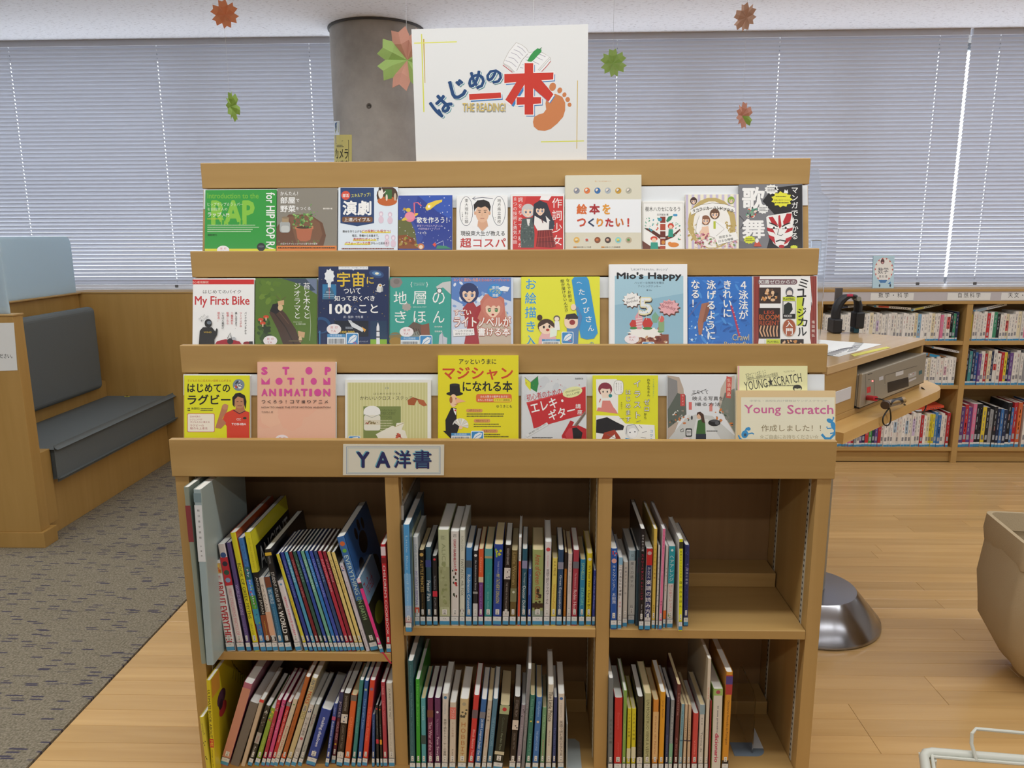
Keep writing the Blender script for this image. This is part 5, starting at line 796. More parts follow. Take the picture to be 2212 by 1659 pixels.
# ================================================================== BOOKS STANDING ON THE SIX SHELVES
ORD = 'first second third fourth fifth sixth seventh eighth ninth tenth eleventh twelfth thirteenth fourteenth fifteenth sixteenth seventeenth eighteenth nineteenth twentieth'.split()
TENS = {20: 'twenty', 30: 'thirty', 40: 'forty', 50: 'fifty', 60: 'sixty'}
def ordw(n):
    if n <= 20: return ORD[n-1]
    t, u = n//10*10, n % 10
    return {30: 'thirtieth', 40: 'fortieth', 50: 'fiftieth', 60: 'sixtieth'}[t] if u == 0 else TENS[t]+'-'+ORD[u-1]
def spine_book(zx, shelf, bx0, bx1, tx0, tx1, ty, by, cols, desc, where, art=(), depth=.15, cream=False, lab=1, zb=None, yf=None, name='book', grp=None, gap=.0006, side=None):
    """positions are measured on the spine: bottom edge bx0..bx1 at by, top edge tx0..tx1 at ty"""
    xb, xt = (bx0+bx1)/2, (tx0+tx1)/2
    if yf is None: yf = float(np.clip(atz(*zx(xb, by), shelf)[1], -.055, .05))
    Pt = aty(*zx(xt, ty), yf); Pb = aty(*zx(xb, by), yf)
    zz = shelf
    dirx = (Pt[0]-Pb[0]); dz = Pt[2]-zz if by else 1
    X0 = Pb[0]-dirx*(Pb[2]-zz)/max(Pt[2]-Pb[2], .01)
    ph = math.atan2(Pt[0]-X0, Pt[2]-zz); h = math.hypot(Pt[0]-X0, Pt[2]-zz)
    wA = aty(*zx(bx1, by), yf)[0]-aty(*zx(bx0, by), yf)[0]; wB = aty(*zx(tx1, ty), yf)[0]-aty(*zx(tx0, ty), yf)[0]
    t = max(.0035, min(wA, wB)*math.cos(ph)-gap)
    if ph > 0: h -= t*.5*math.sin(abs(ph))
    sp = cols[0]; fc = cols[1] if len(cols) > 1 else sp; bk = cols[2] if len(cols) > 2 else fc
    b = MB(); book_shell(b, t, depth, h, bk, sp, fc, False)
    r = b.build(name, PRINT); r.location = (X0, yf, zz+t/2*abs(math.sin(ph))+.0002); r.rotation_euler = (0, ph, 0)
    tag(r, (desc+', '+where), 'book', grp); pages(r, t, depth, h, False, cream)
    def mp(x, y, hh): return np.stack([(x-.5)*t, np.full_like(x, -hh), (1-y)*h], 1)
    a = Art(mp, .00004); hr = t/h
    for q in art:
        k = q[0]
        if k == 'b': a.R(.02, q[1], .98, q[2], q[3])
        elif k == 't':
            wf = q[5] if len(q) > 5 else .62; a.T(q[1], .5-wf/2, q[2], .5+wf/2, q[3], q[4], q[6] if len(q) > 6 else .01, rot=90)
        elif k == 'v':
            wf = q[5] if len(q) > 5 else .8; n = len(q[1]); ch = (q[3]-q[2])/n
            for i, g in enumerate(q[1]):
                v, f = glyph(g, 0)
                if len(v) == 0: continue
                v = v-np.array([.5, .38]); kx = min(wf, ch/hr*1.0)
                p = np.stack([v[:, 0]*kx, -v[:, 1]*kx*hr], 1)
                if g == 'ー': p = np.stack([-p[:, 1]/hr, p[:, 0]*hr], 1)
                a.put(p+np.array([.5, q[2]+ch*(i+.5)]), f, q[4])
        elif k == 'e': a.E(.5, q[1], q[2], q[2]*hr, q[3])
        elif k == 'o':
            rr = random.Random(int(q[1]*100))
            for _ in range(q[4]): a.E(.5+rr.uniform(-.3, .3), rr.uniform(q[1], q[2]), .16*rr.uniform(.5, 1), .16*hr*rr.uniform(.5, 1.4), rr.choice(q[3]), 0, 7); a.h -= a.step*.7
    a.build('spine_lettering', r)
    if side:
        def ms(x, y, hh): return np.stack([np.full_like(x, t/2+hh), x*depth, (1-y)*h], 1)
        a = Art(ms); side(a); a.build('cover_print', r)
    if lab:     # library label: white over blue, and the small number sticker
        L = Art(mp, .00004); L.h = .00045; z1 = 1-.003/h; z0 = 1-.024/h; zm = 1-.0125/h
        L.R(-.0, z0-.0012/h, 1.0, z1+.0005/h, '#4a5058'); L.R(.06, z0, .94, z1, '#dcdedd'); L.R(.06, zm, .94, z1, '#3f93c0'); L.lines(.2, z0+.004/h, .8, 1, .1, .0, '#555') if False else None
        L.T('YA', .34, z0+.0035/h, .66, z0+.007/h, '#85898e', 0)
        if lab > 1 and t > .007: L.R(.3, z0-.020/h, .72, z0-.006/h, '#e6e6e2'); L.T('洋', .38, z0-.018/h, .64, z0-.013/h, '#3a3a3a', 0); L.T('書', .38, z0-.012/h, .64, z0-.007/h, '#3a3a3a', 0)
        L.build('library_label', r)
    return r
def bay(zx, shelf, where, rows, by, grp, start=1, lab=2):
    for i, q in enumerate(rows):
        (bx0, bx1, tx0, tx1, ty, cols, desc, art), kw = q[:8], (q[8] if len(q) > 8 else {})
        b_ = kw.pop('by', by); l_ = kw.pop('lab', lab)
        wh = where % ordw(i+start) if '%s' in where else where
        spine_book(zx, shelf, bx0, bx1, tx0, tx1, ty, b_, cols, desc, wh, art, lab=l_, grp=grp, **kw)
CR = dict(cream=True)
ZUL, ZUM, ZUR = Z(380, 1030, 4.046), Z(850, 1040, 4.609), Z(1290, 1030, 4.096)
ZLL, ZLM, ZLR = Z(400, 1400, 4.608), Z(850, 1360, 4.706), Z(1280, 1360, 4.254)
BIG = dict(depth=.20)
bay(ZUL, SH[0], '%s in the upper left bay', [
 (440, 525, 305, 388, 735, ['#dedcda', '#cfcdd2', '#2a4a4c'], 'white book with big red capitals on its spine', [('t', 'ABOUT EVERYTHING', .22, .93, '#c02a36', .72, .05), ('b', .03, .14, '#d9b26a'), ('o', .04, .13, ['#d8602c', '#7a2c1c', '#eec84a'], 8), ('t', 'ALL', .16, .21, '#c02a36', .5)], dict(depth=.22)),
 (535, 612, 360, 432, 592, ['#dcd2d0', '#3a3048'], 'white and red encyclopedia with round pictures', [('b', .12, .38, '#c9303c'), ('e', .10, .36, '#3c5a92'), ('e', .18, .34, '#3a3040'), ('e', .26, .34, '#3a5a4a'), ('e', .33, .32, '#8aa0c8'), ('t', "FIRST CHILDREN'S ENCYCLOPEDIA", .41, .92, '#d98a96', .4)], dict(depth=.26)),
 (615, 668, 435, 480, 578, ['#5a4a82', '#3a3058'], 'purple world-themed book', [('t', 'WORLD RELIGIONS', .38, .66, '#b8a8d8', .6), ('t', 'stories and festivals', .69, .92, '#8a7ab4', .35)], dict(depth=.20)),
 (680, 738, 468, 526, 492, ['#dcd42c', '#b25022'], 'tall bright yellow and orange book', [('t', "BOOK OF GREEK MYTHS", .25, .72, '#3a4420', .5), ('t', 'the classic', .76, .9, '#8a8a30', .3)], dict(depth=.27)),
 (738, 798, 538, 592, 540, ['#3f78b8', '#3a6a9a'], 'blue and green picture book with a patchwork spine', [('o', .02, .25, ['#4a8ad0', '#3566a4'], 10), ('b', .25, .36, '#2a6a74'), ('b', .36, .50, '#3f8ad8'), ('b', .5, .62, '#4f9a3c'), ('b', .62, .75, '#3a98b8'), ('o', .25, .95, ['#7ab83c', '#2f5a8a', '#c84a6a', '#4ab0c0'], 30), ('t', 'My first atlas', .27, .58, '#d8e8f0', .4)]),
 (795, 850, 592, 660, 488, ['#16171a', '#17181c'], 'black history book with a yellow banded head', [('b', .0, .33, '#dcd42c'), ('t', 'DORLING KINDERSLEY', .05, .30, '#b0a426', .25), ('t', 'ANCIENT JAPAN', .37, .68, '#c9c9c4', .5), ('b', .69, .9, '#8a4a30'), ('t', 'eyewitness', .74, .88, '#c9a03a', .3)], dict(depth=.27, side=lambda a: (a.R(0, 0, 1, .13, '#dcd42c'), a.R(0, .13, .05, .33, '#dcd42c'), a.T('ANCIENT', .10, .17, .93, .34, '#c9c9c6', .0), a.E(.5, .65, .3, .2, '#5a4a30')))),
 (848, 902, 716, 768, 885, ['#dcd2c8', '#d8ceca'], 'cream and pale orange paperback', [('t', 'すべての人に', .08, .45, '#6a5a58', .45), ('b', .46, .78, '#e0b090'), ('b', .8, .86, '#3a3a40')]),
 (904, 960, 768, 822, 878, ['#2f6f96', '#2a5a7c'], 'steel blue book with a brown head band', [('b', .0, .14, '#7a4430'), ('t', 'BIG WORLD', .17, .36, '#cfe0ea', .6), ('t', 'a story of many people and places', .4, .85, '#7ab0d0', .3)]),
 (962, 1022, 765, 832, 638, ['#17181c', '#14151a'], 'black student atlas with white spine lettering', [('b', .03, .06, '#d8b43a'), ('t', 'NATIONAL', .07, .14, '#9a9a9a', .3), ('t', 'STUDENT ATLAS OF THE', .22, .58, '#d8d8d6', .45, .02), ('t', 'WORLD', .60, .82, '#e8e8e6', .7, .04)], dict(depth=.27)),
 (1037, 1118, 880, 940, 915, ['#dfd9dc', '#cfc9cc'], 'white book with thin pink capitals before a coloured series', [('e', .05, .18, '#6a9ac0'), ('t', 'SEEING SCIENCE IN JAPAN', .22, .82, '#d84a72', .4, .02)]),
 (1125, 1165, 870, 905, 680, ['#d8cf3c', '#26306a'], 'slim lemon yellow series volume', [('t', 'MYTHS', .06, .14, '#c2542c', .6), ('t', 'TALES FROM LONG AGO', .35, .65, '#c9862c', .5)]),
 (1166, 1205, 906, 942, 666, ['#2d3f96', '#1f2a5c'], 'slim indigo series volume after the lemon one', [('t', 'GREAT EXPLORERS', .08, .45, '#8a94d0', .4)]),
 (1206, 1244, 943, 978, 662, ['#4fa0c4', '#20304a'], 'slim sky blue series volume', [('t', 'MUMMIES', .08, .3, '#c0e0ee', .45)]),
 (1245, 1281, 979, 1014, 660, ['#7c2430', '#301a20'], 'slim wine red series volume', [('t', 'PIRATES AND SHIPS', .08, .45, '#c88a90', .4)]),
 (1282, 1318, 1015, 1050, 658, ['#2f5a50', '#16261f'], 'slim dark green series volume', [('t', 'CASTLES', .08, .3, '#8ab8a8', .4)]),
 (1319, 1356, 1051, 1084, 656, ['#2c4fa8', '#14204a'], 'slim royal blue series volume between dark green and mint', [('t', 'VIKINGS', .08, .3, '#9ab0e4', .4)]),
 (1357, 1394, 1085, 1120, 655, ['#6fb09a', '#203a30'], 'slim mint green series volume', [('t', 'SEA MONSTERS', .08, .4, '#d0e8e0', .4)]),
 (1395, 1430, 1121, 1156, 654, ['#2f7cc8', '#10244a'], 'slim bright blue series volume beyond mint', [('t', 'DINOSAURS', .08, .35, '#a8d0f0', .4)]),
 (1431, 1467, 1157, 1194, 654, ['#3a4fae', '#141c48'], 'slim violet blue series volume', [('t', 'HAUNTED HOUSES', .08, .45, '#a0acec', .4)]),
 (1468, 1503, 1195, 1232, 654, ['#2c4a7a', '#101a34'], 'slim slate navy series volume', [('t', 'KNIGHTS', .08, .3, '#94b0dc', .4)]),
 (1504, 1541, 1233, 1272, 655, ['#b8304a', '#3a1018'], 'slim crimson series volume', [('t', 'EARTHQUAKES', .08, .4, '#ecb0ba', .4)]),
 (1542, 1578, 1273, 1312, 657, ['#8e2438', '#2c0a14'], 'slim maroon series volume beside the cream pair', [('t', 'POMPEII', .08, .3, '#dc9aa8', .4)]),
 (1579, 1617, 1313, 1350, 660, ['#e2cc84', '#5c4c24'], 'first of two slim cream-yellow volumes', [('t', 'PYRAMIDS', .08, .32, '#a8863a', .4)]),
 (1618, 1655, 1351, 1392, 664, ['#e6cf80', '#2c2a20'], 'second of two slim cream-yellow volumes', [('t', 'TUTANKHAMUN', .08, .4, '#a8863a', .4)]),
 (1658, 1700, 1424, 1462, 765, ['#d5cfd8', '#c9c2cc'], 'slim lilac-white book behind the large blue one', [('o', .0, .1, ['#b83a4a', '#3a5a9a'], 6), ('t', 'Science Quest', .2, .5, '#b88a94', .4), ('t', 'A little manual', .75, .95, '#7a7a84', .3)], dict(lab=0)),
 (1702, 1778, 1398, 1476, 532, ['#3a70b0', '#20242c'], 'big blue encyclopedia with green lettering, leaning', [('b', .55, 1., '#26352c'), ('t', 'EVERYTHING', .16, .50, '#c8e0dc', .5, .02), ('t', 'ON EARTH', .52, .72, '#9ac48a', .5, .02), ('e', .06, .3, '#d06a3a'), ('e', .12, .25, '#6ab04a')], dict(depth=.25, side=lambda a: (a.R(.0, .0, 1, .55, '#2f62a0'), a.E(.5, .22, .16, .09, '#15161a'), a.E(.35, .1, .05, .05, '#15161a'), a.E(.5, .07, .05, .05, '#15161a'), a.E(.65, .1, .05, .05, '#15161a'), a.E(.25, .35, .1, .07, '#15161a'), a.E(.25, .5, .1, .07, '#2c3a2c'), a.E(.6, .5, .25, .1, '#15161a'), a.R(.0, .7, 1, 1, '#22301f')))),
 (1784, 1826, 1574, 1612, 895, ['#e83a8c', '#3c6a94'], 'slim hot pink book with a ribbon hanging below', [('b', .0, .05, '#e8e0e4'), ('b', .06, .13, '#2c3a3a')], dict(by=1545, side=lambda a: (a.R(0, 0, 1, .35, '#8cbcdc'), a.T('The Peach', .05, .1, .6, .28, '#a8303c', .0), a.R(0, .35, 1, 1, '#26301c'), a.E(.4, .6, .3, .12, '#7a8a2c')))),
 (1840, 1884, 1778, 1838, 592, ['#c42434', '#9c1c2a'], 'red cookery book against the divider', [('b', .02, .10, '#e6d2d6'), ('b', .12, .17, '#7c1822'), ('t', "CHILDREN'S COOKBOOK", .19, .83, '#ecdcdc', .5, .02)], dict(by=1540, depth=.22)),
], 1528, 'picture books in the upper bay by the grey files')
bay(ZUM, SH[1], '%s in the upper middle bay', [
 (70, 118, 60, 104, 242, ['#c9c9c8', '#6a6e6c'], 'tall thin white album at the end', [('b', .12, .16, '#4a4a4a')], dict(depth=.27, by=1400, lab=0)),
 (119, 186, 88, 165, 432, ['#4f9cd4', '#2f5a74'], 'large sky blue book sticking out past the shelf', [('b', .45, .75, '#74aedc'), ('b', .75, .86, '#9cb4d0'), ('b', .86, .91, '#c9a8a8'), ('b', .91, .97, '#e2785a'), ('t', 'Little Blue and Friends', .1, .8, '#a4cce8', .3)], dict(depth=.24, by=1500)),
 (190, 212, 163, 186, 492, ['#b4bf9c', '#8a9474'], 'thin sage green book', [], dict(lab=0)),
 (214, 264, 188, 246, 556, ['#d6dde2', '#a8b0b4'], 'pale blue-white paperback with a small red triangle', [('t', 'DAVID ALMOND', .08, .33, '#9ab0bc', .5), ('t', "MY DAD'S A BIRDMAN", .38, .76, '#8a84c0', .6, .02), ('b', .79, .85, '#d8604c')]),
 (266, 320, 248, 308, 684, ['#1c1a12', '#2a2618'], 'black paperback with gold lettering', [('e', .06, .36, '#c9a860'), ('t', 'A LITTLE PRINCESS', .13, .55, '#c9ac64', .55, .02), ('t', 'Frances Hodgson Burnett', .58, .93, '#8a7440', .3)], CR),
 (328, 386, 313, 374, 656, ['#2c5468', '#1c3644'], 'dark slate blue retold classic with a tiny square picture', [('b', .16, .25, '#3a4a8c'), ('t', 'Peter Pan', .42, .68, '#dce6ea', .62, .02)]),
 (394, 444, 382, 432, 742, ['#1c1e24', '#101116'], 'short black book with red dot and red square', [('e', .05, .26, '#d83a48'), ('t', 'The Wizard of Oz', .28, .48, '#9aa0a8', .35), ('b', .5, .58, '#cc2c44'), ('t', 'Puffin', .6, .75, '#8a8a90', .3)]),
 (455, 565, 435, 558, 482, ['#b8bf98', '#a4ab84'], 'thick sage green hardback, largest in the compartment', [('b', .38, .8, '#a2a880'), ('o', .35, .85, ['#96a070', '#aab288', '#8c9468'], 26), ('t', 'Lewis Carroll', .06, .1, '#8a9070', .5), ('t', 'ALICE', .14, .36, '#929a74', .34)], dict(depth=.19)),
 (570, 652, 566, 654, 498, ['#dad6d2', '#c4c0bc'], 'white hardback with red capitals and tiny red birds', [('t', 'ROALD', .03, .06, '#6a6a6a', .4), ('t', 'GREAT GLASS ELEVATOR', .08, .42, '#b03a48', .3, .03), ('o', .4, .72, ['#c02c34', '#5a2a24', '#2c3a2a'], 13), ('t', 'CHARLIE', .13, .3, '#a03440', .2)], dict(depth=.18)),
 (655, 711, 655, 716, 486, ['#d3d5c6', '#b4b6a6'], 'off-white slim hardback with grey serif capitals', [('t', 'ROALD DAHL', .06, .22, '#a8aa98', .4), ('t', 'FANTASTIC MR. FOX', .3, .68, '#6a6c5e', .5), ('e', .84, .34, '#4a3c2c')], dict(depth=.18)),
 (716, 780, 718, 786, 662, ['#3a7cb4', '#2c5c88'], 'mid blue retold classic with a dark square picture', [('b', .16, .25, '#4a5660'), ('t', 'Robinson Crusoe', .34, .78, '#dce8f0', .5, .02)]),
 (788, 838, 790, 846, 692, ['#23262e', '#16181e'], 'black paperback with a white foot', [('e', .06, .3, '#d8d8d8'), ('t', 'An Adventurous Story', .12, .52, '#c9ccd0', .4), ('b', .54, .57, '#9a9a9a'), ('b', .70, .97, '#c9cacc')]),
 (842, 893, 846, 900, 674, ['#6a3a84', '#8a3a28'], 'orange over purple paperback', [('b', .0, .36, '#d85c34'), ('b', .36, .43, '#d4c4a4'), ('t', 'Classics', .1, .3, '#f0a080', .4), ('t', 'Stories of Robots', .46, .85, '#a884bc', .3)], CR),
 (900, 980, 902, 992, 674, ['#2c8e8e', '#206c6c'], 'wide teal green paperback', [('b', .0, .12, '#5aa0a4'), ('b', .09, .12, '#a89c74'), ('t', 'Treasure at', .3, .5, '#4ab0aa', .25), ('t', 'Green Hollow', .55, .8, '#8accc4', .2)], CR),
 (985, 1075, 1000, 1096, 628, ['#24459c', '#1c3474'], 'thick royal blue hardback with a green-yellow dragon', [('o', .05, .14, ['#c9c83a', '#8cb83a'], 9), ('t', 'THREE TALES OF', .2, .4, '#a8b0cc', .2), ('t', "MY FATHER'S DRAGON", .36, .72, '#c9c060', .42, .03)], dict(cream=True)),
 (1082, 1146, 1104, 1182, 634, ['#1e1719', '#161113'], 'black paperback with two white squares', [('t', 'KENNETH GRAHAME', .04, .24, '#b8b0ac', .35), ('b', .28, .42, '#d8d2cc'), ('o', .3, .4, ['#6a5a6a', '#3a3040'], 4), ('t', 'THE WIND IN THE WILLOWS', .46, .8, '#a8a09c', .28), ('b', .82, .96, '#d0ccc8')]),
 (1152, 1218, 1172, 1242, 688, ['#65552e', '#4c4022'], 'olive brown paperback with a small pale figure', [('t', 'Little Women', .03, .45, '#a89464', .5), ('b', .5, .68, '#7a7a5a'), ('e', .55, .2, '#c9ccb8'), ('t', 'CLASSIC', .78, .92, '#b8a468', .35)], CR),
 (1232, 1258, 1248, 1276, 562, ['#d8482c', '#d4d4d2'], 'thin white-topped orange book rising above the rest', [('b', .0, .26, '#d8d8d6'), ('t', 'Stone Soup', .1, .24, '#5a5a60', .5)]),
 (1265, 1320, 1278, 1341, 674, ['#20566c', '#163c4c'], 'petrol blue retold classic with long white title', [('b', .15, .25, '#8a8aac'), ('t', 'The Voyages of', .3, .48, '#c0d0d8', .35), ('t', 'Doctor Dolittle', .48, .84, '#dce6ea', .5, .02)]),
 (1332, 1368, 1340, 1380, 872, ['#2a4a9c', '#1c3270'], 'short thin blue reader', [('t', 'Frankenstein', .1, .45, '#8aa4dc', .5), ('b', .85, .95, '#b83a78')]),
 (1376, 1488, 1380, 1500, 682, ['#98a468', '#828c54'], 'thick leaf green paperback with red script, dark hill', [('t', 'Anne of', .06, .27, '#b0503a', .5, .02), ('t', 'Green Gables', .28, .66, '#b0503a', .45, .02), ('b', .70, .76, '#3c2c20'), ('o', .5, .78, ['#3c2c20', '#4a3626'], 9), ('b', .8, .95, '#8a9a8c')], CR),
 (1492, 1555, 1506, 1580, 602, ['#d8d4d4', '#c4c0c0'], 'tall white paperback, red emblem above black Japanese title', [('e', .09, .34, '#cc4a50'), ('v', '英語で読むクマのプーさん', .32, .74, '#3a3638', .6), ('t', 'first readers', .16, .3, '#d8a0a4', .25)]),
 (1562, 1615, 1582, 1637, 766, ['#ddca62', '#c4b254'], 'butter yellow paperback', [('t', 'A. A. MILNE', .04, .26, '#8a6c2c', .45), ('t', 'Winnie-the-Pooh', .38, .74, '#c88a3a', .45)], CR),
 (1618, 1676, 1640, 1700, 682, ['#28486c', '#1c3450'], 'navy retold classic with pale square picture', [('b', .16, .25, '#8a8a9c'), ('t', 'Great Expectations', .33, .80, '#d4dee8', .5, .02)]),
 (1686, 1714, 1702, 1736, 706, ['#a8641c', '#5c3a14'], 'thin black-topped amber book', [('b', .0, .22, '#241c1c'), ('t', 'Detective stories', .3, .8, '#d09a4c', .4)], CR),
 (1720, 1764, 1738, 1784, 722, ['#d4ccc8', '#beb6b2'], 'off-white paperback with a rose upper title', [('t', 'フランス', .08, .25, '#c06a8a', .55), ('t', 'short stories', .3, .55, '#b0a8a4', .35), ('t', 'Oxford', .75, .88, '#8a8280', .35)], CR),
 (1766, 1828, 1788, 1856, 684, ['#a83a4c', '#842c3a'], 'rose red retold classic with small grey picture', [('b', .15, .24, '#6a6a74'), ('t', 'The Adventures of', .3, .5, '#dca8b0', .32), ('t', 'Robin Hood', .52, .82, '#eccfd2', .5, .02)]),
 (1842, 1899, 1858, 1918, 778, ['#2784ac', '#1e6a8c'], 'cyan blue paperback', [('t', 'SPINELLI', .05, .30, '#9cc49a', .5, .02), ('t', 'STARGIRL', .42, .70, '#7fd0c4', .5, .02), ('e', .86, .12, '#e8e4a0')], CR),
 (1912, 1968, 1926, 1987, 718, ['#dcc72c', '#c4b024'], 'yellow book with black handwritten title near the divider', [('e', .08, .3, '#e6e6de'), ('t', "It's Your Year,", .17, .48, '#3a3820', .5), ('t', 'Charlie Brown', .5, .86, '#3a3820', .5)], CR),
 (1974, 2004, 1989, 2024, 888, ['#2c3c94', '#20296a'], 'short thin indigo reader touching the divider', [('t', 'On the Moon', .1, .7, '#8a94d4', .5)]),
], 1436, 'novels in the upper middle compartment')
bay(ZUR, SH[2], '%s in the upper right bay', [
 (115, 175, 120, 182, 636, ['#2258a8', '#1c4888'], 'blue Japanese paperback with a pink oval', [('o', .03, .09, ['#c04a5a', '#8aa8d8'], 6), ('e', .15, .38, '#e0a8a0'), ('v', 'キャンプいこう！', .2, .52, '#dfe8f4', .75), ('v', '太田潤', .54, .68, '#dfe8f4', .6)], dict(by=1350)),
 (177, 215, 188, 230, 714, ['#d8d4d2', '#c8c4c2'], 'white paperback with a pale blue head', [('b', .0, .1, '#8ab8d4'), ('v', 'これであなたも漫画！', .1, .58, '#3a3638', .75), ('v', '漫画', .6, .7, '#d88a94', .6)], dict(by=1350)),
 (221, 264, 233, 278, 756, ['#cfcac2', '#bcb6ae'], 'small grey-white paperback', [('v', '読書がすすむ 本', .06, .5, '#7a7a84', .5)], dict(by=1332)),
 (270, 330, 280, 345, 656, ['#a4bfca', '#c4ccd0'], 'pale blue paperback set further back', [('b', .13, .88, '#d4d6d2'), ('v', '以', .04, .08, '#4a5a68', .6), ('v', '聞く力話す力', .14, .5, '#5a5a60', .5), ('v', '石原', .72, .86, '#6a6a70', .5)], dict(by=1305)),
 (336, 364, 348, 384, 650, ['#34505e', '#22363f'], 'thin dark teal book', [('t', 'hip hop', .1, .3, '#8a3a5a', .4)], dict(by=1318, lab=0)),
 (366, 410, 380, 434, 462, ['#15141a', '#1c1c22'], 'tall black dance book with pink spine lettering', [('v', 'みるみる上達', .05, .22, '#d8d8dc', .5), ('v', 'ストリートダンス', .24, .50, '#cf2c5c', .62), ('v', 'トレーニング', .51, .7, '#cf2c5c', .62), ('t', 'for beginners', .74, .95, '#b8b8bc', .35)], dict(by=1358, depth=.21)),
 (415, 470, 430, 500, 636, ['#27305e', '#dcd8da'], 'navy music book with red head panel', [('b', .0, .2, '#c02a2e'), ('e', .055, .34, '#c4a4a4'), ('v', 'かんたん', .22, .36, '#e8e4e8', .55), ('v', '楽譜の読み方', .37, .8, '#f0eef0', .9), ('b', .84, .97, '#d0ccd0')], dict(by=1358)),
 (478, 510, 498, 540, 462, ['#dcbc54', '#c0a44a'], 'tall thin straw yellow book', [('v', 'いろどりおうち時間', .14, .5, '#a04a2c', .55), ('v', '和田彩子', .75, .84, '#5a4a20', .5)], dict(by=1350, depth=.2)),
 (513, 540, 541, 560, 612, ['#d4d2cc', '#c0beb8'], 'very thin white book behind a pink one', [('v', 'ゼロから始める編み物', .1, .75, '#5a5a64', .7)], dict(by=1350)),
 (543, 571, 576, 610, 462, ['#e0749c', '#c8c0c8'], 'tall rose pink book', [('v', 'おしゃれの', .05, .2, '#a83a6a', .6), ('t', 'handmade', .25, .45, '#f0a8c4', .4), ('v', '東京', .7, .76, '#8a2c54', .6)], dict(by=1355, depth=.2)),
 (574, 608, 607, 634, 612, ['#dcd6d2', '#c4beba'], 'white paperback with an orange foot', [('v', 'カメラ', .25, .38, '#4a4246', .6), ('v', '写真', .45, .56, '#d8683c', .5), ('b', .78, .95, '#ea7a30')], dict(by=1340)),
 (612, 668, 636, 694, 614, ['#dcd8d4', '#e4e2e0'], 'cyan-topped white hair styling book', [('b', .0, .45, '#27a2b2'), ('e', .05, .2, '#e4f0ee'), ('v', 'ヘアアレンジ', .1, .43, '#e4f0ee', .75), ('v', 'はじめてレッスン', .46, .80, '#dc7a80', .6), ('o', .82, .87, ['#5a9a3c', '#d8a83a'], 4)], dict(by=1340)),
 (716, 756, 724, 762, 553, ['#dfe020', '#dedcd4'], 'white book with a bright lemon spine', [('b', .03, .1, '#3a3a20'), ('v', '家族においしくできる', .12, .42, '#5a5a1c', .5), ('v', '自炊のきほん', .44, .75, '#3a3a1c', .75)], dict(by=1365)),
 (761, 805, 768, 830, 604, ['#28306c', '#1c2450'], 'last navy blue book, alone before the empty space', [('o', .0, .3, ['#4a5494', '#7a6ab0', '#30407c'], 16), ('v', '孤独の教室', .28, .48, '#b8bcd4', .55), ('o', .5, .9, ['#3a4484', '#202a5c'], 12)], dict(by=1325)),
], 1340, 'paperbacks in the half-empty upper compartment')
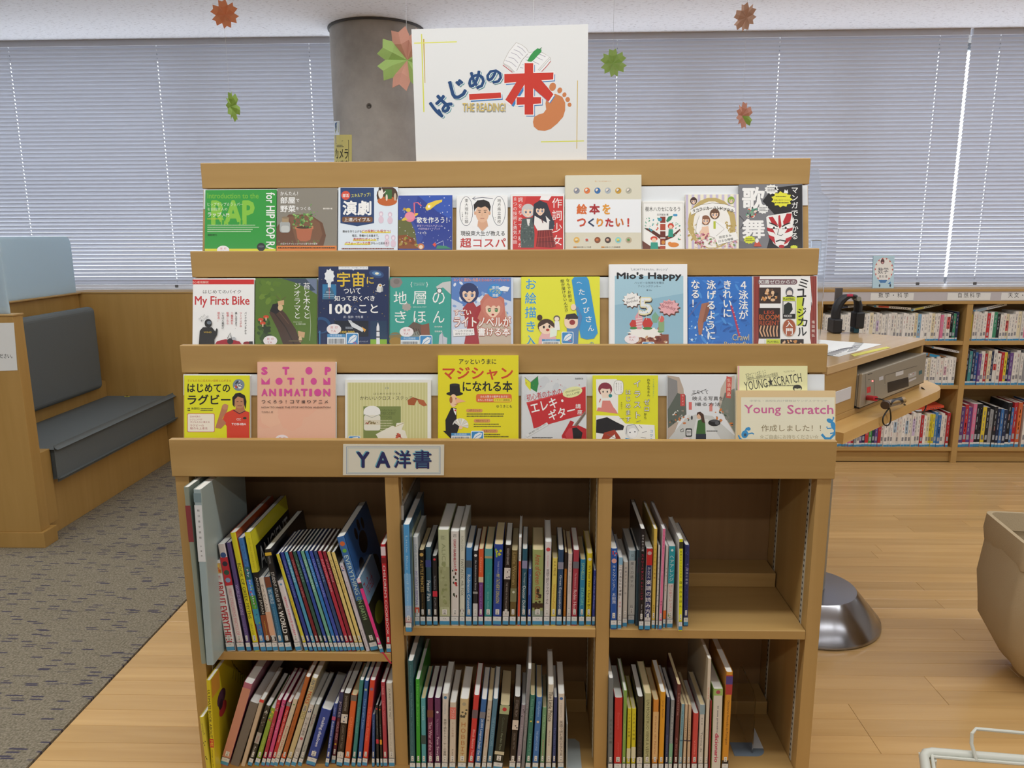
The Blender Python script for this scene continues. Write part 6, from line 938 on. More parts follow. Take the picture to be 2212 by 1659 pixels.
bay(ZLL, SB, '%s in the lower left bay', [
 (256, 305, 205, 250, 322, ['#d6c41e', '#d2c024'], 'yellow activity book with black and red spine lettering', [('t', 'ULTIMATE BOOK ABOUT', .10, .60, '#3a341a', .6, .02), ('b', .61, .70, '#c83428'), ('t', 'ME', .625, .69, '#e8c83a', .6), ('t', 'things to fill in', .72, .95, '#6a5c20', .35)], dict(lab=0, yf=-.045, depth=.27, by=1230, side=lambda a: (a.R(.02, .01, .2, .2, '#d89a3c'), a.E(.22, .32, .1, .08, '#5a3a4c'), a.E(.24, .45, .09, .07, '#c2403c'), a.E(.2, .38, .05, .05, '#3a2a34'), [a.line([(.5+.05*k, .1+.07*k), (.55+.05*k, .2+.05*k), (.5+.06*k, .3+.06*k)], .01, '#5a5420') for k in range(7)]))),
 (340, 432, 572, 690, 352, ['#b4687e', '#8e4a64', '#7a3c54'], 'thick mauve album leaning steeply', [('b', .06, .9, '#c98a74')], dict(depth=.26)),
 (440, 540, 640, 742, 545, ['#6f6862', '#5a544e'], 'thick grey-brown album leaning beside the mauve one', [], dict(depth=.25, lab=0)),
 (548, 598, 742, 792, 515, ['#c9b49a', '#a89478'], 'slim book with an orange edge', [('b', .0, .04, '#d83a3a')], dict(lab=0)),
 (606, 672, 800, 852, 575, ['#33332f', '#4a4a44'], 'black and white photo-spined book', [('o', .0, .35, ['#8a8a86', '#1c1c1a', '#c0c0ba'], 16), ('b', .44, .62, '#a8a49e'), ('t', 'family', .5, .6, '#a04040', .4), ('t', 'Andrea', .66, .85, '#c9c9c4', .4)]),
 (678, 738, 852, 906, 600, ['#8aa83a', '#6c8a2c'], 'green book with a multicoloured head', [('o', .0, .22, ['#3a5aa0', '#c84a3a', '#e0c83a'], 14), ('t', 'garden', .5, .8, '#b4cc6a', .4)]),
 (750, 792, 908, 960, 520, ['#b02c48', '#8a2038'], 'crimson book with busy head panel', [('o', .0, .16, ['#3a3a5c', '#d8a0a8', '#e05a6a'], 10), ('t', 'Princess', .35, .6, '#d87a90', .5)]),
 (795, 838, 962, 1012, 520, ['#d04a84', '#a83a68'], 'hot pink book among reds', [('o', .0, .12, ['#5a4a6c', '#e08ab0'], 8), ('t', 'Fairy', .3, .5, '#ec9abc', .5)]),
 (840, 882, 1014, 1060, 540, ['#c42c34', '#9c2028'], 'bright red book with white small title', [('b', .0, .06, '#8a8084'), ('t', 'The Ugly Duckling tales', .12, .62, '#f0c4c4', .5)]),
 (868, 922, 1076, 1128, 510, ['#d2c6ae', '#beb29a'], 'cream paperback with a green sprig and red title', [('e', .08, .18, '#4a8a4c'), ('t', 'Lovely', .2, .3, '#a8a0b8', .35), ('t', 'Friendly Fables', .4, .75, '#c04a4a', .5)]),
 (926, 980, 1195, 1246, 290, ['#b2602c', '#8a4820'], 'tall copper brown hardback', [('t', 'Grandfather', .4, .7, '#8c4418', .4), ('b', .86, .92, '#d8582c')], dict(depth=.22)),
 (984, 1042, 1258, 1322, 300, ['#c8b88a', '#b0a074'], 'tall sand-coloured craft book with big capitals', [('t', 'FUN TO', .02, .13, '#3a5a74', .6, .03), ('t', 'MAKE', .15, .29, '#c0603c', .7, .03), ('t', 'AND', .31, .37, '#3a5a9a', .5), ('t', 'DO', .38, .46, '#8a8a4c', .7)], dict(depth=.22)),
 (1046, 1102, 1235, 1292, 562, ['#cfccc8', '#bab6b2'], 'white Japanese paperback with small flags', [('o', .03, .12, ['#b83a44', '#3a4a6c', '#e4e4e4'], 8), ('v', 'はじめての英語', .2, .5, '#4a464c', .6), ('e', .55, .3, '#c06a74'), ('b', .7, .82, '#b8b4b0')]),
 (1106, 1166, 1294, 1342, 562, ['#a8ada6', '#949a92'], 'grey-green paperback', [('t', 'Aladdin', .15, .35, '#7a4a5a', .5), ('t', 'Two Tales', .65, .8, '#5a605a', .45)]),
 (1192, 1300, 1354, 1466, 612, ['#20429a', '#1a347a'], 'thick cobalt blue book with white lettering', [('t', 'The art of', .25, .48, '#7a94d0', .3), ('t', 'making shadows', .14, .66, '#dce4f4', .4, .03), ('t', 'Sophie & Hugh', .72, .9, '#b0c0e4', .25)], dict(depth=.17)),
 (1388, 1428, 1480, 1520, 555, ['#2c4a9a', '#20367a'], 'slim blue reader', [('t', 'Oxford', .06, .16, '#a8b8e0', .4), ('b', .2, .26, '#b84a7a'), ('t', 'Robinson stories', .28, .7, '#c4d0ec', .5)]),
 (1450, 1494, 1536, 1580, 442, ['#6a2438', '#4c1a28'], 'maroon and navy joke book', [('b', .0, .35, '#2c3468'), ('t', 'JOKES', .12, .34, '#d8c8d8', .6), ('t', 'WORLD WIDE', .4, .66, '#d8a0b0', .6), ('e', .72, .25, '#e0b83a')], dict(by=1155)),
 (1500, 1566, 1576, 1645, 452, ['#211a18', '#181312'], 'black paperback with a white picture square', [('t', 'SHAKESPEARE', .03, .24, '#a09890', .35), ('b', .28, .4, '#d8d4cc'), ('o', .3, .38, ['#4a5a7a', '#6a6a70'], 3), ('t', 'CLASSIC FAIRY TALES', .43, .75, '#8a8078', .3), ('b', .8, .95, '#cfcac4')]),
 (1572, 1636, 1650, 1714, 468, ['#d8602c', '#b04c20'], 'orange paperback with a grey head band', [('b', .0, .08, '#6a6460'), ('t', 'Oliver', .3, .6, '#e88a5c', .4)], CR),
 (1646, 1700, 1734, 1778, 322, ['#2c8080', '#206464'], 'teal retold classic', [('t', 'Treasure Island', .3, .6, '#5aaaa8', .5)]),
 (1708, 1752, 1780, 1832, 328, ['#20589c', '#184478'], 'blue retold classic next to teal', [('e', .1, .3, '#a8c0a0'), ('t', 'The Jungle Tales', .2, .55, '#7ab0dc', .5)]),
 (1757, 1812, 1834, 1896, 322, ['#d8402c', '#a82c4c'], 'vermilion retold classic with a grey picture', [('e', .1, .32, '#8a6a8a'), ('t', 'The Secret Garden', .3, .7, '#f07a64', .5)]),
 (1856, 1888, 1860, 1890, 662, ['#244a84', '#1a3866'], 'short slim blue reader', [('t', 'Space', .1, .4, '#6a8ac0', .5)]),
 (1900, 1936, 1892, 1920, 568, ['#1c2026', '#15181c'], 'slim black reader with a red dot', [('e', .06, .3, '#d83a48'), ('t', 'the lost diary', .15, .48, '#8a9098', .4), ('b', .55, .62, '#c82c44')]),
 (1944, 1968, 1924, 1948, 578, ['#1c1c1e', '#151517'], 'slim black reader with an orange square', [('e', .06, .3, '#e0883a'), ('t', 'short', .3, .5, '#8a9098', .4), ('b', .55, .63, '#dc9a2c')]),
 (1972, 2016, 1944, 1990, 342, ['#b23a4e', '#8c2c3c'], 'rosy red retold classic', [('t', 'Heidi', .05, .14, '#e0a8b0', .4), ('t', 'Little Women', .22, .5, '#d87a88', .4)]),
 (2024, 2090, 1996, 2060, 352, ['#cfc9bc', '#bab4a8'], 'off-white tall paperback against the divider', [('t', 'JOURNEY TO THE WEST', .06, .42, '#6a6458', .4), ('t', 'stories from the old land', .46, .9, '#a49c90', .3)], dict(depth=.19)),
], 1182, 'books in the lower bay by the floor', lab=2)
bay(ZLM, SB, '%s in the lower middle bay', [
 (166, 225, 132, 212, 320, ['#1f5c64', '#184850'], 'tall dark teal hardback against the divider', [('t', 'Elementary', .04, .22, '#5a8a90', .3), ('t', 'The Purple Prince', .28, .5, '#6a9aa0', .35), ('t', 'Tales of three brothers and their horses', .54, .92, '#5a8a90', .3)], dict(depth=.21)),
 (231, 276, 215, 274, 508, ['#2c9c2c', '#1e7a20'], 'vivid green book', [('t', 'Hansel & Gretel', .05, .5, '#6ac85c', .4)], dict(depth=.2)),
 (284, 334, 274, 328, 702, ['#4ea0aa', '#3c828a'], 'slim turquoise retold classic', [('t', 'Sherlock', .1, .3, '#a4d0d4', .5), ('b', .5, .62, '#2c4a4c')], CR),
 (344, 406, 340, 406, 698, ['#6e2450', '#561c3e'], 'plum retold classic with brown picture square', [('b', .16, .26, '#7a4438'), ('t', 'The War of the Worlds', .32, .92, '#d4b0c4', .5, .02)]),
 (417, 480, 412, 480, 698, ['#5f2a5c', '#4a2048'], 'purple retold classic with a white star', [('e', .19, .2, '#d8d0e0'), ('t', 'The Adventures of', .28, .5, '#a884a8', .3), ('t', 'Tom Sawyer', .52, .84, '#dcc4d8', .5, .02)]),
 (488, 552, 495, 560, 652, ['#d4cec6', '#beb8b0'], 'white paperback with blue emblem and black Japanese title', [('e', .05, .26, '#3a7aa8'), ('v', '英語で読むトムソーヤーの冒険', .32, .8, '#3c3838', .62), ('t', 'readers', .12, .26, '#9aaab4', .25)]),
 (564, 630, 570, 641, 742, ['#d0c4b4', '#bcb0a0'], 'off-white paperback with a salmon title panel', [('b', .07, .24, '#dc7a70'), ('t', 'フランス', .09, .22, '#f0d0cc', .5), ('v', 'セーヌの物語', .28, .5, '#a88a78', .35), ('t', 'Lessing', .68, .9, '#6a6058', .3)]),
 (648, 738, 662, 780, 706, ['#cbb88c', '#b4a278'], 'thick parchment-coloured paperback with wide orange serif capitals', [('e', .07, .22, '#a8a088'), ('o', .15, .25, ['#3a3a34', '#4c4a40'], 9)]+[('v', c_, .31+i*.085, .31+i*.085+.08, '#b06a34', .85) for i, c_ in enumerate('ＨＯＢＢＩＴ')]),
 (750, 810, 808, 882, 668, ['#cc3438', '#a8282c'], 'bright red retold classic', [('b', .19, .30, '#6a5a64'), ('t', 'Black Beauty Tale', .45, .8, '#f0b8b8', .5)]),
 (820, 880, 890, 952, 712, ['#2866a8', '#1e4e84'], 'strong blue retold classic', [('b', .17, .26, '#7a7a84'), ('t', '20,000 Leagues', .27, .56, '#dce8f4', .5, .02), ('t', 'Under the Sea', .57, .85, '#dce8f4', .5, .02)]),
 (890, 938, 958, 1006, 722, ['#cabeae', '#b4a89a'], 'beige paperback', [('v', '村上短編', .1, .3, '#5a5048', .5), ('t', 'Strange Birds', .4, .66, '#c0705a', .4)], CR),
 (942, 995, 1010, 1066, 706, ['#4a7c98', '#3a647c'], 'dusty blue book', [('t', 'THE GREAT ESCAPE', .25, .65, '#7aa4bc', .5)]),
 (1004, 1106, 1076, 1194, 772, ['#17231c', '#121b16'], 'thick dark green-black paperback with a red flower', [('b', .0, .13, '#a8b48a'), ('e', .06, .22, '#c02c38'), ('t', 'Collected', .18, .4, '#4a5a4c', .2), ('t', 'Garden Days', .42, .68, '#8a9a84', .25), ('b', .70, .75, '#cfc9ac')], dict(cream=True, depth=.16)),
 (1170, 1234, 1226, 1296, 684, ['#231a1a', '#1a1414'], 'black paperback with a cream picture square and foot', [('t', 'STORIES FROM', .04, .26, '#8a8280', .4), ('b', .31, .44, '#d8cec2'), ('o', .33, .42, ['#3a3a4c'], 2), ('t', 'GREEK MYTH', .48, .7, '#7a7270', .3), ('b', .86, .97, '#c9c2ba')]),
 (1240, 1290, 1300, 1346, 768, ['#8c8490', '#767080'], 'mauve grey small paperback', [('o', .0, .2, ['#4a4a54', '#a8a0ac'], 8), ('t', 'Monster', .3, .6, '#b4acb8', .3)]),
 (1294, 1330, 1366, 1406, 402, ['#7c7c82', '#a4a49f'], 'tall thin grey-spined white book', [('t', 'first steps in colour', .3, .7, '#b4b4b8', .4)], dict(depth=.2, lab=0)),
 (1336, 1390, 1388, 1444, 668, ['#2c7464', '#205a4c'], 'sea green paperback with a yellow feather', [('t', 'Rose Blanche', .05, .3, '#6aa898', .5), ('e', .34, .18, '#d8d060'), ('t', 'JULIE & WOLVES', .5, .8, '#7ab4a4', .45)], CR),
 (1406, 1470, 1450, 1516, 688, ['#3a74b8', '#2c5c94'], 'cornflower blue paperback with a small flame', [('t', 'Dolphins', .06, .26, '#9cc0e4', .4), ('e', .33, .22, '#e8c8a0'), ('t', 'THE GREAT VOYAGE', .45, .72, '#a8c8e8', .3)], CR),
 (1480, 1536, 1514, 1560, 795, ['#6d9c74', '#58845e'], 'soft green small paperback', [('t', 'Tiny Tales', .1, .4, '#a8c8a8', .4), ('t', 'seasons', .5, .75, '#c08a7a', .3)], CR),
 (1544, 1602, 1570, 1634, 560, ['#d2cbbb', '#bcb5a6'], 'tall off-white paperback with black italic title', [('t', 'The Little Prince', .08, .42, '#3a3834', .7, .02), ('t', 'Antoine', .52, .7, '#8a8478', .3)], dict(depth=.17)),
 (1608, 1650, 1630, 1668, 692, ['#22346a', '#1a2852'], 'slim navy paperback', [('t', 'The White House', .4, .8, '#5a70a8', .45)]),
 (1662, 1738, 1674, 1740, 654, ['#d8cec2', '#c4baae'], 'last white paperback beside the grey bookend', [('e', .06, .26, '#3c6aa8'), ('v', '英語で読む星の王子さま', .34, .8, '#403838', .62), ('t', 'readers', .12, .3, '#a8a49c', .25)]),
], 1440, 'books in the lower middle compartment')
bay(ZLR, SB, '%s in the lower right bay', [
 (140, 186, 148, 196, 448, ['#6c7478', '#565e62'], 'grey book touching the divider', [('v', 'ポルトガル語', .42, .7, '#3a4044', .6)], dict(depth=.18)),
 (192, 268, 198, 286, 628, ['#c4262a', '#9c1c20'], 'thick scarlet book', [('t', 'Diccionario', .2, .42, '#d85a58', .25), ('t', 'pequeno', .6, .8, '#d85a58', .2)]),
 (270, 302, 284, 322, 562, ['#7fa84c', '#9ab47c'], 'slim grass green book', [('t', 'gramatica', .4, .6, '#a8c87c', .35)]),
 (308, 346, 322, 360, 728, ['#cfc42a', '#b4aa24'], 'first of two mustard yellow readers', [('v', 'リスボンの物語', .06, .45, '#5a5420', .6), ('b', .62, .78, '#d8d4b4')], CR),
 (350, 396, 360, 403, 728, ['#d2c628', '#b8ac22'], 'second of two mustard yellow readers', [('v', 'リスボンの物語', .06, .5, '#5a5420', .6), ('b', .6, .78, '#d8d4b4')], CR),
 (402, 456, 410, 474, 618, ['#25211f', '#1a1716'], 'black paperback with a white number tag', [('t', 'romance', .5, .75, '#4a4440', .4), ('b', .8, .92, '#d8d4cc')]),
 (466, 530, 476, 546, 588, ['#b3b384', '#9c9c70'], 'khaki green paperback with dark capitals', [('t', 'UN MONSTRUO VIENE A VERME', .08, .82, '#5c5c3c', .45), ('e', .9, .14, '#3a3a2c')], CR),
 (542, 596, 556, 616, 648, ['#d08634', '#b07028'], 'orange paperback with a cream title strip', [('b', .16, .82, '#d8b27c'), ('t', 'Crianca do Norte', .22, .75, '#a8683c', .3)], CR),
 (602, 652, 620, 680, 576, ['#dc9c28', '#bc8420'], 'golden yellow paperback', [('t', 'Jorge Amado', .1, .32, '#8c5a18', .45)]),
 (660, 692, 682, 716, 624, ['#27365c', '#1c2848'], 'slim navy book between gold and grey', [('t', 'Contos', .5, .75, '#5a6c98', .4)]),
 (693, 728, 720, 759, 648, ['#858b90', '#9aa09c'], 'grey and green slim paperback', [('t', 'meu pe de laranja', .1, .6, '#c4c8c8', .45), ('b', .6, .88, '#7ab090')]),
 (740, 778, 778, 818, 506, ['#5c2026', '#44181c'], 'slim oxblood hardback', [('t', 'Historia', .1, .35, '#a87a78', .4), ('t', 'do Brasil', .6, .8, '#a87a78', .4)], CR),
 (782, 820, 816, 850, 688, ['#72a2b4', '#c8b898'], 'light blue thin paperback', [('t', 'o menino', .1, .45, '#4a7488', .4), ('b', .52, .54, '#3a6a84')], CR),
 (823, 858, 851, 880, 688, ['#cbb294', '#b49c80'], 'first of two thin tan paperbacks', [('t', 'contos', .2, .5, '#8a7458', .4), ('b', .52, .54, '#4a3a4c')], CR),
 (861, 898, 882, 912, 692, ['#c8ae90', '#b0987c'], 'second of two thin tan paperbacks', [('t', 'cronicas', .2, .5, '#8a7458', .4), ('b', .52, .54, '#4a3a4c')], CR),
 (904, 958, 926, 980, 772, ['#c94444', '#a83838'], 'coral red paperback', [('t', 'vidas', .45, .7, '#e48a80', .3)]),
 (966, 1014, 986, 1036, 692, ['#cfcac0', '#b8b4aa'], 'white paperback with a pale blue head', [('b', .0, .14, '#8aa4b0'), ('v', 'はじめ', .18, .3, '#4a4a50', .4), ('t', 'Turma da', .4, .7, '#6a6668', .35)], CR),
 (1022, 1058, 1060, 1094, 268, ['#d3c9b8', '#c8bca6', '#b8a88c'], 'very tall cream picture book leaning', [('t', 'bola', .25, .35, '#d88a80', .4), ('v', 'ボール', .6, .72, '#d88a80', .5)], dict(depth=.24)),
 (1062, 1080, 1080, 1100, 655, ['#8e2228', '#701a20'], 'thin brick red booklet', [], dict(lab=0)),
 (1088, 1178, 1098, 1214, 545, ['#d6d2c8', '#8cb05a', '#7ea04c'], 'thick white and green dictionary with magenta lettering', [('b', .0, .08, '#9aba6c'), ('e', .04, .22, '#a84a5c'), ('t', 'O meu primeiro', .2, .52, '#3a3a5c', .2, .03), ('t', 'dicionario', .53, .88, '#c0305c', .4, .05)], dict(lab=0)),
 (1182, 1246, 1228, 1294, 392, ['#d2912c', '#b07420'], 'tall amber dictionary at the end of the row', [('b', .03, .22, '#b03038'), ('b', .04, .12, '#4a3a84'), ('t', 'Dicionario Ilustrado de Portugues', .28, .72, '#5c3c24', .4), ('b', .88, .92, '#2a2420')], dict(depth=.19)),
], 1310, 'books in the lower compartment with the empty end')
# ------------------------------------------------------------------ grey magazine files, pink ribbon, bookends
def file_box(n, bx0, bx1, tx0, tx1, ty, by, col, sd, desc, art=(), depth=.26, yf=-.055, z0=SH[0]):
    return spine_book(ZUL, z0, bx0, bx1, tx0, tx1, ty, by, [col, sd], desc, n, art, depth=depth, yf=yf, lab=0, name='magazine_file', grp='grey magazine files')
file_box('in the upper bay', 214, 262, 62, 112, 92, 1600, '#8f988a', '#7c867c', 'outer grey-green card magazine file with a red edge mark', [('b', .1, .3, '#8a3a40')], depth=.24)
file_box('in the upper bay', 263, 330, 130, 235, 112, 1640, '#9fb2b6', '#a6b4b0', 'pale blue-grey card magazine file with a white Japanese spine label', [('b', .085, .40, '#dfe2e4'), ('v', '朝日進学情報', .10, .28, '#3a3c44', .32), ('v', '多摩版', .30, .38, '#3a3c44', .22), ('b', .02, .07, '#7c9298')], depth=.27, yf=-.060)
rb = MB().k('#c42c44'); P = [aty(*ZUL(x, y), -.03) for x, y in ((1806, 1536), (1828, 1562), (1850, 1596), (1880, 1632))]
vs = []
for p in P: vs += [tuple(p+np.array([-.0022, 0, 0])), tuple(p+np.array([.0022, 0, 0])), tuple(p+np.array([-.0022, .0006, 0])), tuple(p+np.array([.0022, .0006, 0]))]
rb.add(vs, sum([[(4*i, 4*i+1, 4*i+5, 4*i+4), (4*i+2, 4*i+6, 4*i+7, 4*i+3), (4*i, 4*i+4, 4*i+6, 4*i+2), (4*i+1, 4*i+3, 4*i+7, 4*i+5)] for i in range(3)], []))
tag(rb.build('ribbon_marker', MATTE), 'red ribbon marker hanging from the slim pink book over the shelf edge', 'ribbon')
# yellow booklet leaning out at the lower bay's outer side
spine_book(ZLL, SB, 208, 250, 118, 200, 690, 1215, ['#cdbf3c', '#c8ba3a'], 'pale yellow booklet with small dark doodles', 'outermost in the lower bay', [('o', .2, .3, ['#8a8230'], 3), ('o', .40, .48, ['#2a2620'], 4), ('o', .64, .72, ['#2a2620'], 4), ('t', 'you', .1, .25, '#8a8230', .3)], depth=.24, lab=0, yf=-.05)
GM = plain('bookend_grey', '#7b8a98', .5, .1); CLR, nt, bb = nodemat('clear_acrylic'); bb.inputs['Transmission Weight'].default_value = 1; bb.inputs['Roughness'].default_value = .08; bb.inputs['IOR'].default_value = 1.2; bb.inputs['Base Color'].default_value = (.9, .93, .95, 1)
def bookend(label, x0, x1, y0, y1, hgt, tongue, wall, mt):
    r = empty('bookend', ((x0+x1)/2, (y0+y1)/2, SB)); tag(r, label, 'bookend'); cx, cy = (x0+x1)/2, (y0+y1)/2
    n = 10; rr = (y1-y0)/2; pts = [(x0-cx, y0-cy)]+[(x1-cx-rr+rr*math.sin(math.pi*k/n), -rr*math.cos(math.pi*k/n)) for k in range(n+1)]+[(x0-cx, y1-cy)]
    MB().prism(pts, 2, .0001, .0012).build('base_plate', mt[0], r)
    if wall:
        wx, wy0, wy1, wh = wall; MB().prism([(wy0-cy, .0012), (wy1-cy, .0012), (wy1-cy, wh-.02), (wy1-cy-.02, wh), (wy0-cy+.02, wh), (wy0-cy, wh-.02)], 0, wx-cx, wx-cx+.0022).build('upright_plate', mt[1], r)
    return r
p = [atz(*ZLR(x, y), SB) for x, y in ((1240, 1100), (1570, 1100), (1400, 1165), (1400, 1040))]
bookend('blue-grey oval-tongued metal bookend lying on the empty lower shelf end', p[0][0]+.012, p[1][0], p[2][1], p[3][1], 0, 0, (p[0][0]+.031, p[2][1]-.0, p[3][1], .12) if False else None, (GM, GM))
p = [atz(*ZLR(x, y), SB) for x, y in ((1630, 1045), (1715, 1040), (1650, 1010))]
r = empty('wire_bookend', (.66, .15, SB)); tag(r, 'clear tall bookend with rounded corner standing near the side panel', 'bookend')
MB().prism([(-.08, .0), (.08, .0), (.08, .15), (.06, .17), (-.06, .17), (-.08, .15)], 0, -.0012, .0012).build('upright_plate', CLR, r); MB().box(-.0, .035, -.06, .06, .0001, .0015).build('base_plate', WHITE, r)
p = [atz(*ZLM(x, y), SB) for x, y in ((1750, 1380), (1895, 1380), (1800, 1100))]
r = empty('bookend', (p[0][0]+.004, p[0][1], SB)); tag(r, 'light grey plastic bookend after the last book in the lower middle compartment', 'bookend')
wd = p[1][0]-p[0][0]
MB().prism([(-.0, -.04), (wd-.01, -.04), (wd, -.03), (wd, .09), (wd-.012, .105), (0, .105)], 2, .0001, .0016).build('base_plate', plain('grey_plastic', '#a9b0ae', .5), r)
MB().box(-.0035, -.0015, -.03, .09, .0016, .14).build('upright_plate', MATS['grey_plastic'], r)
# ================================================================== FAR BOOKCASE UNDER THE WINDOW
fb = empty('low_bookcase', (2.4, 3.0, 0)); tag(fb, 'long low beech bookcase under the window behind the listening desk', 'bookcase')
def fbx(n, m, x0, x1, y0, y1, z0, z1, bev=.001): o = MB().box(-(x1-x0)/2, (x1-x0)/2, y0-3.0, y1-3.0, z0, z1).build(n, m, fb, bevel=bev); o.location.x = (x0+x1)/2-2.4; return o
FX0, FX1 = .62, 4.62; SZ = (.751, .482, .095)
fbx('top_board', WOODX, FX0, FX1, 2.845, 3.0, 1.045, 1.0605)
fbx('sign_rail', plain('rail_grey', '#c3bfc4', .4), FX0, FX1, 2.848, 2.862, .990, 1.045)
fbx('front_strip', WOODX, FX0, FX1, 2.846, 2.864, .972, .990)
fbx('back_panel', WOODX, FX0, FX1, 3.12, 3.135, .0, 1.045)
DV = [FX0, 1.76, 2.632, 3.62, FX1-.034]
for x in DV: fbx('divider', WOODZ, x, x+.034, 2.85, 3.12, 0, .972)
for i in range(4):
    for z in SZ: fbx('shelf', WOODX, DV[i]+.034, DV[i+1], 2.852, 3.12, z-.022, z)
    fbx('kick_board', WOODX, DV[i]+.034, DV[i+1], 2.875, 2.888, 0, .073)
def card(x0, x1, txt, px):
    q0, q1 = aty(x0, 638, 2.846), aty(x1, 638, 2.846); o = empty('sign_card', ((q0[0]+q1[0])/2, 2.8468, 1.016)); h = .021; wd = (q1[0]-q0[0])/2
    MB().box(-wd, wd, -.0007, .0007, -h, h).build('card', WPAPER, o); 
    def mp(x, y, hh): q = aty(x, y, 2.846); return np.stack([q[:, 0]-(q0[0]+q1[0])/2, np.full_like(x, -.0008-hh), q[:, 2]-1.016], 1)
    a = Art(mp); a.T(' '.join(txt), px[0], 632, px[1], 643, '#3a3638', .012)
    a.build('lettering', o, MATTE); return o
tag(card(1881, 1974, '数学・科学', (1898, 1962)), 'white shelf sign for mathematics on the low bookcase rail', 'sign', 'subject signs')
tag(card(2047, 2140, '自然科学', (2070, 2118)), 'white shelf sign for natural science, above the bookcase divider', 'sign', 'subject signs')
tag(card(2163, 2260, '天文・地学', (2178, 2240)), 'white shelf sign for astronomy, cut by the picture edge', 'sign', 'subject signs')
# books in the far bookcase
CN = {'w': ('white', ['#e6e3dc', '#dedad4', '#ebe8e4', '#d8d6d2', '#e2dcd4']), 'c': ('cream', ['#e0d6b8', '#ddd0ae', '#d8d2ac']), 'b': ('blue', ['#3a6fb0', '#2c5a9c', '#4a84bc']), 'n': ('navy', ['#27304e', '#1f2a4a']),
      'k': ('black', ['#1c1c22', '#26262c']), 'r': ('red', ['#c4343a', '#b42c34']), 'p': ('pink', ['#d8789c', '#c86a8c']), 'g': ('green', ['#4a9a4c', '#3f8a6a']), 'y': ('yellow', ['#d8c83a', '#ddc440']),
      'v': ('violet', ['#6a4a8c', '#5c3f7c']), 'o': ('orange', ['#d8723a', '#c9653a']), 't': ('teal', ['#3f8a90', '#34787e']), 'l': ('light blue', ['#8ab4d4', '#9cc0d8']), 'G': ('grey', ['#8c8f94', '#9a9ca0'])}
rf = random.Random(11); FBK = []
def far_row(x, xe, z, seq, h0, h1, where, grp, th=(.013, .020), lean=0, depth=.14, yfr=2.872, stuff=False):
    i = 0; n = 0; cnt = {}; ALLB = MB()
    while x < xe-.006:
        k = seq[i % len(seq)]; i += 1
        t = rf.uniform(*th)*(1.5 if k == 'V' else 1); kk = 'v' if k == 'V' else k; h = rf.uniform(h0, h1)*(1.02 if kk in 'nkb' else 1)
        if x+t > xe: break
        nm, cl = CN[kk]; c = rf.choice(cl); b = MB(); b.k(c); b.box(-t/2+.0003, t/2-.0003, 0, depth, 0, h); dk = rf.choice(('#8c8c94', '#77777f', '#a0a0a6')) if kk in 'wclyG' else '#a4aab4'
        def s(u0, u1, z0, z1, col): b.k(col); b.add([(u0*t, -.0004, z0*h), (u1*t, -.0004, z0*h), (u1*t, -.0004, z1*h), (u0*t, -.0004, z1*h)], [(0, 1, 2, 3)])
        z_ = .9; 
        while z_ > .42: l_ = rf.uniform(.05, .14); s(-.09, .09, z_-l_, z_, dk if rf.random() < .85 else '#b88484'); z_ -= l_+rf.uniform(.02, .08)
        if rf.random() < .16: s(-.45, .45, rf.uniform(.3, .5), rf.uniform(.52, .9), rf.choice(['#c9a0b0', '#a8bcd0', '#c9b8d8', '#cc5a5a', '#d8c890']) if kk in 'wc' else rf.choice(cl))
        if rf.random() < .7: s(-.3, .3, .18, .3, '#8a8a90' if kk in 'wc' else dk)
        s(-.46, .46, .005, .065, '#3f8fc0'); s(-.46, .46, .065, .11, '#d8dcdc')
        b.k('#e2dfd8'); b.add([(-t/2+.001, .002, h+.0002), (t/2-.001, .002, h+.0002), (t/2-.001, depth-.002, h+.0002), (-t/2+.001, depth-.002, h+.0002)], [(0, 1, 2, 3)])
        n += 1
        if stuff:
            yo = yfr+rf.uniform(-.006, .006); m_ = len(ALLB.v); ALLB.v += [(p[0]+x+t/2, p[1]+yo, p[2]+z) for p in b.v]; ALLB.f += [tuple(i_+m_ for i_ in f_) for f_ in b.f]; ALLB.c += b.c; x += t; continue
        o = b.build('book', MATTE, None, loc=(x+t/2, yfr+rf.uniform(-.006, .006), z)); tag(o, '%s-spined book, %s from the left %s' % (nm, ordw(n), where), 'book', grp); x += t
    if stuff and ALLB.v: q_ = ALLB.build('book_row', MATTE); tag(q_, where, 'books', None, 'stuff')
xa = lambda px, py: float(aty(px, py, 2.87)[0])
XV = xa(2212, 700)+.05; XL = DV[1]+.037
ROWS = ((SZ[0], 'wwwwcwwwwwwwwwwcwwwwwwwwwwwwwwclwwwcwwpwwkgnwwbwwvwgwwlw', .155, .170, XL, 'top'), (SZ[1], 'wpwwbwwcwwwwwwwwwwpcbwwww', .155, .172, xa(1955, 800), 'middle'), (SZ[2], 'wcbwlgVVwnpprGwvnrgnvrwwwwwwwwwwwwwrwcyybbwwrwwwcbw', .195, .215, XL, 'bottom'))
for z_r, sq, ha, hb, xs_, nm_ in ROWS:
    if xs_ > XL: far_row(XL, xs_, z_r, 'wwcwbwwpwwr', ha, hb, 'packed paperbacks of the middle row mostly hidden behind the desk', None, (.014, .021), stuff=True)
    far_row(xs_+.0005, DV[2]-.016, z_r, sq, ha, hb, 'in the %s row before the far divider' % nm_, 'books in the far %s row before the divider' % nm_, (.0145, .0215))
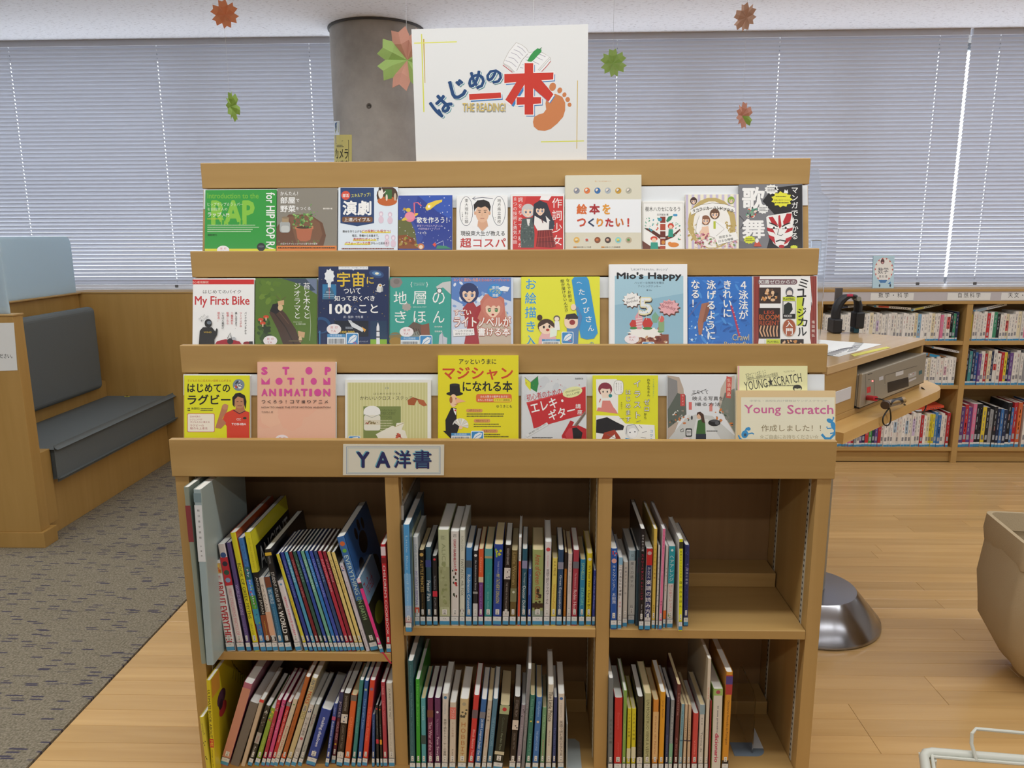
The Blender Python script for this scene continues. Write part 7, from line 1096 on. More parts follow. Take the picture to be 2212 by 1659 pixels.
for z_r, sq, ha, hb, dp, nm_, th_ in ((SZ[0], 'ywwwwwrwgkwwcwwwcwpwlwwwowwwwwwwbwwww', .155, .175, .14, 'top', (.0145, .021)), (SZ[1], 'ktnbvwrcnwwrynvwwwGwlbwwnrwwkgwwwpn', .190, .215, .14, 'middle', (.0145, .022)), (SZ[2], 'VrVpkkykGknbnkbrotblgnkbvwkgbrw', .225, .280, .19, 'bottom', (.016, .026))):
    far_row(DV[2]+.037, XV+.02, z_r, sq, ha, hb, 'of the %s row beyond the far divider' % nm_, 'books in the far %s row beyond the divider' % nm_, th_, depth=dp)
    far_row(XV+.022, DV[3], z_r, sq[::-1], ha, hb, 'rest of the %s row of books running out of the picture' % nm_, None, (.015, .024), depth=dp, stuff=True)
for z_r, ha, hb, nm_ in ((SZ[0], .17, .19, 'top'), (SZ[1], .165, .185, 'middle'), (SZ[2], .19, .21, 'bottom')): far_row(FX0+.037, DV[1]-.02, z_r, 'wwcwbwwpwwrwwlwwgwnw', ha, hb, 'packed books of the %s row in the far bay hidden by the display bookcase' % nm_, None, (.014, .022), stuff=True)
def lying(px0, py0, px1, py1, t, col, lbl, band=None, y=2.885, d=.13):
    p, q = aty(px0, py0, y), aty(px1, py1, y); p[2] -= t*1.15; q[2] -= t*1.15; L_ = float(np.hypot(q[0]-p[0], q[2]-p[2])); b = MB(); b.k(col); b.box(0, L_, 0, d, 0, t); b.k('#3f8fc0'); b.add([(0, -.0004, .1*t), (L_*.06, -.0004, .1*t), (L_*.06, -.0004, .9*t), (0, -.0004, .9*t)], [(0, 1, 2, 3)])
    if band: b.k(band); b.add([(L_*.12, -.0004, .1*t), (L_*.4, -.0004, .1*t), (L_*.4, -.0004, .9*t), (L_*.12, -.0004, .9*t)], [(0, 1, 2, 3)])
    b.k('#4a4a50')
    for k in range(8): u = L_*(.45+k*.06); b.add([(u, -.0005, .35*t), (u+L_*.035, -.0005, .35*t), (u+L_*.035, -.0005, .65*t), (u, -.0005, .65*t)], [(0, 1, 2, 3)])
    o = b.build('book', MATTE, None, loc=tuple(p)); o.rotation_euler = (0, -math.atan2(q[2]-p[2], q[0]-p[0]), 0); tag(o, lbl, 'book', 'books lying on top of the far rows')
lying(1806, 663, 1872, 655, .012, '#d8d6d0', 'white book lying flat behind the headphones on the top row', '#2a3a5c')
lying(1888, 658, 1968, 664, .013, '#e2dccf', 'cream book with a red patch lying flat across the top row', '#d8583a')
lying(1970, 667, 2036, 653, .013, '#e0e0c8', 'pale book with a yellow edge lying tilted near the far divider', '#d8cc5a')
lying(2104, 669, 2176, 652, .018, '#dcdfe2', 'white book lying tilted on the row beyond the divider', '#a8c4d8')
lying(1999, 760, 2073, 775, .020, '#8a6038', 'brown and blue book lying flat on the middle row', '#2c86b0')
lying(2013, 747, 2073, 758, .012, '#e4e6ea', 'white book lying on the brown and blue one', None)
lying(1960, 888, 2040, 875, .014, '#d85030', 'orange-red book lying on the bottom row below the desk edge', '#c8d0d8')
# book standing on the far bookcase
p0, p1 = aty(1885, 616, 2.93), aty(1930, 613, 2.93); q = aty(1923, 552, 2.93); hh = float(q[2]-1.0605)
b = MB(); book_shell(b, .012, float(p1[0]-p0[0]), hh, '#b9d8e6', '#8aa4b4', '#e0e4e6', True); bk = b.build('book', PRINT, loc=(float(p0[0]), 2.93, 1.0607)); bk.rotation_euler = (math.radians(-9), 0, math.radians(-4))
tag(bk, 'pale blue mathematics book propped upright on top of the low bookcase', 'book'); pages(bk, .012, float(p1[0]-p0[0]), hh, True)
Wb = float(p1[0]-p0[0])
def mp(x, y, h_): return np.stack([(x-465)/165*Wb, np.full_like(x, -h_), (315-y)/210*hh], 1)
a = Art(mp); a.E(550, 195, 72, 78, '#f0ece6')
for k in range(14): an = math.radians(k*26); a.poly([(550+60*math.cos(an), 195+66*math.sin(an)), (550+72*math.cos(an-.12), 195+78*math.sin(an-.12)), (550+72*math.cos(an+.12), 195+78*math.sin(an+.12))], '#cc5a50')
a.E(538, 142, 15, 17, '#5a2c34'); a.E(538, 150, 8, 6, '#d8a0a0'); a.T('数学', 505, 180, 585, 222, '#3a3440', .0); a.T('教 科 書', 515, 230, 578, 248, '#3a3440', .0); a.poly([(510, 262), (580, 262), (565, 280), (525, 280)], '#3f7cb8'); a.poly([(582, 285), (605, 272), (605, 292)], '#3f7cb8'); a.E(520, 298, 6, 10, '#2a3a4a'); a.E(603, 298, 6, 10, '#2a3a4a'); a.build('cover_print', bk)
MB().box(-.01, Wb+.02, .0, .05, -.0003, .0012).build('book_stand_plate', ALU, bk)
# ================================================================== LISTENING DESK
A = Vector((1.555, 1.163, 1.0)); uu = Vector((-.69, -.724, 0)).normalized(); vv = Vector((-uu[1], uu[0], 0))*1; vv = Vector((-.724, .69, 0)).normalized()
desk = empty('listening_desk', (A[0], A[1], 0)); tag(desk, 'beech listening desk on a round steel foot, holding a silver disc player', 'desk'); ang = math.atan2(uu[1], uu[0])
desk.rotation_euler = (0, 0, ang)          # local x runs along the front edge, local y = -90 deg side; depth is towards -y
L1, L2 = .86, .62
def dbx(n, m, x0, x1, y0, y1, z0, z1, bev=.002): o = MB().box(x0, x1, y0, y1, z0, z1).build(n, m, desk, bevel=bev); return o
# local axes: x = uu, y = rotated +90 = (-uu.y, uu.x): points (.724,-.69) i.e. towards the viewer; inside is negative y
dbx('desk_top', wood('desk_laminate', '#c9a877', '#d2b283', 0, .16), 0, L1, -L2, 0, .975, 1.0)
dbx('front_panel', WOODX, .622, L1, -.02, -.004, .832, .975); dbx('end_panel', WOODX, 0, .018, -L2, -.004, .832, .975); dbx('end_panel', WOODX, L1-.018, L1, -L2, -.02, .832, .975)
dbx('rear_panel', WOODX, .018, L1-.018, -L2, -L2+.016, .832, .975); dbx('inner_panel', WOODX, .622, .638, -L2+.016, -.02, .832, .975)
dbx('box_floor', WOODX, 0, L1, -L2, -.004, .812, .832)
dbx('name_plate', plain('plate_white', '#d9d9dc', .35), .665, .815, -.004, -.001, .872, .912)
# lower round-ended shelf
pts = []; cx0, rad = .03, .34; yc = -.27
for k in range(17): an = math.radians(90+180*k/16); pts.append((cx0+rad*.78*math.cos(an), yc+rad*math.sin(an)))
pts = [(L1+.02, yc+rad)]+pts+[(L1+.02, yc-rad)]
b = MB().prism([(p[0], p[1]) for p in pts], 2, .778, .812); b.build('round_ledge', wood('ledge_wood', '#cfa463', '#dab370', 0, .3), desk, bevel=.006)
R_ = Matrix.Rotation(-ang, 3, 'Z'); bc = R_ @ (Vector((1.10, .90, 0))-Vector((A[0], A[1], 0)))
b = MB().lathe([(.0, .777), (.045, .777), (.045, .13), (.045, .1)], bc.x, bc.y, 32).build('pole', ALU, desk, smooth=True)
MB().lathe([(.235, .0), (.242, .006), (.240, .018), (.157, .118), (.153, .122), (.0, .124)], bc.x, bc.y, 56).build('steel_foot', STEEL, desk, smooth=True)
dbx('pole_bracket', ALU, bc.x-.12, bc.x+.12, bc.y-.12, bc.y+.12, .77, .778, .001)
# disc player
cdp = empty('disc_player', (A[0], A[1], .832)); cdp.rotation_euler = (0, 0, ang); tag(cdp, 'silver disc player in the desk opening with a red plug in its front', 'player')
SIL = plain('player_silver', '#b3ab9a', .38, .45); 
MB().box(.012, .612, -.34, -.0015, .004, .112).build('casing', SIL, cdp, bevel=.004); MB().box(.008, .616, -.0015, .012, .003, .116).build('front_panel', SIL, cdp, bevel=.003); MB().box(.004, .618, -.30, .010, .0005, .004).build('foot_strip', DARK, cdp)
PN, PO = np.array([.724, -.69, 0]), np.array([A[0], A[1], .832])
PP = PO+PN*.0125
def pm(x, y, h):
    X, Y = Z(1700, 640, 5.53)(x, y); q = onpl(X, Y, PP, PN)-PO; u_ = np.array([uu[0], uu[1], 0])
    return np.stack([np.clip(q@u_, .009, .615), np.full_like(x, .0122+h), q[:, 2]], 1)
a = Art(pm); a.poly([(1200, 1030), (1450, 965), (1456, 1075), (1206, 1155)], '#1c1819'); a.poly([(1300, 910), (1392, 885), (1392, 930), (1300, 958)], '#d8d6d4'); a.poly([(1102, 965), (1152, 952), (1152, 995), (1102, 1008)], '#cfcdd0'); a.poly([(1450, 925), (1545, 895), (1545, 950), (1450, 985)], '#b9b6b2'); a.poly([(1458, 1000), (1545, 965), (1545, 985), (1458, 1025)], '#cfcdd0')
a.poly([(1575, 895), (1615, 880), (1615, 925), (1575, 940)], '#3a6a70'); a.poly([(955, 1090), (1000, 1075), (1000, 1145), (955, 1160)], '#d83a3e'); a.line([(1170, 945), (1555, 830)], 5, '#5a554e'); a.line([(1170, 952), (1172, 1075)], 3, '#6a655c'); a.line([(1045, 990), (1045, 1270)], 3, '#6a655c'); a.line([(940, 930), (945, 1290)], 3, '#6a655c'); a.line([(965, 935), (1020, 920)], 9, '#4a4640'); a.line([(970, 1000), (1000, 990)], 5, '#4a4640'); a.E(1170, 1058, 5, 5, '#d8d4cc'); a.E(1480, 935, 8, 8, '#efece8'); a.E(1510, 925, 6, 8, '#b8787a'); a.build('panel_markings', cdp)
led, nt, bb = nodemat('power_light'); bb.inputs['Emission Color'].default_value = (1, .12, .12, 1); bb.inputs['Emission Strength'].default_value = 4; bb.inputs['Base Color'].default_value = (.8, .1, .1, 1)
a = Art(pm); a.h = .0004; a.E(1023, 1013, 9, 9, '#ff4040'); a.build('power_light', cdp, led)
def dloc(px, py, off): q = onpl(px, py, PO+PN*off, PN)-PO; return (float(q@np.array([uu[0], uu[1], 0])), off, float(q[2]))
z5 = Z(1700, 640, 5.53)
j0, j1 = dloc(*z5(960, 1212), .013), dloc(*z5(1060, 1222), .05)
MB().tube([j0, j1], .0085, 12).build('red_plug', plain('red_rubber', '#c42a34', .45), cdp, smooth=True); 
cab = [dloc(*z5(x, y), o_) for x, y, o_ in ((1060, 1222, .05), (1110, 1228, .07), (1160, 1245, .085), (1205, 1280, .09), (1228, 1350, .085), (1240, 1420, .08), (1235, 1500, .08), (1200, 1545, .08), (1155, 1525, .08), (1145, 1460, .08), (1180, 1390, .08), (1215, 1340, .085), (1225, 1280, .09), (1290, 1250, .08), (1370, 1270, .07), (1440, 1320, .065), (1520, 1370, .06), (1600, 1385, .055), (1645, 1360, .05), (1665, 1290, .045), (1680, 1200, .04), (1660, 1140, .03), (1630, 1105, .02), (1610, 1090, .005), (1600, 1085, -.03))]
cp_ = [Vector(p) for p in cab]; dense = []
for i in range(len(cp_)-1):
    p0, p1, p2, p3 = cp_[max(i-1, 0)], cp_[i], cp_[i+1], cp_[min(i+2, len(cp_)-1)]
    for k in range(4): t_ = k/4; dense.append(.5*((2*p1)+(-p0+p2)*t_+(2*p0-5*p1+4*p2-p3)*t_*t_+(-p0+3*p1-3*p2+p3)*t_**3))
co = MB().tube(dense+[cp_[-1]], .0024, 6).build('headphone_cable', DARK, cdp, smooth=True); co['label'] = 'black headphone cable looping below the ledge'
# clear clip holding the cable on the ledge edge
k0 = dloc(*z5(1150, 1290), .085); k1 = dloc(*z5(1310, 1235), .06)
ch_ = empty('cable_clip', (A[0], A[1], .832)); ch_.rotation_euler = (0, 0, ang); tag(ch_, 'clear tubular clip holding the cable at the ledge below the disc player', 'clip')
b = MB(); n = 16
MB().tube([(k0[0], .090, k0[2]), (k1[0], .078, k1[2])], .013, 18).build('clear_tube', CLR, ch_, smooth=True); MB().tube([(k0[0]+.004, .092, k0[2]-.002), (k0[0]-.004, .090, k0[2])], .0135, 18).build('tube_mouth', plain('smoked_plastic', '#4a3c34', .3), ch_, smooth=True)

# papers under a clear sheet on the desk, yellow tape
def on_top(name, label, cat, cs, z, mat, th=.0006):
    P = [atz(x, y, z) for x, y in cs]; o = np.mean(P, 0); b = MB(); n = len(P)
    vs = [tuple(p-o+np.array([0, 0, t_])) for t_ in (0, th) for p in P]; b.add(vs, [tuple(range(n)), tuple(range(2*n-1, n-1, -1))]+[(i, (i+1) % n, (i+1) % n+n, i+n) for i in range(n)])
    r = b.build(name, mat, loc=tuple(o)); tag(r, label, cat)
    def mp(x, y, h): q = atz(x, y, z+th)-o; q[:, 2] += h; return q
    return r, mp
r, mp = on_top('instruction_sheet', 'white printed instruction sheet lying on the listening desk', 'sheet', [(1768, 734), (1905, 744), (1812, 771), (1768, 765)], 1.0005, WPAPER)
a = Art(mp)
for k in range(9): a.line([(1775+k*5, 766-k*1.5), (1800+k*6, 768-k*2.4)], 1.1, '#6a6a70'); a.line([(1830+k*2, 760-k*2.4), (1850+k*2, 757-k*2)], 1.0, '#5a5a60')
a.build('printed_lines', r, MATTE)
on_top('yellow_tape', 'yellow tape strip along the near edge of the listening desk', 'tape', [(1838, 766), (1915, 749), (1924, 751), (1845, 770)], 1.0005, plain('yellow_tape', '#e0d85a', .4))
# headphones on a dark stand, cropped behind the bookcase
HY = 1.335; HX = float(aty(1803, 713, HY)[0])
hp = empty('headphones', (HX, HY, 1.0)); tag(hp, 'black padded headphones standing on the listening desk', 'headphones')
HM = plain('headphone_pad', '#1d1d22', .5, bump=(60, .3))
def hpl(X, Y): q = aty(*Z(1740, 520, 3.318)(X, Y), HY); return np.array([q[0]-HX, 0, q[2]-1.0])
def band(path, wd, th, name, mat):
    b = MB(); n = len(path); vs = []
    for i, p in enumerate(path):
        a_, c_ = path[max(i-1, 0)], path[min(i+1, n-1)]; t_ = c_-a_; t_ /= np.linalg.norm(t_)+1e-9; nn = np.array([-t_[2], 0, t_[0]])
        for k in range(10): an = 2*math.pi*k/10; vs.append(tuple(p+nn*math.cos(an)*th[i]/2+np.array([0, math.sin(an)*wd/2, 0])))
    b.add(vs, sum([[(10*i+j, 10*i+(j+1) % 10, 10*i+10+(j+1) % 10, 10*i+10+j) for j in range(10)] for i in range(n-1)], [])+[tuple(range(10)), tuple(range(10*n-1, 10*n-11, -1))])
    return b.build(name, mat, hp, smooth=True)
band([hpl(*q) for q in ((212, 560), (216, 510), (228, 470), (252, 432), (285, 405), (325, 393), (352, 400), (370, 425), (378, 460), (374, 520), (366, 560))], .05, [.030, .032, .034, .034, .026, .015, .018, .024, .027, .028, .026], 'headband', HM)
q = hpl(300, 396); MB().box(-.012, .012, -.027, -.0235, -.004, .006).build('pink_badge', plain('pink_badge', '#c83a5c', .4), hp, loc=(q[0], 0, q[2]+.004), bevel=.002)
q = hpl(360, 412); MB().tube([(0, -.032, 0), (0, .02, 0)], .009, 16).build('hinge', ALU, hp, loc=(q[0], 0, q[2]), smooth=True)
e0, e1 = hpl(212, 580), hpl(362, 600)
MB().box(-.018, .018, -.035, .035, .0005, .058).build('ear_cup', HM, hp, loc=(e0[0], 0, 0), bevel=.006); MB().box(-.018, .018, -.03, .03, .018, .085).build('ear_cup', HM, hp, loc=(e1[0]+.004, 0, 0), bevel=.007); MB().box(-.011, .011, -.02, .02, .0005, .022).build('cup_foot', plain('chrome_blue', '#2c5468', .25, .6), hp, loc=(e1[0]-.004, 0, 0), bevel=.003)
SX = float(aty(*Z(1740, 520, 3.318)(228, 500), HY+.06)[0]); sz_ = float(aty(*Z(1740, 520, 3.318)(228, 338), HY+.06)[2])-1.0
st = empty('headphone_stand', (SX, HY+.06, 1.0)); tag(st, 'dark grey upright stand post behind the headphones', 'stand'); SG = plain('stand_grey', '#5f5a5a', .5); MB().box(-.014, .014, -.006, .006, .004, sz_).build('post', SG, st, bevel=.002); MB().box(-.03, .03, -.015, .015, .0, .004).build('foot', SG, st)
# clear acrylic screen on the desk, behind the bookcase's end
ac = empty('acrylic_screen', (1.02, .88, 1.0)); tag(ac, 'tall clear acrylic screen on the desk just beyond the bookcase end', 'screen'); xr = float(aty(1788, 500, .88)[0])-1.02
MB().prism([(xr-.30, .001), (xr, .001), (xr, .50), (xr-.03, .525), (xr-.045, .60), (xr-.30, .60)], 1, -.003, .003).build('clear_sheet', CLR, ac); MB().box(xr-.055, xr-.02, -.010, -.0032, .30, .37).build('clear_pocket', CLR, ac, bevel=.004)
# ================================================================== BOOTH WITH BENCH
pp = empty('booth_end_panel', (-2.9, 1.50, 0)); tag(pp, 'near wooden end panel of the bench booth, with a notice taped to it', 'panel')
def q_(par, n, m, x0, x1, y0, y1, z0, z1, bev=.0015, px=0, py=0): return MB().box(x0-px, x1-px, y0-py, y1-py, z0, z1).build(n, m, par, bevel=bev)
q_(pp, 'panel', WOODB, -3.6, -2.152, 1.470, 1.535, .078, 1.058, px=-2.9, py=1.5); q_(pp, 'top_edge', WOODX, -3.6, -2.148, 1.466, 1.539, 1.058, 1.066, px=-2.9, py=1.5); q_(pp, 'plinth', WOODB, -3.6, -2.135, 1.462, 1.56, .005, .078, px=-2.9, py=1.5)
FG, nt, bb = nodemat('frosted_glass'); bb.inputs['Base Color'].default_value = lin('#dceaf0'); bb.inputs['Roughness'].default_value = .55; tl = nt.nodes.new('ShaderNodeBsdfTranslucent'); tl.inputs[0].default_value = lin('#e4f2fa'); mx = nt.nodes.new('ShaderNodeMixShader'); mx.inputs[0].default_value = .82
nt.links.new(bb.outputs[0], mx.inputs[1]); nt.links.new(tl.outputs[0], mx.inputs[2]); nt.links.new(mx.outputs[0], nt.nodes['Material Output'].inputs[0])
def rrect(x0, x1, z0, z1, r, corners):
    pts = []
    for nm, cx, cz, a0 in (('bl', x0, z0, 180), ('br', x1, z0, 270), ('tr', x1, z1, 0), ('tl', x0, z1, 90)):
        if nm in corners:
            ox = cx+(r if 'l' in nm else -r); oz = cz+(r if 'b' in nm else -r)
            for k in range(7): an = math.radians(a0+k*15); pts.append((ox+r*math.cos(an), oz+r*math.sin(an)))
        else: pts.append((cx, cz))
    return pts
gs = empty('frosted_screen', (-2.9, 1.5, 1.066)); tag(gs, 'frosted glass screen on the near end panel, at the picture edge', 'screen', 'frosted glass screens')
x1g = float(aty(30, 670, 1.5)[0])+2.9-.02
MB().prism([(p[0], p[1]) for p in rrect(-.7, x1g, .0, .335, .05, ('tr',))], 1, -.005, .005).build('glass_sheet', FG, gs)
nz = empty('notice_sheet', (-2.3, 1.4695, .9)); tag(nz, 'white notice taped on the near booth panel, partly cut off', 'notice')
P = [aty(x, y, 1.469) for x, y in ((-60, 699), (30, 697), (38, 800), (-60, 803))]; b = MB(); b.add([tuple(p-np.array([-2.3, 1.4695, .9])) for p in P]+[tuple(p-np.array([-2.3, 1.4695, .9])+np.array([0, -.0006, 0])) for p in P], [(0, 1, 2, 3), (4, 7, 6, 5), (0, 4, 5, 1), (1, 5, 6, 2), (2, 6, 7, 3), (3, 7, 4, 0)]); b.build('paper', WPAPER, nz)
def mp(x, y, h): q = aty(x, y, 1.469)-np.array([-2.3, 1.4695, .9]); q[:, 1] -= h+.0006; return q
a = Art(mp); a.T('静かにご利用ください。', -60, 764, 27, 774, K_, .02); a.build('lettering', nz, MATTE)
bn = empty('booth_bench', (-2.45, 2.2, 0)); tag(bn, 'built-in wooden bench with dark grey upholstered seat and backrest', 'bench')
B_ = lambda n, m, x0, x1, y0, y1, z0, z1, bev=.0015: q_(bn, n, m, x0, x1, y0, y1, z0, z1, bev, -2.45, 2.2)
BY1 = 2.812
B_('base_panel', WOODB, -2.66, -2.200, 1.561, BY1, .005, .300); B_('arm_block', WOODB, -2.66, -2.168, 1.5395, 1.628, .079, .425)
B_('seat_board', WOODB, -2.66, -2.21, 1.63, BY1, .302, .330); B_('back_rail', WOODB, -2.66, -2.555, 1.63, BY1, .3305, .52); B_('rear_panel', WOODB, -2.70, -2.662, 1.561, BY1, .005, 1.052, .002); B_('rear_cap', WOODX, -2.705, -2.640, 1.561, BY1, 1.0525, 1.060, .001)
UP = plain('grey_upholstery', '#676c6c', .9, spec=.2, bump=(260, .5))
b = MB().prism([(-2.57+2.45, .3305), (-2.198+2.45, .3305), (-2.198+2.45, .285), (-2.143+2.45, .285), (-2.143+2.45, .422), (-2.57+2.45, .422)], 1, 1.640-2.2, 2.80-2.2); o = b.build('seat_cushion', UP, bn, bevel=.02); o.modifiers['edge'].segments = 5
b = MB().box(-2.57+2.45, -2.50+2.45, 1.56-2.2, 2.70-2.2, .495, .985); b_o = b.build('backrest', UP, bn, bevel=.03); b_o.modifiers['edge'].segments = 5; b_o.modifiers['edge'].limit_method = 'ANGLE'
B_('backrest_mount', WOODB, -2.66, -2.572, 1.6, 2.68, .56, .9)
g2 = empty('frosted_screen', (-2.672, 2.2, 1.0605)); tag(g2, 'large frosted glass screen standing along the back of the bench', 'screen', 'frosted glass screens')
MB().prism([(p[0], p[1]) for p in rrect(-.62, .60, .0, .33, .05, ('tr', 'tl'))], 0, -.005, .005).build('glass_sheet', FG, g2)
wp = empty('window_panel', (-2.0, 2.84, 0)); tag(wp, 'wooden half-height panel below the blind at the far end of the bench', 'panel')
q_(wp, 'panel', WOODB, -2.72, -.95, 2.815, 2.845, .005, 1.050, px=-2.0, py=2.84); q_(wp, 'top_cap', WOODX, -2.72, -.95, 2.812, 3.0, 1.0505, 1.0605, px=-2.0, py=2.84)
# seat level ledge at the corner with a small yellow tag
tg = MB().k('#d8c83a'); tg.box(-.015, .015, -.004, .004, 0, .003); tg.k('#1a1a1a'); tg.box(-.004, .004, -.003, .003, .003, .007); q = atz(302, 846, .4225); tag(tg.build('clip_tag', MATTE, loc=(float(q[0]), 2.785, .4225)), 'tiny yellow and black clip lying at the far edge of the bench seat', 'clip')
# ================================================================== LAUNDRY-STYLE BAG AND WHITE CART
CAN = plain('canvas', '#b5a385', .9, spec=.15, bump=(300, .5)); LIN = plain('bag_lining', '#bdb3a6', .85)
bg_ = empty('canvas_bin', (1.755, .50, 0)); tag(bg_, 'beige canvas bag bin with a folded cuff at the picture edge', 'bin')
def ring(cx, cy, hx, hy, z, r, rot, n=6, wob=0, seed=0):
    rr = random.Random(seed); pts = []
    for sx, sy, a0 in ((1, 1, 0), (-1, 1, 90), (-1, -1, 180), (1, -1, 270)):
        for k in range(n): an = math.radians(a0+90*k/(n-1)); pts.append((sx*(hx-r)+r*math.cos(an), sy*(hy-r)+r*math.sin(an)))
    out = []
    # extra points along the straight sides so the cloth can sag
    m = len(pts)
    for i in range(m):
        p, q = pts[i], pts[(i+1) % m]; out.append(p)
        if math.dist(p, q) > .06:
            for k in range(1, 4): t_ = k/4; out.append((p[0]+(q[0]-p[0])*t_, p[1]+(q[1]-p[1])*t_))
    c, s = math.cos(rot), math.sin(rot); f = [(1+wob*rr.uniform(-1, 1)) for _ in out]
    return [(cx+(x*c-y*s)*g, cy+(x*s+y*c)*g, z+wob*.3*rr.uniform(-1, 1)*.1) for (x, y), g in zip(out, f)]
rot = math.radians(-8)
def skin(rs, name, mat, cap=True, smooth=True):
    n = len(rs[0]); b = MB(); b.add([p for r_ in rs for p in r_], [(i*n+j, i*n+(j+1) % n, (i+1)*n+(j+1) % n, (i+1)*n+j) for i in range(len(rs)-1) for j in range(n)]+([tuple(reversed(range(n)))] if cap else []))
    o = b.build(name, mat, bg_, smooth=smooth); return o
H_ = .50
skin([ring(.05, 0, .15, .10, .004, .04, rot), ring(.03, 0, .19, .12, .05, .05, rot, wob=.015, seed=1), ring(.01, 0, .235, .15, .17, .05, rot, wob=.02, seed=2), ring(.0, 0, .235, .15, .30, .04, rot, wob=.02, seed=3), ring(0, 0, .222, .142, .46, .03, rot, wob=.008, seed=4), ring(0, 0, .218, .140, H_-.005, .03, rot)], 'bag', CAN)
skin([ring(0, 0, .226, .148, H_-.085, .03, rot, wob=.012, seed=5), ring(0, 0, .230, .150, H_-.05, .03, rot, wob=.005, seed=6), ring(0, 0, .226, .147, H_, .03, rot), ring(0, 0, .214, .136, H_, .03, rot), ring(0, 0, .212, .134, H_-.06, .03, rot)], 'folded_cuff', CAN, cap=False)
skin([ring(0, 0, .208, .131, H_-.10, .03, rot), ring(0, 0, .205, .128, H_-.16, .03, rot, wob=.02, seed=9), ring(0, 0, .15, .08, H_-.19, .03, rot, wob=.03, seed=10), ring(0, 0, .02, .02, H_-.17, .01, rot)], 'inner_lining', LIN, cap=True)
for x, y in ((-.19, -.152), (-.205, -.135)): MB().box(-.004, .004, -.0006, .0006, -.0008, .0008).build('staple', STEEL, bg_, loc=(x, y, H_-.04-abs(x)*.1))
CW = plain('white_enamel', '#c9cabf', .35); ct = empty('wire_cart', (1.15, -.2, 0)); tag(ct, 'white tubular metal cart corner with a bent wire rail', 'cart')
ZT = .215
def cz(px, py, z): q = atz(px, py, z); return Vector((float(q[0])-1.15, float(q[1])+.2, float(q[2])))
zc = Z(1960, 1560, 8.778)
c0 = cz(*zc(300, 560), ZT); c1 = cz(*zc(2500, 740), ZT); c2 = cz(*zc(420, 1400), ZT)
d1_ = (c1-c0).normalized(); d2_ = (c2-c0).normalized()
MB().tube([c0+d2_*.5, c0+d2_*.02, c0+d2_*.006+d1_*.006, c0+d1_*.02, c0+d1_*.5], .011, 12).build('frame_tube', CW, ct, smooth=True)
MB().tube([c0+d2_*.016+d1_*.018, c0+d2_*.016+d1_*.5], .004, 8).build('lower_wire', CW, ct, smooth=True); MB().tube([c0+d1_*.018+d2_*.01, c0+d1_*.018+d2_*.5], .004, 8).build('side_wire', CW, ct, smooth=True)
w0 = cz(*zc(1310, 730), ZT); w1 = cz(*zc(1215, 400), ZT+.03); w2 = cz(*zc(1225, 220), ZT+.05); w3 = cz(*zc(1300, 125), ZT+.052); w4 = cz(*zc(2400, 225), ZT+.052)
MB().tube([w0, w1, w2, w3, w4], .004, 8).build('bent_wire_rail', CW, ct, smooth=True)
MB().prism([(0, 0), (.012, 0), (.012, .25), (0, .25)], 2, ZT-.006, ZT-.004).build('side_plate', CW, ct, loc=(0, 0, 0)).matrix_local = Matrix.Translation(Vector((c0.x+d1_.x*.003, c0.y+d1_.y*.003, 0))) @ Matrix.Rotation(math.atan2(d2_.y, d2_.x)-math.pi/2, 4, 'Z')
for k in range(4): MB().tube([(c0+d2_*(.0+.0)+Vector((.012, -.02-.07*k, -.004)))-Vector((0, 0, 0)), c0+Vector((.012, -.02-.07*k, -.02))], .004, 10).build('rubber_stop', DARK, ct)
for dd in (c0+d2_*.02+d1_*.02, c0+d1_*.45+d2_*.02): MB().tube([Vector((dd.x, dd.y, .05)), Vector((dd.x, dd.y, ZT-.004))], .008, 10).build('leg', CW, ct, smooth=True); MB().lathe([(.0, .0), (.02, .004), (.024, .025), (.02, .046), (.0, .05)], dd.x, dd.y, 16).build('caster', DARK, ct, smooth=True)
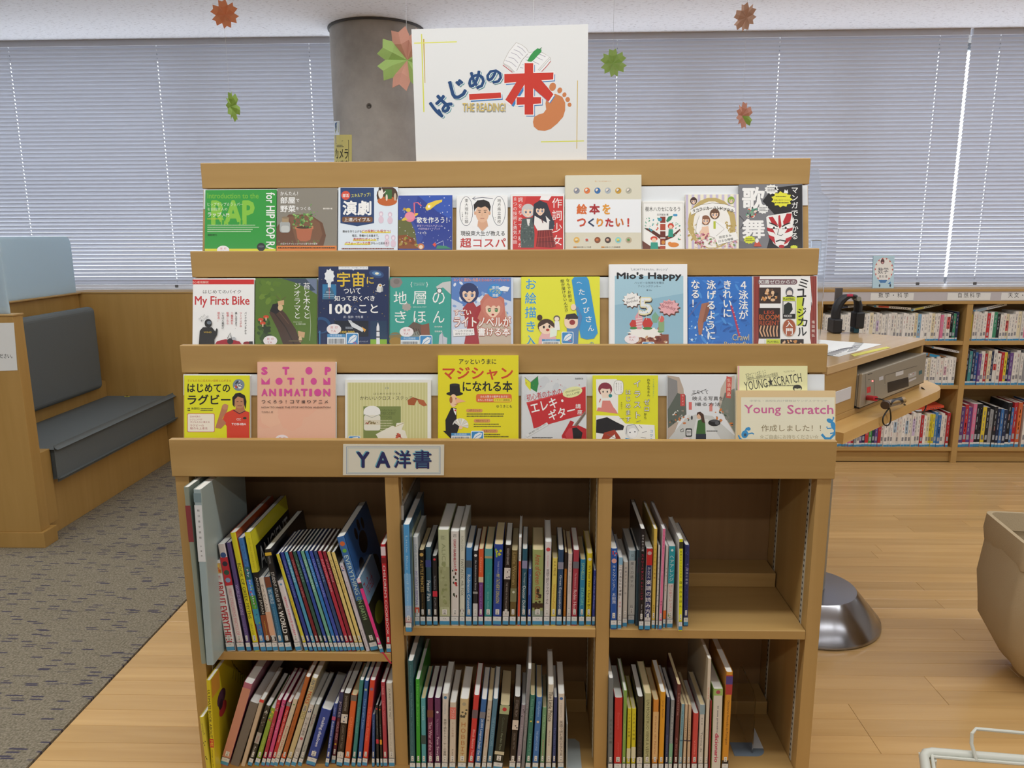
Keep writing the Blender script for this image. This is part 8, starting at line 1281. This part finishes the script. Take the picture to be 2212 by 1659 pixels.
# ================================================================== PAPER FLOWERS ON THREADS
PAP = {k: plain('origami_%s' % k, c, .75) for k, c in dict(orange='#e09a70', green='#b4d07e', pink='#e2ac98', brown='#cfa890', leaf='#a3c25e').items()}
for m in PAP.values():
    nt = m.node_tree; bb = nt.nodes['Principled BSDF']; tl = nt.nodes.new('ShaderNodeBsdfTranslucent'); tl.inputs[0].default_value = bb.inputs['Base Color'].default_value; mx = nt.nodes.new('ShaderNodeMixShader'); mx.inputs[0].default_value = .3
    nt.links.new(bb.outputs[0], mx.inputs[1]); nt.links.new(tl.outputs[0], mx.inputs[2]); nt.links.new(mx.outputs[0], nt.nodes['Material Output'].inputs[0])
PM = {}
def petal(mat):
    if mat not in PM:
        b = MB(); p = [(0, 0, 0), (-.32, .58, .02), (-.25, .98, -.02), (0, .86, .09), (.25, .98, -.02), (.32, .58, .02), (0, .5, .17)]
        p += [(x, y, z-.012) for x, y, z in p]
        f = [(0, 6, 1), (1, 6, 2), (2, 6, 3), (3, 6, 4), (4, 6, 5), (5, 6, 0)]; f += [(a_+7, c_+7, b_+7) for a_, b_, c_ in f]+[(i, (i+1) % 6, (i+1) % 6+7, i+7) for i in range(6)]
        b.add(p, f); me = b.build('petal', PAP[mat]); PM[mat] = me.data; bpy.data.objects.remove(me)
    return PM[mat]
def flower(label, px, py, Y, rpx, mats, rot=(90, 0, 0), thread_top=None, ph=0, cup=14):
    q = aty(px, py, Y); r_ = float(np.linalg.norm(aty(px+rpx, py, Y)-q)); o = empty('paper_flower', tuple(map(float, q))); tag(o, label, 'paper flower', 'paper flowers hanging on threads')
    M = Matrix.Rotation(math.radians(rot[2]), 4, 'Z') @ Matrix.Rotation(math.radians(rot[0]), 4, 'X') @ Matrix.Rotation(math.radians(rot[1]), 4, 'Y'); n = len(mats)
    for k in range(n):
        c = bpy.data.objects.new('petal', petal(mats[k])); C.objects.link(c); c.parent = o
        c.matrix_local = M @ Matrix.Rotation(2*math.pi*k/n+math.radians(ph), 4, 'Z') @ Matrix.Rotation(math.radians(cup), 4, 'X') @ Matrix.Scale(r_, 4)
    if thread_top is None: thread_top = ZC
    MB().tube([(0, .002, 0), (0, .002, thread_top-float(q[2]))], .0005, 5).build('thread', plain('thread', '#c9c9cc', .6) if 'thread' not in MATS else MATS['thread'], o)
    return o, float(q[2])
FY = 1.2
o1, z1_ = flower('orange paper flower seen flat, high by the ceiling', 487, 32, FY, 30, ['orange']*6, (90, 0, 8), ph=8)
flower('green paper flower seen edge-on below the orange one', 497, 230, FY, 32, ['leaf']*6, (90, 0, 84), thread_top=z1_, ph=20)
flower('large green and pink paper flower half hidden behind the poster', 880, 130, .62, 66, ['pink', 'green', 'green', 'pink', 'green', 'green', 'pink'], (90, 0, -12), ph=12)
flower('all-green paper flower to one side of the poster', 1324, 137, FY, 30, ['green']*6, (90, 0, 6), ph=5)
o2, z2_ = flower('brownish pink paper flower turned sideways against the ceiling', 1613, 38, FY, 30, ['brown']*6, (90, 0, -50), ph=5)
flower('pink paper flower with one green petal, hanging lowest', 1603, 250, FY, 29, ['pink', 'pink', 'pink', 'pink', 'leaf', 'pink'], (90, 0, 38), thread_top=z2_, ph=0)
